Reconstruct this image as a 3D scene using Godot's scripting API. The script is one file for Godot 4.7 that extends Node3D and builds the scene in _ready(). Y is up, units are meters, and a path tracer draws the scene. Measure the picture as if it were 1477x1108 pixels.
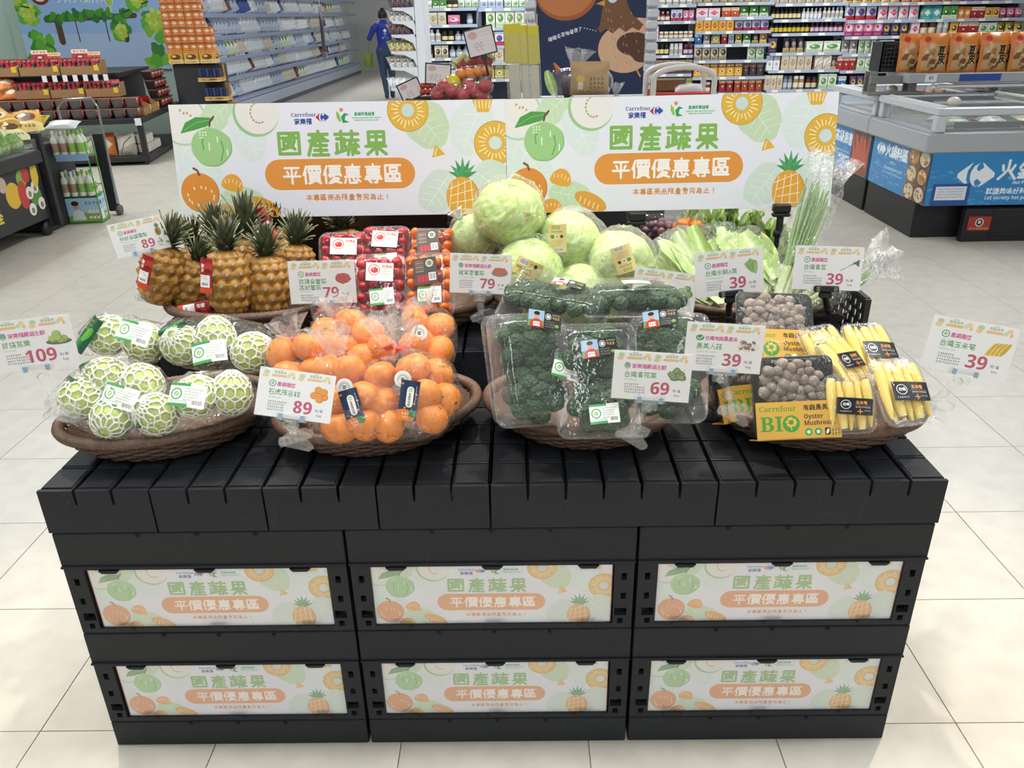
extends Node3D
# Supermarket produce island. Metres, y up; the front face of the crates is z = 0 and the camera looks towards -z.

const CAM := Vector3(0.0636, 1.5473, 1.3417)
const FOCAL := 1149.64          # pixels, for a frame of 1477 x 1108
var CB := Basis(Vector3.UP, 0.0115) * Basis(Vector3.RIGHT, -0.4341) * Basis(Vector3.BACK, -0.0184)
var rng := RandomNumberGenerator.new()
var used_names := {}
var mats := {}
var M := {}                     # shared materials
var G := {}                     # shared meshes
var T := {}                     # shared textures


# ---------------------------------------------------------------- pixels to directions
func ray(u: float, v: float) -> Vector3:
	return CB * Vector3((u - 738.5) / FOCAL, -(v - 554.0) / FOCAL, -1.0)

func pz(u: float, v: float, z: float) -> Vector3:
	var d := ray(u, v)
	return CAM + d * ((z - CAM.z) / d.z)

func py(u: float, v: float, y: float) -> Vector3:
	var d := ray(u, v)
	return CAM + d * ((y - CAM.y) / d.y)

func px(u: float, v: float, x: float) -> Vector3:
	var d := ray(u, v)
	return CAM + d * ((x - CAM.x) / d.x)


# ---------------------------------------------------------------- mesh builder
class MB:
	var v := PackedVector3Array()
	var n := PackedVector3Array()
	var uv := PackedVector2Array()
	var c := PackedColorArray()
	var i := PackedInt32Array()

	func vert(p: Vector3, t := Vector2.ZERO, nn := Vector3.ZERO, col := Color.WHITE) -> int:
		v.append(p)
		n.append(nn)
		uv.append(t)
		c.append(col)
		return v.size() - 1

	func tri(a: int, b: int, d: int) -> void:      # counter-clockwise seen from outside
		i.append(a)
		i.append(b)
		i.append(d)

	func quad(a: int, b: int, d: int, e: int) -> void:
		tri(a, b, d)
		tri(a, d, e)

	func face(a: Vector3, b: Vector3, d: Vector3, e: Vector3) -> MB:    # flat quad with its own corners, uv 0..1, a at the lower left
		var nn := (b - a).cross(d - a).normalized()
		quad(vert(a, Vector2(0, 1), nn), vert(b, Vector2(1, 1), nn), vert(d, Vector2(1, 0), nn), vert(e, Vector2(0, 0), nn))
		return self

	func box(at: Vector3, size: Vector3, bevel := 0.0) -> MB:
		var h := size * 0.5
		var b := minf(bevel, minf(h.x, minf(h.y, h.z)) * 0.95)
		var ids := {}
		for ax in 3:
			for s in [-1.0, 1.0]:
				var nn := Vector3.ZERO
				nn[ax] = s
				var u := (ax + 1) % 3
				var w := (ax + 2) % 3
				var q := []
				for k in [[-1, -1], [1, -1], [1, 1], [-1, 1]]:
					var p := Vector3.ZERO
					p[ax] = h[ax] * s
					p[u] = (h[u] - b) * k[0]
					p[w] = (h[w] - b) * k[1]
					var t := Vector2(p.x / size.x + 0.5, 0.5 - p.y / size.y)
					if ax == 0:
						t = Vector2(0.5 - s * p.z / size.z, 0.5 - p.y / size.y)
					elif ax == 1:
						t = Vector2(p.x / size.x + 0.5, 0.5 + p.z / size.z)
					elif s < 0:
						t.x = 1.0 - t.x
					var id := vert(at + p, t, nn)
					var key := [0, 0, 0]
					key[ax] = int(s)
					key[u] = k[0]
					key[w] = k[1]
					ids[[ax, key[0], key[1], key[2]]] = id
					q.append(id)
				if s > 0:
					quad(q[0], q[1], q[2], q[3])
				else:
					quad(q[3], q[2], q[1], q[0])
		if b > 0.0:
			for ax in 3:                            # the edge strips run along ax
				var u := (ax + 1) % 3
				var w := (ax + 2) % 3
				for su in [-1, 1]:
					for sw in [-1, 1]:
						var k0 := [0, 0, 0]
						k0[u] = su
						k0[w] = sw
						var k1 := k0.duplicate()
						k0[ax] = -1
						k1[ax] = 1
						var a: int = ids[[u, k0[0], k0[1], k0[2]]]
						var e: int = ids[[w, k0[0], k0[1], k0[2]]]
						var f: int = ids[[w, k1[0], k1[1], k1[2]]]
						var g: int = ids[[u, k1[0], k1[1], k1[2]]]
						if su * sw > 0:
							quad(a, e, f, g)
						else:
							quad(g, f, e, a)
			for x in [-1, 1]:
				for y in [-1, 1]:
					for z in [-1, 1]:
						var a: int = ids[[0, x, y, z]]
						var e: int = ids[[1, x, y, z]]
						var f: int = ids[[2, x, y, z]]
						if x * y * z > 0:
							tri(a, e, f)
						else:
							tri(f, e, a)
		return self

	# pts holds h rows of w points; rows run upwards round a counter-clockwise ring (seen from above) for an outward surface
	func grid(pts: PackedVector3Array, w: int, h: int, wrap := false, flip := false, cols := PackedColorArray()) -> MB:
		var o := v.size()
		for y in h:
			for x in w:
				vert(pts[y * w + x], Vector2(float(x) / maxf(1.0, w - (0.0 if wrap else 1.0)), 1.0 - float(y) / maxf(1.0, h - 1.0)), Vector3.ZERO, cols[y * w + x] if cols.size() else Color.WHITE)
		for y in h - 1:
			for x in (w if wrap else w - 1):
				var x2 := (x + 1) % w
				var a := o + y * w + x
				var b := o + y * w + x2
				var d := o + (y + 1) * w + x2
				var e := o + (y + 1) * w + x
				if flip:
					quad(e, d, b, a)
				else:
					quad(a, b, d, e)
		return self

	func lathe(prof: PackedVector2Array, seg := 24, at := Vector3.ZERO) -> MB:    # (radius, y) from the bottom to the top
		var p := PackedVector3Array()
		for q in prof:
			for k in seg:
				var a := -TAU * k / seg
				p.append(at + Vector3(cos(a) * q.x, q.y, sin(a) * q.x))
		return grid(p, seg, prof.size(), true)

	func tube(path: PackedVector3Array, r: float, seg := 6, closed := false, r1 := -1.0, flat := 1.0) -> MB:
		var m := path.size()
		var p := PackedVector3Array()
		var up := Vector3.UP
		for k in m:
			var a := path[(k + m - 1) % m] if closed or k > 0 else path[0]
			var b := path[(k + 1) % m] if closed or k < m - 1 else path[m - 1]
			var d := (b - a).normalized()
			var side := up - d * up.dot(d)
			if side.length() < 0.05:
				side = Vector3.RIGHT - d * d.x
				if side.length() < 0.05:
					side = Vector3.BACK - d * d.z
			side = side.normalized()
			up = side
			var o := d.cross(side)
			var rr := r if r1 < 0.0 else lerpf(r, r1, float(k) / (m - 1))
			for s in seg:
				var t := TAU * s / seg
				p.append(path[k] + (o * cos(t) * flat + side * sin(t)) * rr)
		if closed:
			for s in seg:
				p.append(p[s])
		var first := v.size()
		grid(p, seg, m + (1 if closed else 0), true, true)
		if not closed:
			var c0 := vert(path[0])
			var c1 := vert(path[m - 1])
			for s in seg:
				tri(c0, first + s, first + (s + 1) % seg)
				tri(c1, first + (m - 1) * seg + (s + 1) % seg, first + (m - 1) * seg + s)
		return self

	func bar(a: Vector3, b: Vector3, r: float, seg := 6) -> MB:
		return tube(PackedVector3Array([a, b]), r, seg)

	func prism(poly: PackedVector2Array, z0: float, z1: float) -> MB:    # an outline in x,y (counter-clockwise) given thickness along z; uv spans its box
		var lo := poly[0]
		var hi := poly[0]
		for q in poly:
			lo = lo.min(q)
			hi = hi.max(q)
		var t := Geometry2D.triangulate_polygon(poly)
		var m := poly.size()
		for side in 2:
			var z := z1 if side == 0 else z0
			var nn := Vector3(0, 0, 1 if side == 0 else -1)
			var o := v.size()
			for q in poly:
				vert(Vector3(q.x, q.y, z), Vector2((q.x - lo.x) / (hi.x - lo.x), (hi.y - q.y) / (hi.y - lo.y)), nn)
			for k in range(0, t.size(), 3):
				var a := poly[t[k]]
				var b := poly[t[k + 1]]
				var d := poly[t[k + 2]]
				var ccw := (b - a).cross(d - a) > 0.0
				if ccw == (side == 0):
					tri(o + t[k], o + t[k + 1], o + t[k + 2])
				else:
					tri(o + t[k], o + t[k + 2], o + t[k + 1])
		for k in m:
			var a := poly[k]
			var b := poly[(k + 1) % m]
			face(Vector3(a.x, a.y, z0), Vector3(b.x, b.y, z0), Vector3(b.x, b.y, z1), Vector3(a.x, a.y, z1))
		return self

	func add(o: MB, t: Transform3D) -> MB:
		var f := v.size()
		for k in o.v.size():
			v.append(t * o.v[k])
			n.append((t.basis * o.n[k]).normalized() if o.n[k] != Vector3.ZERO else Vector3.ZERO)
		uv.append_array(o.uv)
		c.append_array(o.c)
		for k in o.i:
			i.append(k + f)
		return self

	func tint(col: Color) -> MB:
		c.fill(col)
		return self

	func moved(t: Transform3D) -> MB:
		var o := MB.new()
		return o.add(self, t)

	func mesh() -> ArrayMesh:
		var acc := PackedVector3Array()
		acc.resize(v.size())
		var out := PackedInt32Array()
		out.resize(i.size())
		for k in range(0, i.size(), 3):
			var a := i[k]
			var b := i[k + 1]
			var d := i[k + 2]
			var nn := (v[b] - v[a]).cross(v[d] - v[a])
			acc[a] += nn
			acc[b] += nn
			acc[d] += nn
			out[k] = a
			out[k + 1] = d
			out[k + 2] = b
		for k in v.size():
			if n[k] == Vector3.ZERO:
				n[k] = acc[k].normalized() if acc[k].length_squared() > 0.0 else Vector3.UP
		var arr := []
		arr.resize(Mesh.ARRAY_MAX)
		arr[Mesh.ARRAY_VERTEX] = v
		arr[Mesh.ARRAY_NORMAL] = n
		arr[Mesh.ARRAY_TEX_UV] = uv
		arr[Mesh.ARRAY_COLOR] = c
		arr[Mesh.ARRAY_INDEX] = out
		var m := ArrayMesh.new()
		m.add_surface_from_arrays(Mesh.PRIMITIVE_TRIANGLES, arr)
		return m


# ---------------------------------------------------------------- print: a canvas that fills outlines
class Cv:
	var im: Image
	var k := 1.0                  # pixels per unit, with 2 x 2 samples per texel
	var xf := Transform2D()
	var glyphs: Dictionary
	static var fonts := {}
	static var shapes := {}

	func _init(w: float, h: float, ppu: float, bg: Color, gl := {}) -> void:
		k = ppu * 2.0
		im = Image.create(int(round(w * ppu)) * 2, int(round(h * ppu)) * 2, false, Image.FORMAT_RGBA8)
		im.fill(bg)
		glyphs = gl

	func polys(list: Array, col: Color) -> void:     # even-odd fill of several outlines
		var ex := []
		var lo := 1e9
		var hi := -1e9
		for pts in list:
			var q := PackedVector2Array()
			for p in pts:
				q.append((xf * p) * k)
			var m := q.size()
			for a in m:
				var p0 := q[a]
				var p1 := q[(a + 1) % m]
				lo = minf(lo, p0.y)
				hi = maxf(hi, p0.y)
				if p0.y != p1.y:
					ex.append([minf(p0.y, p1.y), maxf(p0.y, p1.y), p0.x, p0.y, (p1.x - p0.x) / (p1.y - p0.y)])
		ex.sort_custom(func(a, b): return a[0] < b[0])
		var w := im.get_width()
		var live := []
		var next := 0
		for y in range(maxi(0, int(floor(lo))), mini(im.get_height(), int(ceil(hi)) + 1)):
			var yc := y + 0.5
			while next < ex.size() and ex[next][0] <= yc:
				live.append(ex[next])
				next += 1
			var xs := []
			var keep := []
			for e in live:
				if e[1] > yc:
					keep.append(e)
					xs.append(e[2] + (yc - e[3]) * e[4])
			live = keep
			xs.sort()
			for a in range(0, xs.size() - 1, 2):
				var x0 := maxi(0, int(ceil(xs[a] - 0.5)))
				var x1 := mini(w, int(ceil(xs[a + 1] - 0.5)))
				if x1 > x0:
					im.fill_rect(Rect2i(x0, y, x1 - x0, 1), col)

	func poly(pts: PackedVector2Array, col: Color) -> void:
		polys([pts], col)

	func line(pts: PackedVector2Array, wd: float, col: Color) -> void:
		for a in pts.size() - 1:
			var d := pts[a + 1] - pts[a]
			var t := d.angle()
			var q := PackedVector2Array()
			for s in 7:
				q.append(pts[a + 1] + Vector2.from_angle(t - PI / 2 + PI * s / 6.0) * wd * 0.5)
			for s in 7:
				q.append(pts[a] + Vector2.from_angle(t + PI / 2 + PI * s / 6.0) * wd * 0.5)
			poly(q, col)

	func ell(x: float, y: float, rx: float, ry: float, col: Color, rot := 0.0, seg := 36, wob := 0.0, sd := 0) -> void:
		var q := PackedVector2Array()
		for s in seg:
			var a := TAU * s / seg
			var f := 1.0 + wob * sin(a * 3.0 + sd * 1.7) * 0.6 + wob * sin(a * 7.0 + sd) * 0.4
			q.append(Vector2(x, y) + Vector2(cos(a) * rx * f, sin(a) * ry * f).rotated(rot))
		poly(q, col)

	func rect(x: float, y: float, w: float, h: float, col: Color) -> void:
		poly(PackedVector2Array([Vector2(x, y), Vector2(x + w, y), Vector2(x + w, y + h), Vector2(x, y + h)]), col)

	func rrect(x: float, y: float, w: float, h: float, r: float, col: Color) -> void:
		var q := PackedVector2Array()
		for a in 4:
			var o := Vector2(x + (w - r if a in [0, 3] else r), y + (h - r if a < 2 else r))
			for s in 7:
				q.append(o + Vector2.from_angle(PI / 2 * (a + s / 6.0)) * r)
		poly(q, col)

	func ring(x: float, y: float, r: float, wd: float, col: Color) -> void:
		var a := PackedVector2Array()
		var b := PackedVector2Array()
		for s in 32:
			a.append(Vector2(x, y) + Vector2.from_angle(TAU * s / 32.0) * r)
			b.append(Vector2(x, y) + Vector2.from_angle(TAU * s / 32.0) * (r - wd))
		polys([a, b], col)

	func han(ch: String, x: float, y: float, w: float, h: float, wd: float, col: Color) -> void:    # one character drawn with round strokes
		if not glyphs.has(ch):
			return
		for token in glyphs[ch].split(" ", false):
			if token[0] == "#":
				var b := [token.substr(2, 1).hex_to_int() / 15.0, token.substr(3, 1).hex_to_int() / 15.0, token.substr(4, 1).hex_to_int() / 15.0, token.substr(5, 1).hex_to_int() / 15.0]
				han(token[1], x + w * b[0], y + h * b[1], w * (b[2] - b[0]), h * (b[3] - b[1]), wd, col)
				continue
			var pts := PackedVector2Array()
			for a in range(0, token.length() - 1, 2):
				pts.append(Vector2(x + w * token.substr(a, 1).hex_to_int() / 15.0, y + h * token.substr(a + 1, 1).hex_to_int() / 15.0))
			line(pts, wd, col)

	func hans(s: String, x: float, y: float, size: float, pitch: float, wd: float, col: Color) -> void:
		for a in s.length():
			han(s[a], x + a * pitch, y, size, size, wd, col)

	func text(s: String, x: float, y: float, h: float, col: Color, bold := true, mid := false, family := "Droid Sans", squeeze := 1.0) -> float:    # y is the base line, h the height of a capital
		var key := [s, bold, family]
		if not shapes.has(key):
			if not fonts.has([bold, family]):
				var f := SystemFont.new()
				f.font_names = PackedStringArray([family])
				f.font_weight = 700 if bold else 400
				fonts[[bold, family]] = f
			var tm := TextMesh.new()
			tm.font = fonts[[bold, family]]
			tm.font_size = 64
			tm.pixel_size = 1.0
			tm.depth = 0.0
			tm.curve_step = 3.0
			tm.text = s
			tm.horizontal_alignment = HORIZONTAL_ALIGNMENT_LEFT
			tm.vertical_alignment = VERTICAL_ALIGNMENT_CENTER
			var arr := tm.surface_get_arrays(0)
			var idx = arr[Mesh.ARRAY_INDEX]
			var vs: PackedVector3Array = arr[Mesh.ARRAY_VERTEX]
			var tris := []
			var low := 1e9
			var wide := 0.0
			for q in vs:
				low = minf(low, q.y)
				wide = maxf(wide, q.x)
			for a in range(0, idx.size(), 3):
				tris.append(PackedVector2Array([Vector2(vs[idx[a]].x, vs[idx[a]].y), Vector2(vs[idx[a + 1]].x, vs[idx[a + 1]].y), Vector2(vs[idx[a + 2]].x, vs[idx[a + 2]].y)]))
			shapes[key] = [tris, low, wide]
		var sh: Array = shapes[key]
		var f := h / 45.7
		var dip := 0.0
		for ch in "gjpqy,":
			if s.contains(ch):
				dip = 15.0
		var off: float = -sh[2] * f * squeeze * 0.5 if mid else 0.0
		for t in sh[0]:
			var q := PackedVector2Array()
			for p in t:
				q.append(Vector2(x + off + p.x * f * squeeze, y - (p.y - sh[1] - dip) * f))
			poly(q, col)
		return sh[2] * f * squeeze

	func tex() -> ImageTexture:
		im.resize(im.get_width() / 2, im.get_height() / 2, Image.INTERPOLATE_BILINEAR)
		return ImageTexture.create_from_image(im)


# ---------------------------------------------------------------- nodes
func numbered(called: String) -> String:
	used_names[called] = used_names.get(called, -1) + 1
	return called if used_names[called] == 0 else "%s_%03d" % [called, used_names[called]]

func thing(called: String, label: String, category: String, at := Transform3D(), group := "") -> Node3D:
	var o := Node3D.new()
	o.name = numbered(called)
	add_child(o)
	o.transform = at
	tag(o, label, category, group)
	return o

func tag(o: Node, label: String, category: String, group := "") -> void:
	o.set_meta("label", label)
	o.set_meta("category", category)
	if group:
		o.set_meta("group", group)

func part(parent: Node, called: String, mesh: Mesh, m: Material, at := Transform3D()) -> MeshInstance3D:
	var o := MeshInstance3D.new()
	o.name = called
	o.mesh = mesh
	o.material_override = m
	parent.add_child(o, true)
	o.transform = at
	return o

func single(called: String, mesh: Mesh, m: Material, label: String, category: String, at := Transform3D(), group := "") -> MeshInstance3D:
	var o := part(self, numbered(called), mesh, m, at)
	tag(o, label, category, group)
	return o

func structure(called: String, mesh: Mesh, m: Material, at := Transform3D()) -> MeshInstance3D:
	var o := part(self, called, mesh, m, at)
	o.set_meta("kind", "structure")
	return o

func copy(o: Node3D, at: Transform3D, label := "", group := "") -> Node3D:
	var base: String = o.name
	if base.length() > 4 and base[-4] == "_" and base.right(3).is_valid_int():
		base = base.left(-4)
	var d: Node3D = o.duplicate()
	d.name = numbered(base)
	add_child(d)
	d.transform = at
	if label:
		d.set_meta("label", label)
	if group:
		d.set_meta("group", group)
	return d

func xf(p: Vector3, yaw := 0.0, pitch := 0.0, roll := 0.0, s := 1.0) -> Transform3D:
	return Transform3D(Basis(Vector3.UP, deg_to_rad(yaw)) * Basis(Vector3.RIGHT, deg_to_rad(pitch)) * Basis(Vector3.BACK, deg_to_rad(roll)) * Basis.from_scale(Vector3.ONE * s), p)

func trs(p: Vector3, s: Vector3, yaw := 0.0, pitch := 0.0, roll := 0.0) -> Transform3D:
	return Transform3D(Basis(Vector3.UP, deg_to_rad(yaw)) * Basis(Vector3.RIGHT, deg_to_rad(pitch)) * Basis(Vector3.BACK, deg_to_rad(roll)) * Basis.from_scale(s), p)


# ---------------------------------------------------------------- materials
func noise(freq: float, sd := 1, kind := FastNoiseLite.TYPE_SIMPLEX_SMOOTH, oct := 3) -> FastNoiseLite:
	var f := FastNoiseLite.new()
	f.seed = sd
	f.frequency = freq
	f.noise_type = kind
	f.fractal_octaves = oct
	return f

func ntex(freq: float, sd := 1, lo := Color.BLACK, hi := Color.WHITE, size := 256, kind := FastNoiseLite.TYPE_SIMPLEX_SMOOTH, oct := 4, bump := 0.0) -> NoiseTexture2D:
	var t := NoiseTexture2D.new()
	t.width = size
	t.height = size
	t.seamless = true
	t.noise = noise(freq, sd, kind, oct)
	if bump > 0.0:
		t.as_normal_map = true
		t.bump_strength = bump
	else:
		var g := Gradient.new()
		g.set_color(0, lo)
		g.set_color(1, hi)
		t.color_ramp = g
	return t

func mat(col: Color, rough := 0.6, metal := 0.0) -> StandardMaterial3D:
	var key := [col, rough, metal]
	if not mats.has(key):
		var m := StandardMaterial3D.new()
		m.albedo_color = col
		m.roughness = rough
		m.metallic = metal
		mats[key] = m
	return mats[key]

func tmat(t: Texture2D, rough := 0.5) -> StandardMaterial3D:
	var m := StandardMaterial3D.new()
	m.albedo_texture = t
	m.roughness = rough
	return m

func film(alpha: float, rough: float, bump: Texture2D = null, strength := 1.0, scale := 4.0, col := Color(1, 1, 1)) -> StandardMaterial3D:
	var m := StandardMaterial3D.new()
	m.albedo_color = Color(col, alpha)
	m.transparency = BaseMaterial3D.TRANSPARENCY_ALPHA
	m.roughness = rough
	m.cull_mode = BaseMaterial3D.CULL_DISABLED
	if bump:
		m.normal_enabled = true
		m.normal_texture = bump
		m.normal_scale = strength
		m.uv1_triplanar = true
		m.uv1_scale = Vector3.ONE * scale
	return m

func tri_tex(m: StandardMaterial3D, scale: float, world := false) -> StandardMaterial3D:
	m.uv1_triplanar = true
	m.uv1_world_triplanar = world
	m.uv1_scale = Vector3.ONE * scale
	return m


func _ready() -> void:
	rng.seed = 7
	# camera
	var cam := Camera3D.new()
	cam.name = "camera"
	cam.keep_aspect = Camera3D.KEEP_HEIGHT
	cam.fov = rad_to_deg(2.0 * atan(554.0 / FOCAL))
	cam.near = 0.05
	cam.far = 80.0
	add_child(cam)
	cam.transform = Transform3D(CB, CAM)
	cam.current = true
	# surroundings and exposure
	var we := WorldEnvironment.new()
	we.name = "surroundings"
	var env := Environment.new()
	env.background_mode = Environment.BG_COLOR
	env.background_color = Color(0.02, 0.02, 0.02)
	env.tonemap_mode = Environment.TONE_MAPPER_LINEAR
	env.tonemap_exposure = 1.0
	env.sdfgi_enabled = true
	env.ssao_enabled = true
	env.ssil_enabled = true
	we.environment = env
	add_child(we)
	# ceiling lamps: rows of long LED panels, and track spots over the produce
	for x in [-5.4, -0.1, 5.2]:
		for q in [[3.4, 5.4], [-6.4, 10.4], [-12.0, 11.2], [-19.0, 11.0]]:
			ceiling_panel(Vector3(x, 3.78, q[0]), q[1], 0.0)
	for x in [-4.2, 0.0, 4.2]:
		ceiling_panel(Vector3(x, 3.78, -0.15), 5.3, 90.0)
	for s in TRACK:
		track_spot(s[0], s[1])
	make_materials()
	build_room()
	build_stand()
	build_banners()
	build_produce()
	build_cards()
	build_back()


const TRACK := [[Vector3(-1.5, 3.55, -1.3), Vector3(-0.6, 0.8, -0.3)], [Vector3(0.3, 3.55, -1.5), Vector3(0.1, 0.8, -0.3)], [Vector3(1.9, 3.55, -1.3), Vector3(0.8, 0.8, -0.3)]]

func ceiling_panel(p: Vector3, power: float, turn: float) -> void:
	var o := thing("ceiling_lamp", "long white LED panel lamp fixed to the shop ceiling", "lamp", xf(p, turn), "LED panels on the ceiling")
	part(o, "housing", G_box(Vector3(0, 0.01, 0), Vector3(0.44, 0.06, 3.06), 0.01), mat(c8("d8d8d8"), 0.5))
	var glow: StandardMaterial3D = StandardMaterial3D.new() if not mats.has("glow") else mats["glow"]
	if not mats.has("glow"):
		glow.albedo_color = Color(1, 1, 1)
		glow.emission_enabled = true
		glow.emission = Color(0.97, 0.985, 1.0)
		glow.emission_energy_multiplier = 4.0
		mats["glow"] = glow
	part(o, "diffuser", MB.new().face(Vector3(-0.2, -0.021, -1.5), Vector3(0.2, -0.021, -1.5), Vector3(0.2, -0.021, 1.5), Vector3(-0.2, -0.021, 1.5)).mesh(), glow)
	var l := AreaLight3D.new()
	l.name = "light"
	l.area_size = Vector2(0.40, 3.0)
	l.light_color = Color(0.965, 0.985, 1.0)
	l.light_energy = power
	l.area_range = 30.0
	l.area_attenuation = 2.0
	l.shadow_enabled = true
	o.add_child(l)
	l.position = Vector3(0, -0.035, 0)
	l.rotation_degrees = Vector3(-90, 0, 0)

func track_spot(p: Vector3, aim: Vector3) -> void:
	var o := thing("track_spotlight", "white track spotlight aimed at the produce stand", "lamp", Transform3D(Basis(), p), "track spotlights over the produce stand")
	var d := (aim - p).normalized()
	var b := Basis.looking_at(d, Vector3.BACK)
	part(o, "can", MB.new().lathe(PackedVector2Array([Vector2(0, -0.13), Vector2(0.045, -0.13), Vector2(0.05, -0.12), Vector2(0.05, 0.0), Vector2(0.042, 0.005), Vector2(0.04, -0.01), Vector2(0, -0.01)]), 20).mesh(), mat(c8("e6e6e6"), 0.4), Transform3D(b * Basis(Vector3.RIGHT, -PI / 2), Vector3.ZERO))
	part(o, "bracket", MB.new().bar(Vector3.ZERO - d * 0.07, Vector3(0, 0.24, 0), 0.008).mesh(), mat(c8("e6e6e6"), 0.4))
	part(o, "lens", MB.new().lathe(PackedVector2Array([Vector2(0, 0.006), Vector2(0.036, 0.006), Vector2(0.036, 0.010), Vector2(0, 0.012)]), 20).mesh(), mats["glow"], Transform3D(b * Basis(Vector3.RIGHT, -PI / 2), Vector3.ZERO))
	var l := SpotLight3D.new()
	l.name = "light"
	l.light_color = Color(1.0, 0.95, 0.87)
	l.light_energy = 5.0
	l.light_size = 0.035
	l.spot_angle = 26.0
	l.spot_angle_attenuation = 0.6
	l.spot_range = 20.0
	l.shadow_enabled = true
	o.add_child(l)
	l.transform = Transform3D(b, d * 0.02)

func G_box(at: Vector3, size: Vector3, bevel := 0.0) -> ArrayMesh:
	var key := ["box", at, size, bevel]
	if not G.has(key):
		G[key] = MB.new().box(at, size, bevel).mesh()
	return G[key]

func make_materials() -> void:
	var cv := Cv.new(512, 512, 1.0, c8("282a2e"), HAN)      # scratched plastic
	for k in 420:
		var a := Vector2(rng.randf() * 512.0, rng.randf() * 512.0)
		var d := Vector2.from_angle(rng.randf_range(-0.5, 0.5) + (PI / 2 if k % 5 == 0 else 0.0)) * rng.randf_range(4, 46)
		cv.line(PackedVector2Array([a, a + d]), rng.randf_range(0.5, 1.3), [c8("2c2e32"), c8("303236"), c8("36383c"), c8("24262a")][k % 4])
	for k in 26:
		cv.ell(rng.randf() * 512.0, rng.randf() * 512.0, 0.9, 0.9, c8("6a6b6c"))
	T.scuff = cv.tex()
	T.fine = ntex(0.08, 5, Color(0.35, 0.35, 0.35), Color(0.75, 0.75, 0.75), 256)
	T.wrinkle = ntex(0.025, 9, Color.BLACK, Color.WHITE, 256, FastNoiseLite.TYPE_SIMPLEX, 4, 6.0)
	var m := StandardMaterial3D.new()          # black crate plastic, scuffed
	m.albedo_texture = T.scuff
	m.roughness = 0.5
	m.metallic_specular = 0.32
	M.crate = tri_tex(m, 1.7, true)
	m = StandardMaterial3D.new()
	m.albedo_texture = ntex(0.006, 11, c8("cdc6b9"), c8("dbd4c7"), 512)
	m.roughness = 0.34
	M.tile = m
	M.joint = mat(c8("a9a59c"), 0.8)
	var cr := noise(0.011, 77, FastNoiseLite.TYPE_SIMPLEX, 3)
	cr.fractal_type = FastNoiseLite.FRACTAL_RIDGED
	var ct: NoiseTexture2D = ntex(0.01, 1, Color.BLACK, Color.WHITE, 512, FastNoiseLite.TYPE_SIMPLEX, 3, 16.0)
	ct.noise = cr
	T.crinkle = ct
	M.film = film(0.03, 0.05, T.wrinkle, 1.0, 9.0)
	M.clear = film(0.02, 0.04)
	M.clear.metallic_specular = 0.3
	M.clip = film(0.07, 0.04, null, 1.0, 1.0, c8("dfe7ea"))
	M.black = mat(c8("1d1d1f"), 0.45)
	M.white = mat(c8("e9e9e8"), 0.5)


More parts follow.
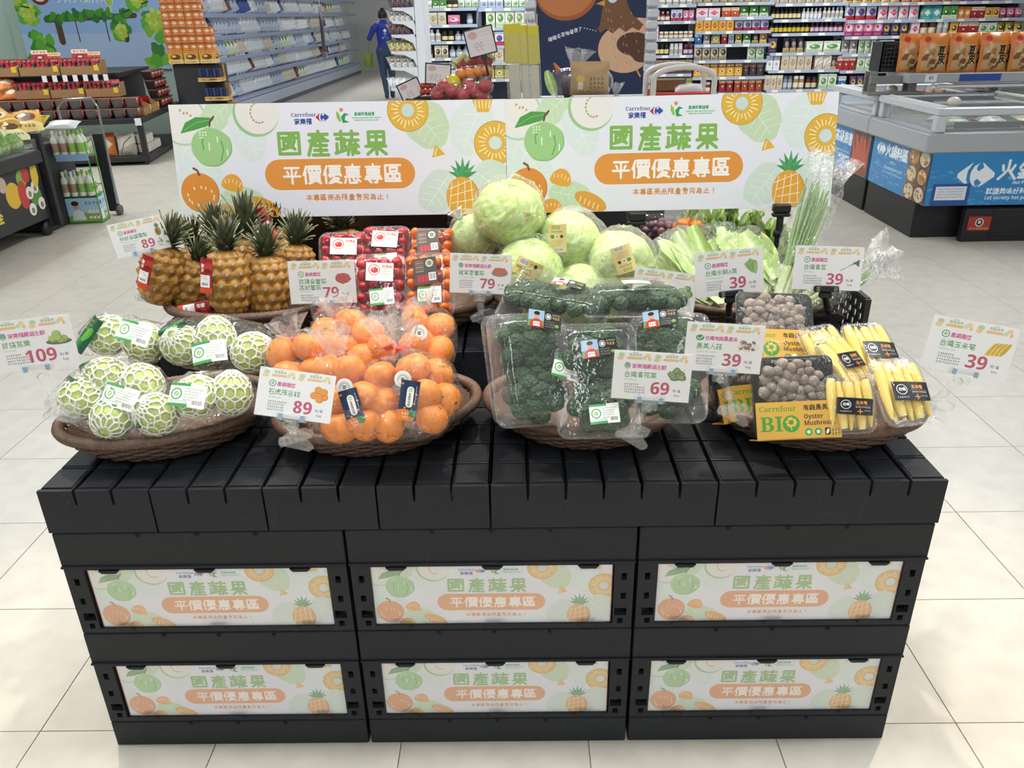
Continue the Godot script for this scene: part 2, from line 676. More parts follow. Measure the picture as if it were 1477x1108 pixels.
# ---------------------------------------------------------------- brush strokes of the characters on signs, on a 16 x 16 grid (x, y in hexadecimal); «#部0046» draws that part in the box 0,0 - 4,6
var HAN := {
	"口": "22d2dd2d22", "日": "41c1ce4e41 48c8", "木": "15e5 818f 861d 86ed", "氵": "42b5 17a9 1fda", "亻": "c128 858f", "艹": "08f8 414f b1bf",
	"釒": "8116 81e6 48b8 1beb 888e 1eee 4c5d ccbd", "王": "22e2 28e8 1eee 828e", "女": "613adf b59a2f 16e6", "言": "7082 13e3 36c6 39c9 3ccccf3f3c",
	"國": "11e1ee1e11 34c4 828497aabb b69a a2b3 4676794946 3b7a", "產": "8082 22e2 b345 43c5 26e6 36391f 6748 59d9 5cdc 4fef 979f",
	"蔬": "#艹00f4 156568 464d 4a7a 181e 0e7c b4b5 86f6 b699e9 d8fa 9b8f bbbf dbdefe", "果": "31d1d83831 34d4 818f 1aea 7b2f 9bef",
	"平": "22e2 4557 c5b7 19f9 828f", "價": "#亻004f 51f1 53f3f65653 8186 c1c6 67e7ed6d67 69e9 6beb 8e5f cdff",
	"優": "#亻004f 51f1 a1a3 63e3e76763 65e5 5958f8f9 796a 999bdb 9b5f 8cdc9e6f 9dff", "惠": "22e2 34d4d83834 36d6 808a 1aea 2c1f 5c5fbfbd 8b9d ccee",
	"專": "22e2 34d4d83834 36d6 8089 2aea 1cfc babf9f 4d6f", "區": "e1111eee 53b3b65653 38787c3c38 98d8dc9c98", "本": "14f4 808f 760c 86fc 5bbb",
	"商": "8082 12f2 5365 b3a5 2f26e6efdf 7758 97b8 69a9ad6d69", "品": "52b2b65652 18686e1e18 98e8ee9e98", "限": "111f 115135582a 81d1d787 84d4 818ebc a8ff e9cb",
	"量": "41b1b54541 43b3 16f6 37c7cb3b37 39c9 878f 3dcd 1fff", "售": "5014 4348 7082 42d2 44d4 46d6 38e8 8288 4bcbcf4f4b",
	"完": "8082 1512e2e5 46b6 29e9 695c1f a9aeeeec", "為": "4153 91661c 33c3b6 46d6c9 39e9dfbf 3b2e 5b6e 8b9e abbd", "止": "818e 87d7 363e 1efe", "!": "828a 8d8e",
	"家": "8082 1512e2e5 46c6 8628 669c8f6e 882c 9b2f d8aa 98fe", "樂": "8062 62a2a76762 65a5 3113441747 d1b3e4b7e7 1afa 888f 7a1f 9aff",
	"福": "3042 135318 363f 4769 71f1 83e3e68683 88e8ef8f88 8beb b8bf", "火": "80875b1f 87ff 3448 d4b8", "鍋": "#釒007f 90e0e59590 b2e2 8f86f6ffef a9d9ddada9",
	"料": "414f 1225 6255 0777 380d 587b a2b4 96a8 8bfa d0df", "高": "8082 12f2 54b4b75754 2f29e9efdf 6babae6e6b",
	"級": "4014551969 494f 1b0e 6b7d 81d1c6e6bb8f a1997f a7ff", "海": "#氵004f 7053 62f2 65e5de5e65 49f9 96a7 9bac",
	"就": "4042 1272 2464672724 474f 390d 596d 85f5 b0b77f cacefefc d1e3", "讓": "#言006f a0a1 72f2 84a4a68684 c4e4e6c6c4 78f8 7bfb a7ab d7db ab6f 9c9fcd acff",
	"美": "4052 b0a2 23d3 35c5 18e8 8388 2beb 8b1f 9bff", "味": "04545c0c04 73d3 68f8 a0af a86e a8fe", "好": "#女008f 91e1b5bf9f 88f8",
	"豆": "21d1 44b4b84844 4a5d ba9d 1fef", "皮": "33e3d5 33391f 8087 37c79b4f 69ff", "媽": "#女006f 81f1 84e4 87e7 b1ba 818afaefcf 7c6e 9c9e bcbe",
	"去": "33d3 8088 18f8 783ede abef", "草": "#艹00f4 45b5ba4a45 47b7 1dfd 8a8f", "地": "0565 313b 0d6a 77e5dada b1bb 848efefb",
	"過": "2133 17373b1e 3c5fff 61d1d66661 a3d3 5d57e7eddd 8ababd8d8a", "夜": "8082 12f2 521a 464f a379 95e5bb6f 98ff a7b8", "了": "22d288 888f6e",
	"初": "3042 135318 363f 4768 73f3eedd b3a97f", "金": "8017 80f7 47b7 2aea 878e 4b5d bbad 1efe", "鑽": "#釒006f 72a2 74a4 8084 b2f2 b4f4 d0d4 87e7ed8d87 89e9 8beb 9e7f ceff",
	"鳳": "20d0ddffec 20290f 52b2 54b4b75754 59b9 545bbbbe9e 5d5f 7d7f 9d9e", "梨": "7012 0383 4148 4308 4387 b1b5 e0e7c7 1afa 888f 7b1f 9bff",
	"玫": "#王006e 9076 93f3 d3ba6f 87ff", "瑰": "#王006e b0a2 82e2e88882 85e5 b2b8 a96f b9bdfdfb dadc", "蕃": "#艹00f4 b535 16f6 848a 762a 86ea 3bcbcf3f3b 3dcd 8b8f",
	"茄": "#艹00f4 17776f4e 453a0f 98e8ee9e98", "荔": "#艹00f4 46b6a9 8549 1b6b5f4f 3a1f 9bebdfcf ba9f", "妃": "#女007f 82e2e787 878dedeb",
	"橙": "#木006f 7191a375 d2c4 c1f5 86d6 88d8db8b88 9cae ccbe 7fff", "蜜": "8082 1412e2e4 c438 5466a6 49b9bc4c49 878e 2edd cced", "香": "b032 13f3 8188 7318 83f8 49b9bf4f49 4cbc",
	"台": "8026d5 a3e7 39c9cf3f39", "灣": "#氵003f 6143644767 a0a1 82b2 84b4 86b6 d1c3e4c7e7 59e9eb5b5dfdefcf", "水": "808f6d 1565 651d e3a7 97fe",
	"耕": "1272 1575 0888 404f 480d 487c 94f4 89f9 b1b99f e1ef", "菜": "#艹00f4 d535 3648 7689 c6b8 1afa 898f 7b1f 9bff", "青": "22e2 44c4 17f7 8087 4f49c9cfaf 4bcb 4dcd",
	"蔥": "#艹00f4 7546 46b6bb4b46 684a 2c1f 5c5fbfbe 8b9d ccee", "珍": "#王006e b075 b0f5 b487 c77b da8f", "珠": "#王006e 9174 83f3 78f8 b0bf a87e b8fe",
	"芭": "#艹00f4 36c6ca3a 868a 363eeeeb", "石": "12f2 721b 58d8df5f58", "虎": "8084 82d2 24e4d6 24290f 47b6 7578c8 6a6c3f aaaefefc", "茂": "#艹00f4 27e7 272b0f 859afefc c87f b5d6",
	"谷": "6024 a0e4 841b 84fb 5ababf5f5a", "柑": "#木006f 84f4 a1af e1ef a9e9 aeee", "花": "#艹00f4 651a 484f e69b 959efefb", "黑": "31c1c63631 5364 b3a4 818a 28e8 1bfb 2d1f 5d5f 9daf cdef",
	"人": "80861f 86ff", "菇": "#艹00f4 #女056f 88f8 b5bb 9bebef9f9b", "玉": "22e2 28d8 1eee 828e bacc", "米": "808f 18f8 3255 d2b5 781e 88ee",
	"筍": "4014 3272 5254 b084 a2f2 c2d4 4519 37e7dfbf 59a9ad5d59 5bab", "銷": "#釒007f b0b5 8194 e1d4 8f86e6efdf 89e9 8cec", "履": "21d1d424 21290f 5647 684a 595f 95d5 87e7ea8a87 9b7f 8cdc9f adff",
	"歷": "12f2 12190f 4474 5359 94e4 b3b9 9a9f 9cdc 6c6f 3fff", "嚴": "20606323 90d0d393 15f5 25190f 3777 3979 3b7b 3d7c 373f 777f a68b 98f8 d8af 9aff",
	"選": "2133 17373b1e 3c5fff 51918454 b1f1e4b4 68e8 5bfb 868b c6cb 8c6d cced", "生": "4127 35e5 2ada 808f 0fff", "鮮": "3014 315143 14646b1b14 1767 343b 1c0f 3d3f 5c7f 90a2 e0d2 83f3 87f7 7bfb b3bf",
	"有": "13f3 711b 6f66d6dfbf 69d9 6cdc", "機": "#木004f 6153745474 d1b3e4b6e6 48f8 81899bdeffdc e9af 6b4f 6b7d", "農": "30c0c53530 32c2 6065 9095 27e7 272b0f 49d9 3cfc 5c5f8e 8cff ccae",
	"業": "6063 a0a3 3143 d1c3 14f4 5566 b5a6 27e7 39d9 1bfb 878f 7b2f 9bef", "部": "4042 0282 2335 6355 0686 19797e1e19 a0af a0e0c4f9ba", "糧": "#米006f #量70ff",
	"署": "20d0d32320 6063 9093 35b5 18f8 7478 d41c 5acacf5f5a 5ccc", "元": "32d2 16f6 666b1f a6adfdfb", "袋": "4024 3237 63e3 8097d8 d0e1 19f9 8889 7a1e 6b6f9e aaff d9ad",
	"盒": "8015 80f5 56a6 58b8ba5a58 3f3cdcdf 6c6f 9c9f 1fff", "怪": "303f 1407 5466 81d1a578 93f8 8beb b8bf 7fff", "仍": "#亻005f 62e2d6f6df b2a96f",
	"シ": "2344 1747 2e8ce4", "ャ": "48e6cb 648f", "イ": "d11a 868f", "ン": "2366 2e9ce4", "マ": "22e28a 68ad", "ス": "22d2ba1f 89ef", "カ": "15e5dfaf 801f", "ッ": "4859 7889 d89f", "ト": "505f 57cb",
}


# ---------------------------------------------------------------- printed sheets
func c8(h: String) -> Color:
	return Color(h)

func carrefour_mark(cv: Cv, x: float, y: float, s: float, red: Color, blue: Color) -> void:    # the two facing arrows around a white C
	var o := cv.xf
	cv.xf = o * Transform2D(0, Vector2(s, s), 0, Vector2(x, y))
	cv.poly(PackedVector2Array([Vector2(-.16, -.42), Vector2(-.62, -.06), Vector2(-.62, .06), Vector2(-.16, .42), Vector2(-.30, .14), Vector2(-.30, -.14)]), red)
	var q := PackedVector2Array([Vector2(.14, -.42), Vector2(.62, -.06), Vector2(.62, .06), Vector2(.14, .42), Vector2(.22, .24), Vector2(.06, .12)])
	q.append_array(PackedVector2Array([Vector2(-.02, .20), Vector2(.02, .34), Vector2(.12, .42), Vector2(-.10, .30), Vector2(-.19, .10), Vector2(-.19, -.10), Vector2(-.10, -.30), Vector2(.12, -.42), Vector2(.02, -.34), Vector2(-.02, -.20), Vector2(.06, -.12), Vector2(.22, -.24)]))
	cv.poly(q, blue)
	cv.xf = o

func leaf_shape(cv: Cv, x: float, y: float, rx: float, ry: float, rot: float, col: Color, vein: Color, sd: int) -> void:
	cv.ell(x, y, rx, ry, col, rot, 40, 0.06, sd)
	var o := Vector2(x, y)
	var d := Vector2.from_angle(rot)
	var e := d.orthogonal()
	cv.line(PackedVector2Array([o - d * rx * .85, o + d * rx * .8]), 1.6, vein)
	for t in [-.5, -.15, .2, .5]:
		for s in [-1, 1]:
			cv.line(PackedVector2Array([o + d * rx * t, o + d * rx * (t + .22) + e * ry * .62 * s]), 1.3, vein)

func pine_slice(cv: Cv, x: float, y: float, r: float, hole: Color, clip := 0.0) -> void:
	cv.ell(x, y, r * 1.03, r * 1.03, c8("b98f2e"))
	cv.ell(x, y, r, r, c8("e3b23e"))
	for a in 22:
		var t := TAU * a / 22.0 + .1
		cv.line(PackedVector2Array([Vector2(x, y) + Vector2.from_angle(t) * r * .5, Vector2(x, y) + Vector2.from_angle(t) * r * (.78 + .1 * sin(a * 2.3))]), r * .045, c8("fdf3d0"))
	cv.ell(x, y, r * .33, r * .33, c8("b9c8ad"))
	cv.ell(x, y, r * .30, r * .30, hole)

func wedge(cv: Cv, x: float, y: float, w: float, h: float, rot: float) -> void:    # a mandarin segment
	var o := cv.xf
	cv.xf = o * Transform2D(rot, Vector2(w, h), 0, Vector2(x, y))
	var q := PackedVector2Array()
	for a in 13:
		q.append(Vector2(cos(PI + PI * a / 12.0) * .5, sin(PI + PI * a / 12.0) * .8 + .2))
	q.append(Vector2(.36, .36))
	q.append(Vector2(0, .42))
	q.append(Vector2(-.36, .36))
	cv.poly(q, c8("e9a53a"))
	cv.xf = o
	for a in 5:
		var p := Vector2(x, y) + Vector2((a - 2) * w * .16, -h * .1 + absf(a - 2) * h * .06).rotated(rot)
		cv.line(PackedVector2Array([p, p + Vector2((a - 2) * w * .02, -h * .2).rotated(rot)]), 2.0, c8("fbeecb"))

func banner_print(ppu: float) -> ImageTexture:    # the campaign sheet: 900 x 300 units
	var paper := c8("e8e7ee")
	var cv := Cv.new(900, 300, ppu, paper, HAN)
	var pale := c8("d3dfd4")
	var pale2 := c8("dde6e2")
	var vein := c8("eef3ee")
	cv.ell(40, 250, 120, 75, pale2, .3, 40, .05, 2)
	leaf_shape(cv, 60, 150, 95, 48, .9, pale2, vein, 1)
	cv.ell(30, 40, 64, 52, c8("ebe6e0"))
	cv.ring(34, 40, 66, 5, c8("b9cfae"))
	for a in 5:
		cv.ell(30 + 9 * a, 14 + 5 * a + 3 * sin(a * 2.0), 2.6, 3.6, c8("c2a06a"), .5)
	leaf_shape(cv, 132, 24, 58, 36, 2.4, c8("c9dcb8"), c8("e3ecd6"), 3)
	leaf_shape(cv, 205, 82, 70, 46, 1.2, pale2, vein, 4)
	cv.ell(232, 26, 62, 60, c8("9fc48b"), .2)
	cv.ell(236, 22, 59, 57, c8("eae5df"), .2)
	for a in 9:
		var t := 1.2 + a * .38
		cv.ell(240 + cos(t) * 22, 24 + sin(t) * 26, 2.4, 3.8, c8("c2a06a"), t)
	cv.ell(105, 112, 55, 50, c8("8db877"), -.1, 40, .03, 5)
	cv.ell(103, 109, 54, 49, c8("a1cb88"), -.1, 40, .03, 5)
	cv.line(PackedVector2Array([Vector2(86, 84), Vector2(80, 98), Vector2(82, 116)]), 3.5, c8("6fa556"))
	cv.line(PackedVector2Array([Vector2(132, 96), Vector2(136, 120), Vector2(126, 146)]), 3.5, c8("6fa556"))
	for p in [[98, 100, 118], [146, 118, 134], [122, 84, 98]]:
		cv.line(PackedVector2Array([Vector2(p[0], p[1]), Vector2(p[0], p[2])]), 3.0, c8("f0f6e6"))
	for a in 8:
		cv.ell(76 + (a % 3) * 8, 72 + (a / 3) * 7, 2.2, 2.2, c8("e6f2d8"))
	cv.poly(PackedVector2Array([Vector2(24, 74), Vector2(40, 46), Vector2(70, 32), Vector2(104, 34), Vector2(118, 38), Vector2(98, 56), Vector2(62, 66)]), c8("4f9a45"))
	cv.line(PackedVector2Array([Vector2(34, 66), Vector2(70, 46), Vector2(108, 40)]), 1.6, c8("8fc47a"))
	cv.line(PackedVector2Array([Vector2(104, 56), Vector2(108, 42), Vector2(118, 32)]), 5.0, c8("6b4433"))
	leaf_shape(cv, 178, 254, 62, 36, .2, c8("c7dcb9"), c8("e4eeda"), 7)
	cv.ell(60, 232, 52, 53, c8("c8772a"))
	cv.ell(58, 230, 51, 52, c8("e08f35"))
	for a in 12:
		var t := a * 2.4
		cv.line(PackedVector2Array([Vector2(60 + cos(t) * 36, 238 + sin(t) * 24), Vector2(61 + cos(t) * 36, 244 + sin(t) * 24)]), 3.0, c8("fbeeda"))
	cv.line(PackedVector2Array([Vector2(62, 184), Vector2(58, 172), Vector2(48, 166)]), 6.0, c8("8b4632"))
	wedge(cv, 150, 210, 60, 46, .25)
	wedge(cv, 122, 286, 62, 40, -.05)
	cv.ell(232, 272, 48, 22, c8("e2a23a"), .45)
	for a in 5:
		cv.line(PackedVector2Array([Vector2(206 + a * 12, 258 + a * 6), Vector2(202 + a * 12, 272 + a * 6)]), 2.4, c8("fbeecb"))
	# right side
	leaf_shape(cv, 690, 62, 66, 58, .9, c8("c9dab6"), c8("e6eedd"), 8)
	pine_slice(cv, 640, 24, 54, c8("ccd9d2"))
	leaf_shape(cv, 810, 70, 74, 58, 2.0, pale2, vein, 9)
	cv.poly(PackedVector2Array([Vector2(812, 0), Vector2(868, 0), Vector2(856, 32), Vector2(826, 32)]), c8("e3b23e"))
	for a in 5:
		cv.line(PackedVector2Array([Vector2(820 + a * 10, 4), Vector2(824 + a * 8, 22)]), 2.2, c8("fdf3d0"))
	pine_slice(cv, 872, 112, 56, c8("d5dfda"))
	cv.poly(PackedVector2Array([Vector2(700, 148), Vector2(710, 114), Vector2(724, 126), Vector2(736, 140)]), c8("e3b23e"))
	cv.line(PackedVector2Array([Vector2(708, 142), Vector2(714, 124)]), 2.0, c8("fdf3d0"))
	leaf_shape(cv, 712, 238, 62, 50, 2.2, pale, vein, 11)
	leaf_shape(cv, 860, 218, 62, 60, .6, pale, vein, 12)
	for a in 7:
		var t := -PI / 2 + (a - 3) * .44
		var tip := Vector2(782, 196) + Vector2.from_angle(t) * (50 - absf(a - 3) * 3)
		var e := Vector2.from_angle(t + PI / 2) * 11
		cv.poly(PackedVector2Array([Vector2(782, 200) - e, tip, Vector2(782, 200) + e]), c8("58a566") if a % 2 else c8("46955a"))
	cv.ell(780, 254, 45, 54, c8("c88a2c"))
	cv.ell(778, 253, 43, 53, c8("e5a63a"))
	for a in 4:
		cv.line(PackedVector2Array([Vector2(742 + a * 4, 232 + a * 19), Vector2(806 + a * 3, 208 + a * 26)]), 2.0, c8("f8ecd2"))
		cv.line(PackedVector2Array([Vector2(752 + a * 17, 216 - a * 3), Vector2(742 + a * 22, 288)]), 2.0, c8("f8ecd2"))
	# heading
	cv.hans("國產蔬果", 284, 74, 62, 78, 9.0, c8("84b354"))
	cv.rrect(242, 146, 410, 82, 41, c8("e5953f"))
	cv.hans("平價優惠專區", 290, 163, 48, 55.5, 6.2, c8("fbf3ee"))
	cv.hans("本專區商品限量售完為止!", 350, 241, 16, 19.5, 2.2, c8("d88a45"))
	cv.text("Carrefour", 326, 36, 9.5, c8("2a3f8f"), true, false, "Droid Serif", 1.0)
	cv.hans("家樂福", 334, 41, 14, 16, 2.2, c8("2a3f8f"))
	carrefour_mark(cv, 410, 38, 28, c8("c8283a"), c8("2a4fa0"))
	cv.ell(462, 20, 5, 5, c8("e8863a"))
	cv.poly(PackedVector2Array([Vector2(448, 22), Vector2(456, 30), Vector2(460, 48), Vector2(456, 52), Vector2(448, 38)]), c8("8cc045"))
	cv.poly(PackedVector2Array([Vector2(482, 32), Vector2(470, 28), Vector2(460, 38), Vector2(464, 54), Vector2(482, 52), Vector2(470, 46), Vector2(472, 36)]), c8("2d9b57"))
	cv.hans("農業部農糧署", 496, 27, 8.5, 9.2, 1.1, c8("2d9b57"))
	cv.text("AGRICULTURE AND FOOD AGENCY", 490, 43, 3.4, c8("2d9b57"), true)
	cv.text("MINISTRY OF AGRICULTURE", 496, 49, 3.4, c8("2d9b57"), true)
	return cv.tex()

func scribble(cv: Cv, x: float, y: float, w: float, h: float, col: Color, sd: int) -> void:    # a line of print too fine to read
	var r := RandomNumberGenerator.new()
	r.seed = sd
	var p := x
	while p < x + w:
		var q := h * r.randf_range(.7, 1.0)
		cv.rect(p, y, q, h * .16, col)
		cv.rect(p, y + h * .45, q, h * .14, col)
		cv.rect(p + q * r.randf_range(.2, .6), y, h * .16, h, col)
		if r.randf() < .5:
			cv.rect(p, y + h * .82, q, h * .16, col)
		p += h * 1.2

func barcode(cv: Cv, x: float, y: float, w: float, h: float, sd: int) -> void:
	var r := RandomNumberGenerator.new()
	r.seed = sd
	cv.rect(x, y, w, h, c8("f6f6f4"))
	var p := x + w * .06
	while p < x + w * .94:
		var q := w * r.randf_range(.012, .04)
		cv.rect(p, y + h * .08, q, h * .8, c8("2a2a2c"))
		p += q + w * r.randf_range(.015, .04)

func seal(cv: Cv, x: float, y: float, r: float) -> void:    # green ring with a leaf
	cv.ring(x, y, r, r * .22, c8("3f9a57"))
	cv.ell(x, y, r * .5, r * .36, c8("7dbb4a"), -1.0)
	cv.line(PackedVector2Array([Vector2(x - r * .3, y + r * .45), Vector2(x + r * .3, y - r * .4)]), r * .14, c8("f2f6ee"))

func price_print(kind: int, names: Array, english: String, price: String, unit: String, english_unit: String, pic: String, sd: int) -> ImageTexture:    # 150 x 100 units
	var cv := Cv.new(150, 100, 3.0, c8("f4f2f0"), HAN)
	for s in 2:      # the frieze repeats the campaign sheet, small
		var x := 6.0 + s * 70
		cv.ell(x + 8, 9, 6, 4.5, c8("bcd6ab"))
		cv.ell(x + 6, 16, 6, 4, c8("f0cf9c"))
		cv.hans("國產蔬果", x + 23, 5, 5, 6, .9, c8("b3cfa0"))
		cv.rrect(x + 18, 12, 30, 5.4, 2.7, c8("f0c193"))
		cv.ell(x + 58, 8, 5, 4, c8("efd79a"))
		cv.ell(x + 52, 13, 4, 4, c8("cfe0c2"))
		cv.ell(x + 62, 15, 3, 4, c8("efc98a"))
		cv.text("Carrefour", x + 28, 3.8, 1.8, c8("7f8fb4"), true)
	var pink := c8("d5699a")
	if kind == 0:
		seal(cv, 28, 31, 7)
		cv.hans("產銷履歷", 37, 27, 8.2, 9, 1.3, pink)
	elif kind == 1:
		cv.ell(27, 30, 6, 6.5, c8("8fb58a"))
		cv.ell(27, 27, 5, 3, c8("7fa3c8"))
		cv.rect(25, 33, 4, 5, c8("d9cf9a"))
		cv.hans("家樂福嚴選生鮮", 36, 26, 8.6, 9.4, 1.3, pink)
	else:
		cv.ell(27, 31, 8, 6, c8("3f9a57"))
		cv.line(PackedVector2Array([Vector2(22, 31), Vector2(27, 34), Vector2(33, 27)]), 1.6, c8("eef5ea"))
		cv.hans("台灣有機農產品", 37, 27, 8.2, 9, 1.3, pink)
	var green := c8("5b9a66")
	for a in names.size():
		var nm: String = names[a]
		var x := 22.0
		for ch in nm:
			if ch == "A":
				cv.text("A", x, 54 + a * 14, 9.5, green, false)
				x += 8
			else:
				cv.han(ch, x, 42 + a * 14, 11, 11.5, 1.25, green)
				x += 12.6
	var ey := 61.0 if names.size() == 1 else 73.0
	if english:
		cv.text(english, 22, ey, 3.2, c8("9ab8a0"), false)
	for a in 4:
		if ey + 4 + a * 5.5 < 92:
			scribble(cv, 24, ey + 6 + a * 5.5, 26 + (sd * 7 + a * 13) % 14, 3.4, c8("6a6668"), sd * 10 + a)
	picture(cv, pic, 122, 42)
	cv.text(price, 92 - (8 if price.length() > 2 else 0), 87, 25, c8("c5546b"), true, true)
	cv.hans("元", 117, 74, 5.5, 6, .7, c8("77706f"))
	cv.text("/", 123, 80, 5.5, c8("77706f"), false)
	cv.hans(unit, 127, 74, 5.5, 6, .7, c8("77706f"))
	cv.text(english_unit, 121, 89, 4.6, c8("77706f"), false)
	return cv.tex()

func picture(cv: Cv, pic: String, x: float, y: float) -> void:    # the small product photograph on a price card
	var r := RandomNumberGenerator.new()
	r.seed = hash(pic)
	match pic:
		"pineapple":
			cv.ell(x + 6, y + 4, 8, 13, c8("b9893f"))
			for a in 14:
				cv.ell(x + 2 + (a % 3) * 4, y - 4 + (a / 3) * 4, 1.1, 1.1, c8("8d6a2c"))
			for a in 7:
				cv.poly(PackedVector2Array([Vector2(x + 3, y - 8), Vector2(x + 6 + (a - 3) * 2.6, y - 24 + absf(a - 3) * 2.5), Vector2(x + 9, y - 8)]), c8("5f7a52"))
		"red", "plate":
			if pic == "plate":
				cv.ell(x, y + 5, 20, 9, c8("8d9298"))
			cv.ell(x, y, 17, 12 if pic == "red" else 8, c8("9d3b3c"))
			for a in 22:
				var t := a * 2.4
				var d := sqrt(a / 22.0)
				cv.ell(x + cos(t) * 16 * d, y + sin(t) * (11 if pic == "red" else 8) * d, 3.4, 3.2, c8("c14a4a") if pic == "red" else c8("cf6a45"))
				cv.ell(x + cos(t) * 16 * d - 1, y + sin(t) * (11 if pic == "red" else 8) * d - 1, .8, .8, c8("f0c7bf"))
		"orange":
			for p in [[-10, 4], [10, 5], [0, 0], [-3, -8], [8, -5], [1, 11]]:
				cv.ell(x + p[0], y + p[1], 8, 7.5, c8("d9822c"))
				cv.ell(x + p[0] - .8, y + p[1] - .8, 7, 6.6, c8("efa040"))
		"guava":
			cv.ell(x, y + 9, 23, 6, c8("6b6760"))
			for p in [[-10, 3], [9, 4], [-2, -6], [3, 6], [-1, 2]]:
				cv.ell(x + p[0], y + p[1], 8, 7, c8("8fa64a"))
				cv.ell(x + p[0] - 1, y + p[1] - 1, 6.4, 5.6, c8("b5c96a"))
		"cabbage":
			for p in [[-6, 4, 11], [10, 8, 10], [6, -5, 8]]:
				cv.ell(x + p[0], y + p[1], p[2], p[2] * .9, c8("5f8f4c"))
				cv.ell(x + p[0] - 1, y + p[1] - 1, p[2] * .7, p[2] * .6, c8("8fb56a"))
		"lettuce":
			for a in 7:
				leaf_shape(cv, x + 4 + (a - 3) * 2.4, y - 4 + absf(a - 3) * 2, 15, 4.4, 1.25 + (a - 3) * .13, c8("6d9648") if a % 2 else c8("8fb75f"), c8("b5d187"), a)
		"scallion":
			for a in 8:
				cv.line(PackedVector2Array([Vector2(x - 18 + a, y + 12 - a * .7), Vector2(x + 2 + a, y - a), Vector2(x + 20, y - 12 + a * 2)]), 2.0, c8("dfe6cf") if a % 2 else c8("5d7f5a"))
				cv.line(PackedVector2Array([Vector2(x + 2 + a, y - a), Vector2(x + 20, y - 12 + a * 2)]), 2.2, c8("4f7350"))
		"broccoli":
			for p in [[-9, 2], [8, 0], [0, -6], [2, 6], [-4, 8], [11, 7]]:
				cv.ell(x + p[0], y + p[1], 8, 7, c8("6d7f4c"), 0, 24, .12, int(p[0]))
				cv.ell(x + p[0] - 1, y + p[1] - 1, 5, 4.4, c8("93a36a"), 0, 24, .15, int(p[1]))
			for a in 40:
				cv.ell(x + r.randf_range(-14, 16), y + r.randf_range(-9, 12), .8, .8, c8("c3cda0") if a % 2 else c8("5c6f3e"))
		"mushroom":
			cv.ell(x, y + 4, 22, 9, c8("e9e6e3"))
			for a in 16:
				var p := Vector2(x + r.randf_range(-14, 14), y + r.randf_range(-7, 9))
				cv.line(PackedVector2Array([p, p + Vector2(r.randf_range(-5, 5), 6)]), 2.4, c8("e5dcd2"))
				cv.ell(p.x, p.y, 4.2, 2.8, c8("b08a78") if a % 2 else c8("8f6f60"), r.randf_range(-.8, .8))
		"corn":
			for a in 8:
				cv.ell(x - 12 + a * 3.6, y + 4 - a * .4, 3.4, 15, c8("d9b13c") if a % 2 else c8("efd264"), .5)
				cv.line(PackedVector2Array([Vector2(x - 16 + a * 3.6, y + 12), Vector2(x - 8 + a * 3.6, y - 6)]), .7, c8("b98f2a"))


# ---------------------------------------------------------------- the room
func build_room() -> void:
	var x0 := -12.0
	var x1 := 14.0
	var z0 := -26.0
	var z1 := 6.0
	var mid := Vector3((x0 + x1) / 2, 0, (z0 + z1) / 2)
	var fl := structure("floor", G_box(Vector3(mid.x, -0.106, mid.z), Vector3(x1 - x0, 0.2, z1 - z0)), M.joint)
	var side := 0.4385
	# the tiles that show largest are laid one by one, the rest as one sheet of the same tiles
	var tile := G_box(Vector3(0, -0.003, 0), Vector3(side - 0.0025, 0.006, side - 0.0025), 0.0006)
	var rest := MB.new()
	var near := []
	var back := CB.inverse()
	for r in 72:
		for k in 59:
			var p := Vector3(-12.0 + 0.20 + side * k, 0, 5.9 - 0.046 - side * (r + 0.5))
			p.x = roundf((p.x - 0.65) / side) * side + 0.65 + side / 2
			p.z = roundf((p.z + 0.044) / side) * side - 0.044 - side / 2
			var q := back * (p - CAM)
			var seen := q.z < -0.2 and absf(q.x / q.z) * FOCAL < 900.0 and q.y / -q.z * FOCAL > -700.0 and not (absf(p.x) < 0.6 and p.z < -0.3 and p.z > -2.0)
			near.append([q.length() if seen else 1000.0 + q.length(), p])
	near.sort_custom(func(a, b): return a[0] < b[0])
	for k in near.size():
		if k < 300:
			part(fl, "tile", tile, M.tile, Transform3D(Basis(Vector3.UP, PI / 2 * ((k * 7) % 4)), near[k][1]))
		else:
			rest.box(near[k][1] + Vector3(0, -0.003, 0), Vector3(side - 0.0025, 0.006, side - 0.0025))
	var s := part(fl, "distant_tiles", rest.mesh(), M.tile)
	s.set_meta("kind", "stuff")
	structure("ceiling", G_box(Vector3(mid.x, 3.92, mid.z), Vector3(x1 - x0, 0.2, z1 - z0)), mat(c8("c9cacb"), 0.9))
	var wm := mat(c8("c4c7c4"), 0.85)
	structure("wall_back", G_box(Vector3(mid.x, 1.9, z0 - 0.1), Vector3(x1 - x0, 4.0, 0.2)), wm)
	structure("wall_front", G_box(Vector3(mid.x, 1.9, z1 + 0.1), Vector3(x1 - x0, 4.0, 0.2)), wm)
	structure("wall_left", G_box(Vector3(x0 - 0.1, 1.9, mid.z), Vector3(0.2, 4.0, z1 - z0)), wm)
	structure("wall_right", G_box(Vector3(x1 + 0.1, 1.9, mid.z), Vector3(0.2, 4.0, z1 - z0)), wm)


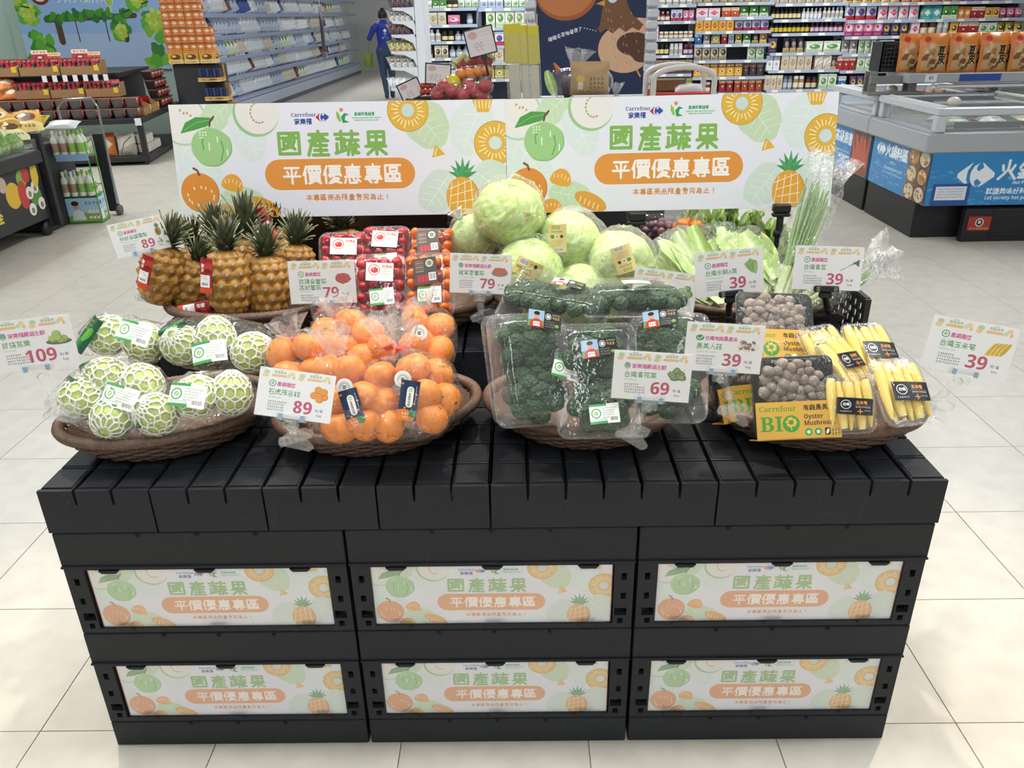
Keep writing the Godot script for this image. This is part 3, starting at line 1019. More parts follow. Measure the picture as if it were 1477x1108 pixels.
# ---------------------------------------------------------------- the stand: folding crates, trays with square pads, sheets in the crate fronts
func frame_mesh(w: float, h: float, holes: Array, depth: float) -> ArrayMesh:    # a flat plate with rectangular holes [x0, y0, x1, y1], cut on the grid of their edges
	var xs := [-w / 2, w / 2]
	var ys := [0.0, h]
	for q in holes:
		for a in [0, 2]:
			if not xs.has(q[a]):
				xs.append(q[a])
			if not ys.has(q[a + 1]):
				ys.append(q[a + 1])
	xs.sort()
	ys.sort()
	var b := MB.new()
	for a in xs.size() - 1:
		var run := -1
		for e in ys.size():
			var solid := e < ys.size() - 1
			if solid:
				var c := Vector2((xs[a] + xs[a + 1]) / 2, (ys[e] + ys[e + 1]) / 2)
				for q in holes:
					if c.x > q[0] and c.x < q[2] and c.y > q[1] and c.y < q[3]:
						solid = false
			if solid and run < 0:
				run = e
			elif not solid and run >= 0:
				var lo := Vector3(xs[a], ys[run], -depth)
				var hi := Vector3(xs[a + 1], ys[e], 0)
				b.box((lo + hi) / 2, hi - lo)
				run = -1
	return b.mesh()

func make_crate(label: String, at: Vector3, h: float) -> Node3D:
	var o := thing("folding_crate", label, "crate", xf(at))
	var w := 0.596
	var rim := 0.088
	part(o, "rim", G_box(Vector3(0, h - rim / 2, -0.215), Vector3(w, rim - 0.004, 0.43), 0.003), M.crate)
	var holes := [[-0.255, 0.012, 0.255, 0.168]]
	for s in [-1.0, 1.0]:
		for q in [[0.265, 0.012, 0.277, 0.026], [0.258, 0.034, 0.284, 0.054], [0.270, 0.078, 0.281, 0.094], [0.270, 0.128, 0.281, 0.146]]:
			holes.append([minf(q[0] * s, q[2] * s), q[1], maxf(q[0] * s, q[2] * s), q[3]])
	if not G.has("crate_front"):
		G.crate_front = frame_mesh(w - 0.004, 0.176, holes, 0.012)
	part(o, "front_frame", G.crate_front, M.crate, xf(Vector3(0, 0.0, -0.002)))
	part(o, "back_board", G_box(Vector3(0, 0.088, -0.03), Vector3(w - 0.02, 0.172, 0.006)), M.black)
	for s in [-1.0, 1.0]:
		part(o, "side_wall", G_box(Vector3(s * (w / 2 - 0.008), 0.088, -0.22), Vector3(0.012, 0.176, 0.40), 0.002), M.crate)
	part(o, "bottom", G_box(Vector3(0, 0.005, -0.22), Vector3(w - 0.03, 0.010, 0.40)), M.crate)
	for s in [-0.12, 0.0, 0.12]:
		part(o, "notch", G_box(Vector3(s, h - 0.007, 0.0005), Vector3(0.008, 0.006, 0.004)), mat(c8("060606"), 0.9))
	part(o, "lip", G_box(Vector3(0, 0.178, 0.0), Vector3(w, 0.006, 0.010), 0.002), M.crate)
	for s in [[-0.2, 0.010], [0.0, 0.010], [0.2, 0.010], [-0.2, 0.169], [0.0, 0.169], [0.2, 0.169]]:     # catches that hold the sheet
		part(o, "catch", MB.new().prism(PackedVector2Array([Vector2(-0.022, 0), Vector2(0.022, 0), Vector2(0.015, 0.007), Vector2(-0.015, 0.007)]) if s[1] < 0.1 else PackedVector2Array([Vector2(-0.015, -0.007), Vector2(0.015, -0.007), Vector2(0.022, 0), Vector2(-0.022, 0)]), -0.002, 0.002).mesh(), M.crate, xf(Vector3(s[0], s[1], 0.001)))
	return o

func make_tray(label: String, x: float, y: float, z: float, cols: int, rows: int, group: String) -> Node3D:
	var p := 0.0752
	var d := 0.0875
	var w := p * cols
	var o := thing("pad_tray", label, "tray", xf(Vector3(x, y, z)), group)
	part(o, "body", G_box(Vector3(w / 2, 0.033, -d * rows / 2 - 0.002), Vector3(w - 0.004, 0.066, d * rows - 0.006), 0.001), M.crate)
	var gx := 0.0033
	if not G.has(["comb", cols]):
		var q := PackedVector2Array([Vector2(0.002, 0), Vector2(w - 0.002, 0), Vector2(w - 0.002, 0.0995)])
		for a in range(cols - 1, 0, -1):
			q.append_array(PackedVector2Array([Vector2(p * a + gx, 0.0995), Vector2(p * a + gx - 0.001, 0.066), Vector2(p * a - gx + 0.001, 0.066), Vector2(p * a - gx, 0.0995)]))
		q.append(Vector2(0.002, 0.0995))
		G[["comb", cols]] = MB.new().prism(q, -0.008, 0.0).mesh()
	part(o, "front_wall", G[["comb", cols]], M.crate)
	for a in cols:
		for r in rows:
			var dd := d - 0.006 - (0.005 if r == 0 else 0.0)
			part(o, "pad", G_box(Vector3(0, 0.0175, 0), Vector3(p - gx * 2, 0.035, dd), 0.0025), M.crate, xf(Vector3(p * (a + 0.5), 0.065, -d * (r + 0.5) - (0.0055 if r == 0 else 0.0))))
			part(o, "pad_plate", G_box(Vector3(0, 0.0, 0), Vector3(p - 0.016, 0.002, d - 0.018), 0.001), M.crate, xf(Vector3(p * (a + 0.5), 0.1005, -d * (r + 0.5) - (0.003 if r == 0 else 0.0))))
	return o

func build_stand() -> void:
	var under := ["beside the guava basket end", "in the middle of the stand", "beside the baby corn basket end"]
	for k in 3:
		var x := -0.6 + 0.6 * k
		make_crate("upper black folding crate " + under[k], Vector3(x, 0.34, 0.0), 0.264)
		make_crate("lower black folding crate " + under[k], Vector3(x, 0.076, 0.0), 0.264)
		var f := thing("folded_crate", "black crate folded flat on the floor " + under[k], "crate", xf(Vector3(x, 0, 0)))
		part(f, "body", G_box(Vector3(0, 0.037, -0.215), Vector3(0.594, 0.074, 0.43), 0.003), M.crate)
		for s in [-0.11, 0.0, 0.11]:
			part(f, "notch", G_box(Vector3(s, 0.070, 0.0005), Vector3(0.008, 0.006, 0.003)), mat(c8("060606"), 0.9))
		# second row of crates, behind
		var b := thing("riser_crate", "tall black crate carrying the rear baskets " + under[k], "crate", xf(Vector3(x, 0, -0.46)))
		part(b, "body", G_box(Vector3(0, 0.348, -0.22), Vector3(0.594, 0.694, 0.436), 0.004), M.crate)
		part(b, "rim", G_box(Vector3(0, 0.62, -0.22), Vector3(0.597, 0.03, 0.439), 0.004), M.crate)
	var y := 0.604
	var names := ["under the front of the guava basket", "between the guava and mandarin baskets", "under the mandarin basket", "between the mandarin and broccoli baskets"]
	for k in 4:
		make_tray("narrow black pad tray " + names[k], -0.9025 + 0.2256 * k, y, 0.0, 3, 5, "black trays on the front step")
	make_tray("wide black pad tray under the broccoli basket", 0.0005, y, 0.0, 6, 5, "black trays on the front step")
	make_tray("wide black pad tray under the mushroom and corn basket", 0.4520, y, 0.0, 6, 5, "black trays on the front step")
	var back := ["under the pineapples", "under the tomato boxes", "under the cabbages", "under the leafy greens"]
	for k in 4:
		make_tray("raised black pad tray " + back[k], -0.9025 + 0.4512 * k, 0.70, -0.46, 6, 5, "black trays on the rear step")
	# perforated crate wall standing at the right end
	var holes := []
	for a in 11:
		for r in 4:
			var hx := -0.17 + a * 0.031 + (0.008 if r % 2 else 0.0)
			holes.append([hx, 0.012 + r * 0.024, hx + 0.018, 0.029 + r * 0.024])
	var w := thing("perforated_panel", "black perforated crate wall standing at the end behind the baby corn", "crate panel", xf(Vector3(0.893, 0.802, -0.645), 90, 0, 0))
	part(w, "grille", frame_mesh(0.37, 0.118, holes, 0.006), M.black)
	part(w, "rail", G_box(Vector3(0, 0.119, -0.003), Vector3(0.37, 0.008, 0.014), 0.002), M.black)
	part(w, "post", G_box(Vector3(-0.186, 0.06, -0.003), Vector3(0.010, 0.12, 0.016), 0.002), M.black)
	part(w, "post", G_box(Vector3(0.186, 0.06, -0.003), Vector3(0.010, 0.12, 0.016), 0.002), M.black)
	# printed sheets in the crate fronts
	T.sheet = banner_print(1.15)
	var sm := tmat(T.sheet, 0.35)
	var plast := film(0.22, 0.14, T.wrinkle, 0.25, 3.0)
	for k in 3:
		for r in 2:
			var lab: String = ("upper" if r == 0 else "lower") + " fruit campaign sheet in the crate front " + under[k]
			var o := thing("crate_sheet", lab, "poster", xf(Vector3(-0.6 + 0.6 * k + [0.004, -0.003, 0.0][k], (0.34 if r == 0 else 0.076) + 0.089, -0.008), 0, 0, [[0.35, -0.2, 0.1], [0.2, 0.15, -0.15]][r][k]))
			part(o, "old_sheet", G_box(Vector3([-0.003, 0.002, 0.003][k], [-0.0035, 0.002][r], -0.0022), Vector3(0.506, 0.164, 0.001)), mat(c8("b8455a"), 0.6))
			part(o, "paper", G_box(Vector3(0, 0, -0.001), Vector3(0.506, 0.164, 0.0012)), sm)
			part(o, "sleeve", sheet_mesh(0.508, 0.166, 0.0, 2), plast, xf(Vector3(0, 0, 0.0012)))

func build_banners() -> void:
	T.banner = banner_print(2.0)
	var bm := tmat(T.banner, 0.45)
	# two foam boards leaning back a little, held by black clips
	var spots := [[-0.868, 0.034, 1.050, "left"], [0.034, 0.921, 1.052, "right"]]
	var lab := ["wide white fruit campaign board above the pineapples and tomatoes", "wide white fruit campaign board above the cabbages and greens"]
	for k in 2:
		var s: Array = spots[k]
		var w: float = s[1] - s[0]
		var o := thing("campaign_board", lab[k], "sign", xf(Vector3((s[0] + s[1]) / 2, s[2], -0.85), 0, -9.6, 0.0 if k == 0 else 0.35))
		part(o, "board", G_box(Vector3(0, 0.149, -0.003), Vector3(w - 0.002, 0.298, 0.005)), mat(c8("ecebea"), 0.6))
		part(o, "print", MB.new().face(Vector3(-w / 2 + .001, 0.0005, 0), Vector3(w / 2 - .001, 0.0005, 0), Vector3(w / 2 - .001, 0.2975, 0), Vector3(-w / 2 + .001, 0.2975, 0)).mesh(), bm)
	var clips := [[658, 312, "behind the tomato boxes"], [919, 312, "behind the cabbages"], [1127, 300, "behind the leafy greens"]]
	for c in clips:
		var p := pz(c[0], c[1], -0.845)
		var o := thing("board_clip", "black plastic clip holding up a campaign board " + c[2], "clip", xf(p), "black clips under the campaign boards")
		part(o, "jaw", G_box(Vector3(0, 0, 0.002), Vector3(0.046, 0.022, 0.026), 0.003), M.black)
		part(o, "grip", G_box(Vector3(0, -0.017, 0.006), Vector3(0.05, 0.010, 0.02), 0.003), M.black)
		part(o, "neck", MB.new().tube(PackedVector3Array([Vector3(0, -0.012, 0), Vector3(0, -0.06, 0.004), Vector3(0.002, -0.07, 0.0)]), 0.010, 8).mesh(), M.black)
		part(o, "stem", MB.new().bar(Vector3(0, -0.06, 0), Vector3(0, -(p.y - 0.80), 0), 0.009, 8).mesh(), M.black)
		part(o, "ball_joint", MB.new().lathe(ball(0.015, 8), 12, Vector3(0, -0.07, 0)).mesh(), M.black)
		part(o, "foot", G_box(Vector3(0, -(p.y - 0.806), 0), Vector3(0.05, 0.012, 0.05), 0.003), M.black)

func ball(r: float, n := 10, sy := 1.0) -> PackedVector2Array:
	var p := PackedVector2Array()
	for a in n + 1:
		var t := -PI / 2 + PI * a / n
		p.append(Vector2(maxf(0.00001, cos(t) * r), sin(t) * r * sy))
	return p


# ---------------------------------------------------------------- shapes shared by the produce
func basket_mesh(a: float, b: float, h: float) -> Array:    # weave, rim and liner of an oval wicker basket
	var prof := func(t: float) -> float: return 0.56 + 0.44 * pow(t, 0.55)
	var oval := func(ang: float, k: float, y: float, out: float) -> Vector3:
		return Vector3(cos(ang) * (a * k + out), y, sin(ang) * (b * k + out))
	var weave := MB.new()
	var stakes := 40
	for r in 8:
		var t := (r + 0.4) / 8.0
		var path := PackedVector3Array()
		for k in 160:
			var ang := TAU * k / 160.0
			path.append(oval.call(ang, prof.call(t), 0.004 + t * (h - 0.008), 0.0042 * cos(ang * stakes / 2.0 + (PI if r % 2 else 0.0))))
		weave.tube(path, 0.0044, 5, true)
	for k in stakes:
		var ang := TAU * k / stakes
		var path := PackedVector3Array()
		for s in 5:
			var t := s / 4.0
			path.append(oval.call(ang, prof.call(t), 0.002 + t * (h - 0.004), 0.0))
		weave.tube(path, 0.0036, 5)
	var rim := MB.new()
	var pts := PackedVector3Array()
	var n := 300
	for k in n:
		var ang := -TAU * k / n
		var rr := 0.0112 + (0.0016 if k % 2 else -0.0006)
		var o: Vector3 = oval.call(ang, 1.0, h, 0.0)
		var d := Vector3(o.x / (a * a), 0, o.z / (b * b)).normalized()
		for s in 8:
			var th := TAU * s / 8.0
			pts.append(o + (d * cos(th) + Vector3.UP * sin(th)) * rr)
	for s in 8:
		pts.append(pts[s])
	rim.grid(pts, 8, n + 1, true)
	var liner := MB.new()
	var lp := PackedVector3Array()
	for q in [[0.02, 0.006], [0.5, 0.006], [0.56, 0.008], [0.78, 0.024], [0.95, h - 0.006]]:
		for k in 48:
			var o: Vector3 = oval.call(-TAU * k / 48.0, q[0], q[1], -0.006)
			lp.append(o)
	liner.grid(lp, 48, 5, true, true)
	return [weave.mesh(), rim.mesh(), liner.mesh()]

func basket(label: String, p: Vector3, yaw: float, pitch := 0.0, roll := 0.0, s := Vector3.ONE) -> void:
	if not G.has("basket"):
		G.basket = basket_mesh(0.218, 0.152, 0.074)
	var o := thing("wicker_basket", label, "basket", trs(p, s, yaw, pitch, roll), "oval wicker baskets on the stand")
	part(o, "woven_body", G.basket[0], M.wicker)
	part(o, "rim", G.basket[1], M.wicker)
	part(o, "liner", G.basket[2], M.wicker)

func hull(balls: Array, pad: float, wr: float, sd: int, nu := 30, nv := 18) -> MB:    # a film pulled tight round balls [centre, radius], with creases
	var mid := Vector3.ZERO
	for b in balls:
		mid += b[0]
	mid /= balls.size()
	var dirs := PackedVector3Array()
	var sup := PackedFloat32Array()
	for y in nv:
		var t := -PI / 2 + PI * (y + (0.02 if y == 0 else (-0.02 if y == nv - 1 else 0.0))) / (nv - 1)
		for x in nu:
			var ang := -TAU * x / nu
			var d := Vector3(cos(ang) * cos(t), sin(t), sin(ang) * cos(t))
			dirs.append(d)
			var s := 0.0
			for b in balls:
				s = maxf(s, (b[0] - mid).dot(d) + b[1])
			sup.append(s + pad)
	var f := noise(26.0, sd, FastNoiseLite.TYPE_SIMPLEX, 2)
	f.fractal_type = FastNoiseLite.FRACTAL_RIDGED
	var pts := PackedVector3Array()
	for d in dirs:
		var r := 10.0
		for k in dirs.size():
			var c := d.dot(dirs[k])
			if c > 0.25:
				r = minf(r, sup[k] / c)
		pts.append(mid + d * (r + wr * f.get_noise_3dv(mid + d * r)))
	return MB.new().grid(pts, nu, nv, true)

func frill(length: float, r0: float, r1: float, sd: int, seg := 40, rows := 9) -> MB:    # the gathered top of a bag above its tie, along +y
	var r := RandomNumberGenerator.new()
	r.seed = sd
	var ph := r.randf() * TAU
	var pts := PackedVector3Array()
	for y in rows:
		var t := float(y) / (rows - 1)
		for k in seg:
			var ang := -TAU * k / seg
			var pleat := 1.0 + 0.36 * sin(ang * 5.0 + ph + t) * (0.3 + t) + 0.2 * sin(ang * 11.0 + ph * 2.0) * t
			var rr := lerpf(r0, r1, pow(t, 0.8)) * pleat
			pts.append(Vector3(cos(ang) * rr, length * t * (1.0 + 0.10 * sin(ang * 3.0 + ph)), sin(ang) * rr * 0.6) + Vector3(0.012 * t * t * sin(ph), 0, 0))
	return MB.new().grid(pts, seg, rows, true)

func frame_from(normal: Vector3, up: Vector3, at: Vector3) -> Transform3D:    # z along normal, y near up
	var z := normal.normalized()
	var x := up.cross(z).normalized()
	return Transform3D(Basis(x, z.cross(x), z), at)

func sheet_mesh(w: float, h: float, bend := 0.0, nx := 9, ny := 2) -> ArrayMesh:    # a printed sheet facing +z, curved about its y axis by the sagitta bend
	var key := ["sheet", w, h, bend, nx, ny]
	if not G.has(key):
		var pts := PackedVector3Array()
		for y in ny:
			for x in nx:
				var s := 2.0 * x / (nx - 1) - 1.0
				pts.append(Vector3(s * w / 2, (float(y) / (ny - 1) - 0.5) * h, -bend * s * s))
		G[key] = MB.new().grid(pts, nx, ny).mesh()
	return G[key]

func rr_ring(hx: float, hz: float, r: float, y: float, seg := 5) -> PackedVector3Array:
	var p := PackedVector3Array()
	for a in 4:
		var o := Vector2((hx - r) * (1 if a in [0, 3] else -1), (hz - r) * (1 if a in [2, 3] else -1))
		for s in seg:
			var t := PI / 2 * (a + float(s) / (seg - 1))
			p.append(Vector3(o.x + cos(t) * r, y, o.y - sin(t) * r))
	return p

func shell(rings: Array, flip := false, caps := true) -> MB:    # rounded rectangles [hx, hz, corner, y] from the bottom up
	var pts := PackedVector3Array()
	var w := 20
	var rows := 0
	if caps:
		for k in w:
			pts.append(Vector3(0, rings[0][3], 0))
		rows += 1
	for q in rings:
		pts.append_array(rr_ring(q[0], q[1], q[2], q[3]))
		rows += 1
	if caps:
		for k in w:
			pts.append(Vector3(0, rings[-1][3], 0))
		rows += 1
	return MB.new().grid(pts, w, rows, true, flip)

func blob(rx: float, ry: float, rz: float, nu: int, nv: int, fn: Callable) -> MB:    # ellipsoid whose radius is scaled by fn(direction)
	var pts := PackedVector3Array()
	for y in nv:
		var t := -PI / 2 + PI * y / (nv - 1)
		for x in nu:
			var ang := -TAU * x / nu
			var d := Vector3(cos(ang) * cos(t), sin(t), sin(ang) * cos(t))
			var s: float = fn.call(d)
			pts.append(Vector3(d.x * rx, d.y * ry, d.z * rz) * s)
	return MB.new().grid(pts, nu, nv, true)

func pouch(w: float, h: float, d: float, seed_n := 1, nx := 9, ny := 11, crimp := 0.04) -> MB:    # a sealed flat bag standing on its lower seam: x wide, y up, bulging along z
	var f := noise(18.0, seed_n, FastNoiseLite.TYPE_SIMPLEX, 2)
	var b := MB.new()
	for side in [1.0, -1.0]:
		var pts := PackedVector3Array()
		for y in ny:
			var v := float(y) / (ny - 1)
			for x in nx:
				var u := 2.0 * x / (nx - 1) - 1.0
				var e := pow(maxf(0.0, 1.0 - u * u), 0.5) * pow(maxf(0.0, 4.0 * v * (1.0 - v)), 0.42)
				var q := Vector3(u * w / 2 * (1.0 - 0.05 * sin(v * PI)), v * h, 0)
				q.z = side * d / 2 * e * (1.0 + 0.22 * f.get_noise_3d(q.x * 3.0, q.y * 3.0, side * 3.0))
				pts.append(q)
		b.grid(pts, nx, ny, false, side < 0.0)
	for k in b.uv.size():        # both sides carry the print the right way round
		if k >= nx * ny:
			b.uv[k].x = 1.0 - b.uv[k].x
	return b


# ---------------------------------------------------------------- what lies on the stand
func produce_materials() -> void:
	var wk := StandardMaterial3D.new()
	wk.albedo_texture = ntex(0.05, 31, c8("4e3b2f"), c8("86695a"), 256)
	wk.roughness = 0.5
	M.wicker = tri_tex(wk, 9.0)
	var om := StandardMaterial3D.new()
	om.albedo_texture = ntex(0.03, 41, c8("d97410"), c8("f0972a"), 256)
	om.normal_enabled = true
	om.normal_texture = ntex(0.12, 42, Color.BLACK, Color.WHITE, 256, FastNoiseLite.TYPE_CELLULAR, 1, 2.5)
	om.normal_scale = 0.5
	om.roughness = 0.42
	M.mandarin = tri_tex(om, 14.0)
	var gm := StandardMaterial3D.new()
	gm.albedo_texture = ntex(0.03, 43, c8("a9bf55"), c8("d2dd86"), 256)
	gm.roughness = 0.5
	M.guava = tri_tex(gm, 12.0)
	M.foam = mat(c8("f1f2e9"), 0.7)
	var br := StandardMaterial3D.new()
	br.albedo_texture = ntex(0.07, 44, c8("182b20"), c8("607c56"), 256, FastNoiseLite.TYPE_CELLULAR, 2)
	br.normal_enabled = true
	br.normal_texture = ntex(0.07, 45, Color.BLACK, Color.WHITE, 256, FastNoiseLite.TYPE_CELLULAR, 2, 9.0)
	br.roughness = 0.75
	M.broccoli = tri_tex(br, 11.0)
	M.stalk = mat(c8("a9c07a"), 0.6)
	var pm := StandardMaterial3D.new()
	pm.vertex_color_use_as_albedo = true
	pm.roughness = 0.5
	M.vcol = pm
	var cb := StandardMaterial3D.new()
	cb.vertex_color_use_as_albedo = true
	cb.albedo_texture = ntex(0.02, 46, c8("d8e6b0"), c8("ffffff"), 256)
	cb.roughness = 0.5
	M.cabbage = tri_tex(cb, 6.0)
	M.bag = film(0.03, 0.05, T.crinkle, 1.6, 4.0)
	M.bagtop = film(0.16, 0.10, T.crinkle, 1.4, 5.0)
	M.haze_bag = film(0.12, 0.12, T.crinkle, 1.0, 6.0, c8("f2f6ea"))
	M.clearlid = film(0.02, 0.04, T.wrinkle, 0.25, 4.0)
	M.clearlid.metallic_specular = 0.42
	var lv := StandardMaterial3D.new()
	lv.vertex_color_use_as_albedo = true
	lv.roughness = 0.6
	lv.cull_mode = BaseMaterial3D.CULL_DISABLED
	lv.backlight_enabled = true
	lv.backlight = Color(0.15, 0.18, 0.07)
	M.leafv = lv
	M.red = mat(c8("c82a22"), 0.45)

func build_produce() -> void:
	produce_materials()
	basket("oval wicker basket full of net-wrapped guavas", Vector3(-0.705, 0.704, -0.215), 22)
	basket("oval wicker basket full of bagged mandarins", Vector3(-0.245, 0.704, -0.222), 20)
	basket("oval wicker basket full of boxed broccoli", Vector3(0.195, 0.704, -0.235), -12, 0, 0, Vector3(0.95, 1, 1))
	basket("oval wicker basket with mushroom packs and baby corn", Vector3(0.69, 0.704, -0.218), -14, 0, 0, Vector3(1.03, 1, 1))
	basket("oval wicker basket heaped with pineapples", Vector3(-0.63, 0.803, -0.68), 8, 0, 0, Vector3(1.05, 0.95, 1.0))
	basket("oval wicker basket of tomato boxes", Vector3(-0.225, 0.803, -0.66), 10, 0, 0, Vector3(1.02, 1, 1.0))
	basket("oval wicker basket under the bagged cabbages", Vector3(0.22, 0.803, -0.67), -4, 0, 0, Vector3(1.0, 1, 1.0))
	basket("oval wicker basket of bagged lettuce and spring onions", Vector3(0.66, 0.803, -0.67), -8, 0, 0, Vector3(1.02, 0.9, 1.0))
	mandarins()
	guavas()
	broccolis()
	mushrooms()
	corns()
	tomatoes()
	pineapples()
	cabbages()
	greens()

# --- mandarins
func mandarins() -> void:
	var f := noise(3.0, 5)
	G.mandarin = blob(0.036, 0.031, 0.036, 28, 18, func(d: Vector3): return 1.0 + 0.02 * f.get_noise_3dv(d) - 0.10 * exp(-18.0 * (1.0 - d.y)) - 0.05 * exp(-18.0 * (1.0 + d.y))).mesh()
	G.calyx = MB.new().lathe(PackedVector2Array([Vector2(0.004, -0.001), Vector2(0.004, 0.0005), Vector2(0.002, 0.001), Vector2(0, 0.001)]), 8).mesh()
	var cv := Cv.new(60, 120, 4.0, c8("1f3350"), HAN)
	for a in 6:
		cv.ell(6 + (a * 23) % 50, 12 + a * 14, 4, 3.2, c8("e08a35"))
	cv.rrect(22, 18, 22, 62, 11, c8("f3efe6"))
	seal(cv, 33, 28, 6)
	var tx := "石虎茂谷柑"
	for a in tx.length():
		cv.han(tx[a], 28.5, 37 + a * 8, 7, 7, 1.0, c8("35352f"))
	for a in 8:
		scribble(cv, 49, 16 + a * 6, 4, 4, c8("e9e4da"), a)
	cv.ell(22, 108, 34, 22, c8("e07f33"))
	cv.ell(48, 98, 15, 11, c8("3f7f43"))
	scribble(cv, 14, 96, 18, 7, c8("f7e7d2"), 90)
	scribble(cv, 18, 107, 14, 5, c8("f7e7d2"), 91)
	T.tag = cv.tex()
	var tagm := tmat(T.tag, 0.35)
	cv = Cv.new(60, 60, 3.0, c8("f4f2ec"), HAN)
	cv.ring(30, 30, 29.5, 1.5, c8("3a3a3a"))
	for a in 10:
		var t := PI + PI * a / 9.0
		cv.ell(30 + cos(t) * 22, 31 + sin(t) * 22, 2.6, 2.6, c8("4b4b4b"))
	cv.rrect(20, 22, 20, 20, 3, c8("2c2c2c"))
	cv.hans("石虎", 21, 27, 8, 9.2, 1.3, c8("f4f2ec"))
	T.round = cv.tex()
	var roundm := tmat(T.round, 0.35)
	# fruits as photo pixels with their depth on the heap; then the tie, the way the gathered top leans, and the tag
	var bags := [
		{"n": "with blue tag at the front beside the broccoli, red tape tie", "f": [[549, 544, -0.115], [596, 532, -0.11], [551, 582, -0.08], [612, 570, -0.07], [561, 614, -0.05], [622, 602, -0.055], [641, 577, -0.10], [632, 540, -0.15]], "tie": [580, 503, -0.14], "lean": Vector3(0.0, 1, 0.05), "len": 0.075, "tag": [589, 578, -0.03, 8], "dot": [581, 547, -0.06]},
		{"n": "with a blue tag next to the mandarin price card", "f": [[503, 535, -0.12], [475, 533, -0.13], [482, 580, -0.08], [527, 572, -0.08], [490, 617, -0.05], [530, 613, -0.05]], "tie": [486, 514, -0.14], "lean": Vector3(-0.1, 1, 0.0), "len": 0.07, "tag": [508, 590, -0.03, -14], "dot": [497, 558, -0.06]},
		{"n": "at the guava side of the mandarin basket", "f": [[407, 510, -0.20], [445, 501, -0.20], [418, 540, -0.17], [455, 537, -0.17]], "tie": [420, 490, -0.21], "lean": Vector3(-0.25, 1, 0.1), "len": 0.055, "tag": [], "dot": []},
		{"n": "under the tomato price card at the back", "f": [[506, 466, -0.29], [471, 480, -0.27], [473, 500, -0.24], [505, 503, -0.24]], "tie": [489, 456, -0.29], "lean": Vector3(-0.15, 1, 0.1), "len": 0.05, "tag": [], "dot": []},
		{"n": "in the middle of the heap with a tall gathered top", "f": [[531, 481, -0.25], [552, 505, -0.21], [598, 498, -0.22], [525, 520, -0.20]], "tie": [560, 500, -0.19], "lean": Vector3(-0.28, 1, 0.0), "len": 0.085, "tag": [], "dot": []},
		{"n": "at the back beside the broccoli, tied with red tape", "f": [[600, 464, -0.27], [633, 472, -0.27], [632, 508, -0.22], [608, 497, -0.23]], "tie": [612, 448, -0.28], "lean": Vector3(-0.5, 1, 0.1), "len": 0.04, "tag": [], "dot": [605, 480, -0.205]},
	]
	for k in bags.size():
		var b: Dictionary = bags[k]
		var balls := []
		var mid := Vector3.ZERO
		for q in b.f:
			var p := pz(q[0], q[1], q[2])
			p.y = maxf(p.y, 0.748)
			balls.append([p, 0.0355])
			mid += p
		mid /= balls.size()
		var o := thing("mandarin_bag", "bag of mandarins " + b.n, "bag of mandarins", Transform3D(Basis(), mid), "bags of mandarins in the wicker basket")
		for q in balls:
			q[0] -= mid
			var t := xf(q[0], rng.randf() * 360, rng.randf_range(-60, 60), rng.randf_range(-60, 60), rng.randf_range(0.96, 1.04))
			var fr := part(o, "mandarin", G.mandarin, M.mandarin, t)
			part(fr, "calyx", G.calyx, mat(c8("6f7a35"), 0.7), xf(Vector3(0, 0.0283, 0)))
		var tie := pz(b.tie[0], b.tie[1], b.tie[2]) - mid
		var loose := balls.duplicate()
		loose.append([tie - Vector3(0, 0.012, 0), 0.006])
		part(o, "bag_film", hull(loose, 0.002, 0.005, k + 3).mesh(), M.bag)
		var lean: Vector3 = b.lean
		var ax := lean.normalized()
		var bs := Basis(ax.cross(Vector3.BACK).normalized(), ax, ax.cross(Vector3.BACK).normalized().cross(ax))
		part(o, "bag_top", frill(b.len, 0.010, 0.034, k + 11).mesh(), M.bagtop, Transform3D(bs, tie - ax * 0.006))
		part(o, "red_tape", G_box(Vector3(0, 0, 0.004), Vector3(0.024, 0.010, 0.014), 0.002), M.red, Transform3D(bs, tie))
		if b.tag:
			var p := pz(b.tag[0], b.tag[1], b.tag[2]) - mid
			part(o, "paper_tag", sheet_mesh(0.037, 0.078, 0.004), tagm, frame_from(Vector3(0, 0.42, 1), Basis(Vector3.BACK, deg_to_rad(-b.tag[3])) * Vector3.UP, p))
		if b.dot:
			var p := pz(b.dot[0], b.dot[1], b.dot[2]) - mid
			part(o, "round_sticker", MB.new().lathe(PackedVector2Array([Vector2(0.0165, 0), Vector2(0.0165, 0.0006), Vector2(0.0, 0.0007)]), 24).mesh(), mat(c8("f1efe9"), 0.4), frame_from(Vector3(0, 0.42, 1), Vector3.UP, p) * Transform3D(Basis(Vector3.RIGHT, PI / 2), Vector3.ZERO))
			part(o, "sticker_print", sheet_mesh(0.021, 0.021, 0.0), roundm, frame_from(Vector3(0, 0.42, 1), Vector3.UP, p + Vector3(0, 0.0005, 0.0012)))

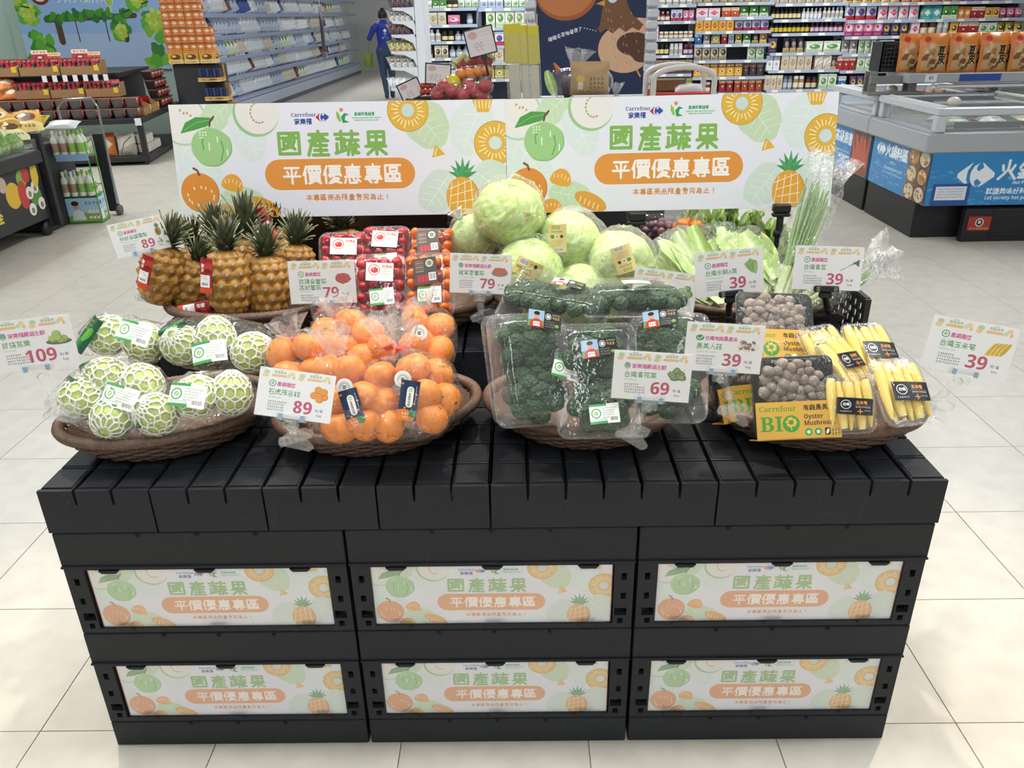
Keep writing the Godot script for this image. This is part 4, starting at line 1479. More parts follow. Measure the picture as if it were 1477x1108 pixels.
# --- guavas in foam nets
func guavas() -> void:
	var f := noise(2.0, 8)
	G.guava = blob(0.040, 0.043, 0.040, 26, 18, func(d: Vector3): return 1.0 + 0.04 * f.get_noise_3dv(d * 1.4)).mesh()
	var net := MB.new()
	var n := 13
	for s in [-1.0, 1.0]:
		for k in n:
			var path := PackedVector3Array()
			for a in 19:
				var t := -1.30 + 2.62 * a / 18.0
				var ang: float = TAU * k / n + s * 0.5 * (TAU / n) * (a * 0.5 + 0.55 * sin(a * PI * 0.5))
				var rr := 0.0425 if t < 0.9 else lerpf(0.0425, 0.034, (t - 0.9) / 0.42)
				path.append(Vector3(cos(ang) * cos(t) * rr, sin(t) * 0.0455 + (0.010 * maxf(0.0, t - 0.9)), sin(ang) * cos(t) * rr))
			net.tube(path, 0.0019, 5)
	G.net = net.mesh()
	var cv := Cv.new(90, 60, 4.0, c8("f0f1ea"), HAN)
	cv.rect(0, 0, 52, 7, c8("43a055"))
	cv.rect(0, 52, 52, 8, c8("43a055"))
	seal(cv, 20, 28, 15)
	for a in 5:
		scribble(cv, 40, 12 + a * 7, 40 - a * 3, 3.6, c8("6b706b"), a + 7)
	for a in 2:
		scribble(cv, 6, 44 + a * 4, 44, 2.6, c8("6b706b"), a + 17)
	barcode(cv, 60, 40, 26, 14, 3)
	T.trace = cv.tex()
	M.trace = tmat(T.trace, 0.3)
	cv = Cv.new(60, 60, 2.0, c8("1d5a3c"), HAN)
	cv.ell(34, 30, 18, 11, c8("58a93c"), -.5)
	cv.ell(14, 46, 12, 7, c8("3f8f3a"), .3)
	for a in 3:
		scribble(cv, 8, 6 + a * 7, 24, 4, c8("d9c94a"), a)
	T.guavabag = cv.tex()
	var corner := tmat(T.guavabag, 0.3)
	var bags := [
		{"n": "lying at the back of the basket by the aisle", "f": [[156, 484, -0.27], [207, 494, -0.27]], "lab": [191, 479, -0.20, 14], "cor": [[124, 482, -0.22, -30, 0.030, 0.085]], "ends": [[118, 500, -0.25], [243, 480, -0.30]]},
		{"n": "at the back of the basket towards the mandarins", "f": [[262, 498, -0.26], [311, 487, -0.27], [364, 508, -0.24]], "lab": [300, 507, -0.185, -8], "cor": [[247, 472, -0.25, -65, 0.018, 0.07]], "ends": [[250, 470, -0.28], [385, 480, -0.27]]},
		{"n": "in front next to the guava price card", "f": [[118, 574, -0.13], [155, 545, -0.17], [163, 603, -0.09], [206, 556, -0.15]], "lab": [170, 572, -0.085, 14], "cor": [[96, 560, -0.12, -20, 0.03, 0.05], [121, 534, -0.16, 25, 0.03, 0.03]], "ends": [[72, 585, -0.16], [215, 620, -0.08]]},
		{"n": "in front next to the mandarin price card", "f": [[226, 598, -0.085], [283, 572, -0.11], [334, 568, -0.14]], "lab": [268, 570, -0.045, 6], "cor": [[199, 596, -0.06, 5, 0.014, 0.06]], "ends": [[200, 610, -0.09], [360, 585, -0.13]]},
	]
	for k in bags.size():
		var b: Dictionary = bags[k]
		var balls := []
		var mid := Vector3.ZERO
		for q in b.f:
			var p := pz(q[0], q[1], q[2])
			p.y = maxf(p.y, 0.755)
			balls.append([p, 0.0445])
			mid += p
		mid /= balls.size()
		var o := thing("guava_bag", "bag of net-wrapped guavas " + b.n, "bag of guavas", Transform3D(Basis(), mid), "bags of guavas in the wicker basket")
		for q in balls:
			q[0] -= mid
			var g := part(o, "guava", G.guava, M.guava, xf(q[0], rng.randf() * 360, rng.randf_range(10, 70), rng.randf_range(-60, 60)))
			part(g, "foam_net", G.net, M.foam)
		var loose := balls.duplicate()
		for e in b.ends:
			loose.append([pz(e[0], e[1], e[2]) - mid, 0.012])
		part(o, "bag_film", hull(loose, 0.003, 0.006, k + 23).mesh(), M.bag)
		part(o, "label", sheet_mesh(0.072, 0.046, 0.008), M.trace, frame_from(Vector3(0, 0.75, 1), Basis(Vector3.BACK, deg_to_rad(-b.lab[3])) * Vector3.UP, pz(b.lab[0], b.lab[1], b.lab[2]) - mid))
		for c in b.cor:
			part(o, "printed_corner", sheet_mesh(c[4], c[5], 0.006), corner, frame_from(Vector3(-0.3, 0.6, 1), Basis(Vector3.BACK, deg_to_rad(c[3])) * Vector3.UP, pz(c[0], c[1], c[2]) - mid))

# --- broccoli in clear boxes
func broccoli_mesh(sd: int) -> ArrayMesh:
	var r := RandomNumberGenerator.new()
	r.seed = sd
	var f := noise(1.0, sd, FastNoiseLite.TYPE_CELLULAR, 2)
	f.frequency = 3.2
	var all := MB.new()
	for k in 15:
		var t := k * 2.4
		var q := sqrt(k / 15.0)
		var d := Vector3(cos(t) * q, 0, sin(t) * q)
		var s := r.randf_range(0.020, 0.027)
		var b := blob(s, s * 0.85, s, 40, 24, func(e: Vector3): return 1.06 - 0.34 * absf(f.get_noise_3dv(e + d * 9.0)) - 0.10 * absf(f.get_noise_3dv(e * 2.3 + d * 5.0)))
		all.add(b, Transform3D(Basis(), Vector3(d.x * 0.048, 0.020 * (1.0 - q * q) + 0.004, d.z * 0.052)))
	return all.mesh()

func clam(hx: float, hz: float, low: float, high: float) -> Array:    # clear box: tray below, domed lid above, flange at y = 0
	var tray := shell([[hx * 0.82, hz * 0.86, 0.016, -low], [hx * 0.86, hz * 0.89, 0.02, -low + 0.004], [hx * 0.95, hz * 0.96, 0.02, -0.004], [hx, hz, 0.022, 0.0]])
	var lid := shell([[hx, hz, 0.022, 0.001], [hx * 0.96, hz * 0.965, 0.022, 0.004], [hx * 0.90, hz * 0.92, 0.024, high * 0.6], [hx * 0.80, hz * 0.85, 0.026, high * 0.92], [hx * 0.62, hz * 0.72, 0.024, high]])
	var rim := MB.new().tube(rr_ring(hx, hz, 0.022, 0.0, 6), 0.0022, 6, true)
	return [tray.mesh(), lid.mesh(), rim.mesh()]

func broccolis() -> void:
	G.broc = [broccoli_mesh(3), broccoli_mesh(14)]
	G.broc_box = clam(0.080, 0.112, 0.022, 0.058)
	G.stalk = MB.new().lathe(PackedVector2Array([Vector2(0.0, -0.03), Vector2(0.016, -0.028), Vector2(0.018, 0.0), Vector2(0.026, 0.012)]), 12).mesh()
	var cv := Cv.new(90, 44, 4.0, c8("2b2b30"), HAN)
	cv.rect(0, 0, 42, 44, c8("9db9d2"))
	cv.rect(0, 26, 42, 18, c8("6f9a58"))
	cv.ell(22, 14, 7, 8, c8("c99b80"))
	cv.ell(22, 8, 8, 5, c8("26221f"))
	cv.poly(PackedVector2Array([Vector2(4, 44), Vector2(8, 28), Vector2(18, 22), Vector2(28, 22), Vector2(36, 28), Vector2(41, 44)]), c8("c93b34"))
	cv.rect(14, 30, 18, 11, c8("eee6e2"))
	scribble(cv, 16, 33, 13, 5, c8("3a3436"), 4)
	cv.ring(53, 13, 8, 1.4, c8("e8e8e4"))
	cv.rect(49, 9, 8, 8, c8("e8e8e4"))
	scribble(cv, 64, 5, 22, 4, c8("cfcabb"), 5)
	scribble(cv, 64, 12, 20, 6, c8("e0c04a"), 6)
	for a in 3:
		scribble(cv, 46, 25 + a * 6, 24, 3, c8("a9a79c"), 7 + a)
	cv.ell(78, 34, 6, 4, c8("7db046"))
	T.farmer = cv.tex()
	var farm := tmat(T.farmer, 0.3)
	var boxes := [
		{"n": "standing in front with both farmer label and trace label", "p": [861, 549, -0.075], "yaw": 2.0, "pitch": 58.0, "roll": 0.0, "far": [0, -0.055, 6.0], "tr": [0.004, 0.070, 4.0], "head": 0},
		{"n": "leaning in front at the mandarin side", "p": [765, 533, -0.10], "yaw": 10.0, "pitch": 56.0, "roll": -10.0, "far": [0.02, -0.085, -12.0], "tr": [0.052, 0.015, -20.0], "head": 1},
		{"n": "behind the broccoli price card", "p": [962, 530, -0.125], "yaw": -8.0, "pitch": 52.0, "roll": 9.0, "far": [-0.01, -0.085, 8.0], "tr": [], "head": 1},
		{"n": "lying flat on top in front of the cabbages", "p": [800, 446, -0.235], "yaw": 78.0, "pitch": 8.0, "roll": 6.0, "far": [0.01, 0.02, -96.0], "tr": [], "head": 1},
		{"n": "lying flat on top beside the cabbage price card", "p": [914, 446, -0.235], "yaw": 92.0, "pitch": 2.0, "roll": -8.0, "far": [], "tr": [-0.01, 0.0, 90.0], "head": 0},
		{"n": "tucked behind the front box at the mandarin side", "p": [757, 530, -0.165], "yaw": 14.0, "pitch": 60.0, "roll": -4.0, "far": [], "tr": [], "head": 0},
	]
	for k in boxes.size():
		var b: Dictionary = boxes[k]
		var o := thing("broccoli_box", "clear box of broccoli " + b.n, "boxed broccoli", xf(pz(b.p[0], b.p[1], b.p[2]), b.yaw, b.pitch, b.roll), "boxed broccoli in the wicker basket")
		part(o, "tray", G.broc_box[0], M.clear)
		part(o, "lid", G.broc_box[1], M.clearlid)
		part(o, "flange", G.broc_box[2], M.clip)
		for s in [-1.0, 1.0]:
			var h := part(o, "broccoli_head", G.broc[(b.head + (1 if s > 0 else 0)) % 2], M.broccoli, xf(Vector3(0.004 * s, 0.012, 0.049 * s), rng.randf() * 360, rng.randf_range(-6, 6), 0, 1.0))
			part(h, "stalk", G.stalk, M.stalk)
		if b.far:
			part(o, "farmer_label", sheet_mesh(0.068, 0.034, 0.002), farm, Transform3D(Basis(Vector3.UP, deg_to_rad(b.far[2])) * Basis(Vector3.RIGHT, -PI / 2), Vector3(b.far[0], 0.0600, b.far[1])))
		if b.tr:
			part(o, "trace_label", sheet_mesh(0.056, 0.037, 0.002), M.trace, Transform3D(Basis(Vector3.UP, deg_to_rad(b.tr[2])) * Basis(Vector3.RIGHT, -PI / 2), Vector3(b.tr[0], 0.0600, b.tr[1])))


# --- mushrooms in wrapped black trays with a yellow paper band
func bio_band(w: float, h: float) -> ImageTexture:
	var cv := Cv.new(w, h, 4.0, c8("d9a94a"), HAN)
	var green := c8("4d9a3c")
	cv.text("Carrefour", 4, h * .26, h * .14, green, true, false, "Droid Serif")
	cv.text("BIO", 4, h * .80, h * .40, green, true, false, "Droid Serif", 1.05)
	cv.ell(w * .40, h * .60, h * .23, h * .23, green)
	for a in 9:
		cv.ell(w * .40 + cos(a * 2.4) * h * .11, h * .56 + sin(a * 2.4) * h * .10, h * .045, h * .04, c8("e2b95c"))
	cv.rect(w * .395, h * .62, w * .012, h * .16, c8("e2b95c"))
	cv.hans("有機黑美人菇", w * .55, h * .10, h * .15, h * .175, h * .02, c8("3a3326"))
	cv.text("Oyster", w * .55, h * .48, h * .12, c8("3a3326"), true)
	cv.text("Mushroom", w * .55, h * .66, h * .12, c8("3a3326"), true)
	for a in 3:
		var x := w * (.60 + a * .115)
		if a < 2:
			cv.ell(x, h * .84, h * .10, h * .10, c8("3f9a57"))
			cv.ell(x, h * .84, h * .05, h * .05, c8("d9e9d2"))
		else:
			cv.rrect(x - 4, h * .74, 8, h * .2, 2, c8("2b2622"))
			cv.ell(x, h * .84, 2, 4, c8("efe6d2"), .4)
	scribble(cv, w * .88, h * .78, w * .09, h * .07, c8("3a3326"), 2)
	scribble(cv, w * .88, h * .88, w * .09, h * .07, c8("3a3326"), 3)
	return cv.tex()

func mushrooms() -> void:
	var band := tmat(bio_band(120, 52), 0.4)
	var cap := MB.new().lathe(PackedVector2Array([Vector2(0.0, -0.004), Vector2(0.009, -0.005), Vector2(0.013, -0.001), Vector2(0.0125, 0.004), Vector2(0.008, 0.008), Vector2(0.0, 0.0095)]), 14).mesh()
	var stem := MB.new().lathe(PackedVector2Array([Vector2(0.006, -0.026), Vector2(0.005, -0.012), Vector2(0.0055, -0.003)]), 8).mesh()
	var hx := 0.082
	var hz := 0.080
	var tray := shell([[hx * 0.9, hz * 0.9, 0.012, -0.030], [hx * 0.97, hz * 0.97, 0.014, -0.003], [hx, hz, 0.015, 0.0], [hx * 0.96, hz * 0.96, 0.014, 0.0], [hx * 0.88, hz * 0.88, 0.012, -0.026]], false, true).mesh()
	var capm := StandardMaterial3D.new()
	capm.albedo_texture = ntex(0.05, 61, c8("6b5d52"), c8("a39284"), 256)
	capm.roughness = 0.55
	tri_tex(capm, 12.0)
	var packs := [
		{"n": "standing in the front of its basket beside the baby corn", "p": [1145, 572, -0.075], "yaw": 4.0, "pitch": 62.0, "roll": 0.0, "w": 1.0},
		{"n": "on top, leaning behind the mushroom price card", "p": [1118, 473, -0.255], "yaw": -4.0, "pitch": 50.0, "roll": -4.0, "w": 1.0},
		{"n": "standing edge-on behind the front pack", "p": [1098, 545, -0.19], "yaw": 12.0, "pitch": 66.0, "roll": 4.0, "w": 1.0},
		{"n": "lying under the front pack against the basket rim", "p": [1076, 545, -0.21], "yaw": 26.0, "pitch": 64.0, "roll": 6.0, "w": 1.0},
	]
	for k in packs.size():
		var b: Dictionary = packs[k]
		var o := thing("mushroom_pack", "yellow banded mushroom pack " + b.n, "mushroom pack", xf(pz(b.p[0], b.p[1], b.p[2]), b.yaw, b.pitch, b.roll), "mushroom packs in the wicker basket")
		part(o, "tray", tray, M.black)
		var r := RandomNumberGenerator.new()
		r.seed = 40 + k
		for a in 34:
			var t := a * 2.4
			var q := sqrt(a / 34.0)
			var m := part(o, "mushroom", cap, capm, xf(Vector3(cos(t) * q * 0.064, r.randf_range(-0.004, 0.006), -0.022 + sin(t) * q * 0.050), r.randf() * 360, r.randf_range(-50, 50), r.randf_range(-40, 40), r.randf_range(0.75, 1.15)))
			part(m, "stem", stem, mat(c8("d9cfc2"), 0.6))
		# film over the top and the paper band round the lower part
		part(o, "wrap_film", shell([[hx * 0.92, hz * 0.92, 0.013, -0.032], [hx * 1.01, hz * 1.01, 0.016, 0.0], [hx * 0.97, hz * 0.97, 0.02, 0.009], [hx * 0.8, hz * 0.8, 0.03, 0.016]]).mesh(), M.film)
		part(o, "paper_band", sheet_mesh(hx * 2.05, 0.072, 0.004, 9), band, Transform3D(Basis(Vector3.RIGHT, -PI / 2), Vector3(0, 0.0205, 0.046)))
		part(o, "band_front", G_box(Vector3(0, -0.008, hz + 0.003), Vector3(hx * 2.03, 0.05, 0.002), 0.0), mat(c8("cf9f45"), 0.45))

# --- baby corn
func corns() -> void:
	var f := 0.0
	var pts := PackedVector3Array()
	var cols := PackedColorArray()
	var nu := 24
	var nv := 30
	for y in nv:
		var t := float(y) / (nv - 1)
		var r := 0.0105 * pow(sin(PI * clampf(0.10 + t * 0.88, 0.0, 1.0)), 0.5) * (1.12 - 0.45 * t)
		for x in nu:
			var ang := -TAU * x / nu
			var k := 1.0 + 0.055 * cos(ang * 12.0) + 0.03 * cos(t * 90.0)
			pts.append(Vector3(cos(ang) * r * k, 0.095 * t - 0.0475, sin(ang) * r * k))
			var c := Color(0.86, 0.62, 0.12) if x % 2 else Color(0.93, 0.72, 0.22)
			cols.append(c.lerp(Color(0.80, 0.72, 0.35), clampf((0.12 - t) * 8.0, 0.0, 1.0)))
	var corn := MB.new().grid(pts, nu, nv, true, false, cols).mesh()
	var cv := Cv.new(90, 48, 4.0, c8("1e1c26"), HAN)
	cv.ring(22, 20, 13, 1.6, c8("e9e7e2"))
	cv.hans("台灣", 14, 15, 8, 8.6, 1.3, c8("e9e7e2"))
	scribble(cv, 8, 38, 26, 4, c8("d9d6d0"), 1)
	cv.hans("玉米筍", 46, 8, 9, 10, 1.4, c8("e9a044"))
	cv.rect(44, 20, 40, 1, c8("8b7f72"))
	scribble(cv, 46, 24, 36, 4, c8("efe9df"), 2)
	cv.line(PackedVector2Array([Vector2(52, 38), Vector2(64, 38)]), 3, c8("d9822c"))
	cv.line(PackedVector2Array([Vector2(58, 32), Vector2(58, 44)]), 3, c8("d9822c"))
	scribble(cv, 68, 34, 16, 3.5, c8("cfcac2"), 3)
	T.cornlab = cv.tex()
	var lm := tmat(T.cornlab, 0.3)
	G.corn_box = clam(0.056, 0.064, 0.016, 0.018)
	var packs := [
		{"n": "standing in the front of its basket beside the mushroom pack", "p": [1225, 583, -0.06], "yaw": 4.0, "pitch": 60.0, "roll": 2.0, "s": 0.90},
		{"n": "lying across the middle of the heap", "p": [1215, 523, -0.155], "yaw": 38.0, "pitch": 38.0, "roll": -8.0, "s": 1.0},
		{"n": "at the back of the heap by the perforated crate wall", "p": [1258, 507, -0.21], "yaw": 16.0, "pitch": 40.0, "roll": -8.0, "s": 1.05},
		{"n": "in front next to the baby corn price card", "p": [1300, 565, -0.085], "yaw": 14.0, "pitch": 46.0, "roll": -6.0, "s": 1.08},
		{"n": "tucked behind the heap beside the upper mushroom pack", "p": [1192, 507, -0.20], "yaw": 24.0, "pitch": 40.0, "roll": 0.0, "s": 0.95},
	]
	for k in packs.size():
		var b: Dictionary = packs[k]
		var o := thing("baby_corn_box", "clear box of baby corn " + b.n, "baby corn box", xf(pz(b.p[0], b.p[1], b.p[2]), b.yaw, b.pitch, b.roll, b.s), "baby corn boxes in the wicker basket")
		part(o, "tray", G.corn_box[0], M.clear)
		part(o, "lid", G.corn_box[1], M.clearlid)
		part(o, "flange", G.corn_box[2], M.clip)
		var r := RandomNumberGenerator.new()
		r.seed = 60 + k
		for a in 5:
			part(o, "corn_cob", corn, M.vcol, trs(Vector3(-0.040 + a * 0.020, 0.003, r.randf_range(-0.006, 0.006)), Vector3(1, 1.1, 1), r.randf_range(-4, 4), 90 + (180 if a % 2 else 0), 0))
		for a in 3:
			part(o, "corn_cob", corn, M.vcol, trs(Vector3(-0.024 + a * 0.024, -0.009, r.randf_range(-0.004, 0.004)), Vector3(1, 1.1, 1), r.randf_range(-6, 6), 90, 0))
		part(o, "label", sheet_mesh(0.078, 0.036, 0.002), lm, Transform3D(Basis(Vector3.UP, deg_to_rad(-6.0)) * Basis(Vector3.RIGHT, -PI / 2), Vector3(0.004, 0.0195, 0.006)))

# --- cherry tomatoes in tall clear boxes
func tomatoes() -> void:
	var tom := blob(0.0125, 0.017, 0.0125, 16, 12, func(d: Vector3): return 1.0 - 0.06 * exp(-10.0 * (1.0 - d.y))).mesh()
	G.tom_box = clam(0.062, 0.078, 0.030, 0.026)
	var redm := mat(c8("a5232c"), 0.25)
	var orm := mat(c8("dc6a1c"), 0.25)
	var cv := Cv.new(80, 56, 4.0, c8("efe9e2"), HAN)
	cv.rrect(2, 2, 76, 40, 14, c8("f4efe8"))
	cv.ring(24, 22, 17, 2.4, c8("c9473c"))
	cv.ell(25, 23, 11, 9, c8("c8342c"))
	cv.ell(21, 20, 2.4, 1.8, c8("f2c5bd"))
	cv.line(PackedVector2Array([Vector2(25, 16), Vector2(29, 9)]), 2, c8("5a8a3c"))
	cv.hans("玫瑰金", 46, 6, 9, 10, 1.3, c8("c9473c"))
	for a in 3:
		scribble(cv, 46, 18 + a * 7, 28, 4, c8("6f8f55"), a)
	T.rose = cv.tex()
	var rose := tmat(T.rose, 0.3)
	cv = Cv.new(80, 90, 4.0, c8("57504f"), HAN)
	for a in 6:
		scribble(cv, 8, 8 + a * 7, 26, 4, c8("d9d2c8") if a % 2 else c8("d98a45"), a)
	cv.ell(56, 20, 13, 13, c8("ccc6ba"))
	cv.ell(56, 20, 8, 8, c8("7f8a6a"))
	cv.ell(30, 70, 22, 14, c8("8d2f3a"))
	for a in 9:
		cv.ell(16 + (a % 3) * 13, 62 + (a / 3) * 7, 6, 5, c8("b0444a"))
	barcode(cv, 50, 52, 24, 26, 8)
	T.honey = cv.tex()
	var honey := tmat(T.honey, 0.3)
	var boxes := [
		{"n": "dark red rose tomatoes with a round tomato label in front", "p": [549, 413, -0.53], "yaw": 3.0, "pitch": 62.0, "c": 0, "lab": true, "roll": 0.0},
		{"n": "orange honey tomatoes with a dark label in front", "p": [620, 411, -0.53], "yaw": -4.0, "pitch": 60.0, "c": 1, "lab": true, "roll": 2.0},
		{"n": "red tomatoes at the back beside the pineapples", "p": [497, 377, -0.63], "yaw": 6.0, "pitch": 54.0, "c": 0, "lab": true, "roll": 0.0},
		{"n": "red tomatoes at the back in the middle", "p": [556, 367, -0.66], "yaw": 0.0, "pitch": 50.0, "c": 0, "lab": true, "roll": 0.0},
		{"n": "orange tomatoes at the back beside the cabbages", "p": [622, 370, -0.66], "yaw": -4.0, "pitch": 50.0, "c": 1, "lab": true, "roll": 0.0},
		{"n": "red tomatoes behind the rose tomato price card", "p": [484, 420, -0.56], "yaw": 10.0, "pitch": 60.0, "c": 0, "lab": false, "roll": 0.0},
	]
	for k in boxes.size():
		var b: Dictionary = boxes[k]
		var o := thing("tomato_box", "clear box of " + b.n, "tomato box", xf(pz(b.p[0], b.p[1], b.p[2]), b.yaw, b.pitch, b.roll), "boxes of cherry tomatoes")
		part(o, "tray", G.tom_box[0], M.clear)
		part(o, "lid", G.tom_box[1], M.clearlid)
		part(o, "flange", G.tom_box[2], M.clip)
		var r := RandomNumberGenerator.new()
		r.seed = 80 + k
		for x in 4:
			for z in 5:
				for y in 2:
					part(o, "tomato", tom, redm if b.c == 0 else orm, xf(Vector3(-0.042 + x * 0.028 + r.randf_range(-.003, .003), -0.012 + y * 0.024, -0.056 + z * 0.028 + r.randf_range(-.003, .003)), r.randf() * 360, r.randf_range(-90, 90), 0))
		if b.lab:
			if b.c == 0:
				part(o, "fruit_label", sheet_mesh(0.066, 0.044, 0.0), rose, Transform3D(Basis(Vector3.UP, deg_to_rad(-4.0)) * Basis(Vector3.RIGHT, -PI / 2), Vector3(0.002, 0.0285, -0.030)))
			else:
				part(o, "fruit_label", sheet_mesh(0.058, 0.066, 0.0), honey, Transform3D(Basis(Vector3.UP, deg_to_rad(8.0)) * Basis(Vector3.RIGHT, -PI / 2), Vector3(-0.006, 0.0285, -0.028)))
			part(o, "trace_label", sheet_mesh(0.058, 0.040, 0.0), M.trace, Transform3D(Basis(Vector3.UP, deg_to_rad(4.0)) * Basis(Vector3.RIGHT, -PI / 2), Vector3(0.006, 0.0283, 0.030)))

# --- pineapples
func pine_body(sd: int) -> ArrayMesh:
	var nu := 112
	var nv := 72
	var pts := PackedVector3Array()
	var cols := PackedColorArray()
	var f := noise(9.0, sd)
	var fine := noise(60.0, sd + 1)
	var rows := 9.0
	var round_n := 11.0
	for y in nv:
		var t := float(y) / (nv - 1)
		var th := -PI / 2 + PI * t
		var rr := pow(maxf(0.0, cos(th)), 0.55) * (1.0 + 0.05 * sin(th))
		for x in nu:
			var a := float(x) / nu
			# hexagonal lattice of eyes: offset rows
			var best := 9.0
			var cell := Vector2.ZERO
			var v := t * rows
			for dr in [-1, 0, 1]:
				var row: float = floorf(v) + dr
				var u := a * round_n + (0.5 if int(row) % 2 else 0.0)
				var cu := roundf(u)
				var e := Vector2((u - cu) * 1.0, (v - row - 0.5) * 0.92)
				if e.length() < best:
					best = e.length()
					cell = Vector2(fposmod(cu, round_n), row)
			var bump := clampf(1.0 - best / 0.56, 0.0, 1.0)
			var tip := clampf(1.0 - best / 0.13, 0.0, 1.0)
			var tone := 0.5 + 0.5 * sin(cell.x * 12.9 + cell.y * 78.2)
			var r := 0.052 * rr * (1.0 + 0.20 * pow(bump, 0.5) + 0.08 * tip - 0.06 + 0.012 * fine.get_noise_2d(x, y))
			var ang := -TAU * a
			pts.append(Vector3(cos(ang) * r, 0.078 * sin(th) * (1.0 if th < 0 else 1.0), sin(ang) * r))
			var c := Color(0.42, 0.20, 0.035).lerp(Color(0.58, 0.30, 0.06), tone)
			c = c.lerp(Color(0.19, 0.115, 0.06).lerp(Color(0.34, 0.21, 0.10), tone), clampf(bump * 2.4 - 0.95, 0.0, 0.95))       # grey-brown scale in each eye
			c = c.lerp(Color(0.66, 0.55, 0.36), tip)
			c = c * (0.9 + 0.35 * f.get_noise_2d(x * 0.4, y * 0.4))
			cols.append(c)
	return MB.new().grid(pts, nu, nv, true, false, cols).mesh()

func pine_crown(sd: int) -> ArrayMesh:
	var r := RandomNumberGenerator.new()
	r.seed = sd
	var b := MB.new()
	for k in 58:
		var q := k / 58.0
		var ang := k * 2.399
		var out := lerpf(1.15, 0.10, q) + r.randf_range(-0.12, 0.12)
		var ln := lerpf(0.040, 0.074, sin(q * PI * 0.75)) * r.randf_range(0.85, 1.15)
		var wd := r.randf_range(0.016, 0.022)
		var o := Vector3(cos(ang), 0, sin(ang))
		var side := Vector3(-sin(ang), 0, cos(ang))
		var pts := PackedVector3Array()
		var cols := PackedColorArray()
		var base := o * 0.010 * (1.0 - q * 0.7) + Vector3.UP * (0.004 + q * 0.022)
		var p := base
		for s in 6:
			var t := s / 5.0
			var lean := out * (0.55 + 0.75 * t)
			var d := (Vector3.UP * cos(lean) + o * sin(lean))
			if s > 0:
				p += d * ln / 5.0
			var w := wd * pow(1.0 - t * 0.94, 0.8)
			var nrm := (o * cos(lean) - Vector3.UP * sin(lean))
			var c := Color(0.05, 0.08, 0.045).lerp(Color(0.115, 0.15, 0.085), r.randf()).lerp(Color(0.42, 0.36, 0.20), clampf(t * 1.5 - 0.75, 0.0, 0.8) * r.randf())
			for e in [-1.0, 0.0, 1.0]:
				pts.append(p + side * e * w / 2 + nrm * (-0.002 if e == 0.0 else 0.0))
				cols.append(c)
		b.grid(pts, 3, 6, false, false, cols)
	return b.mesh()

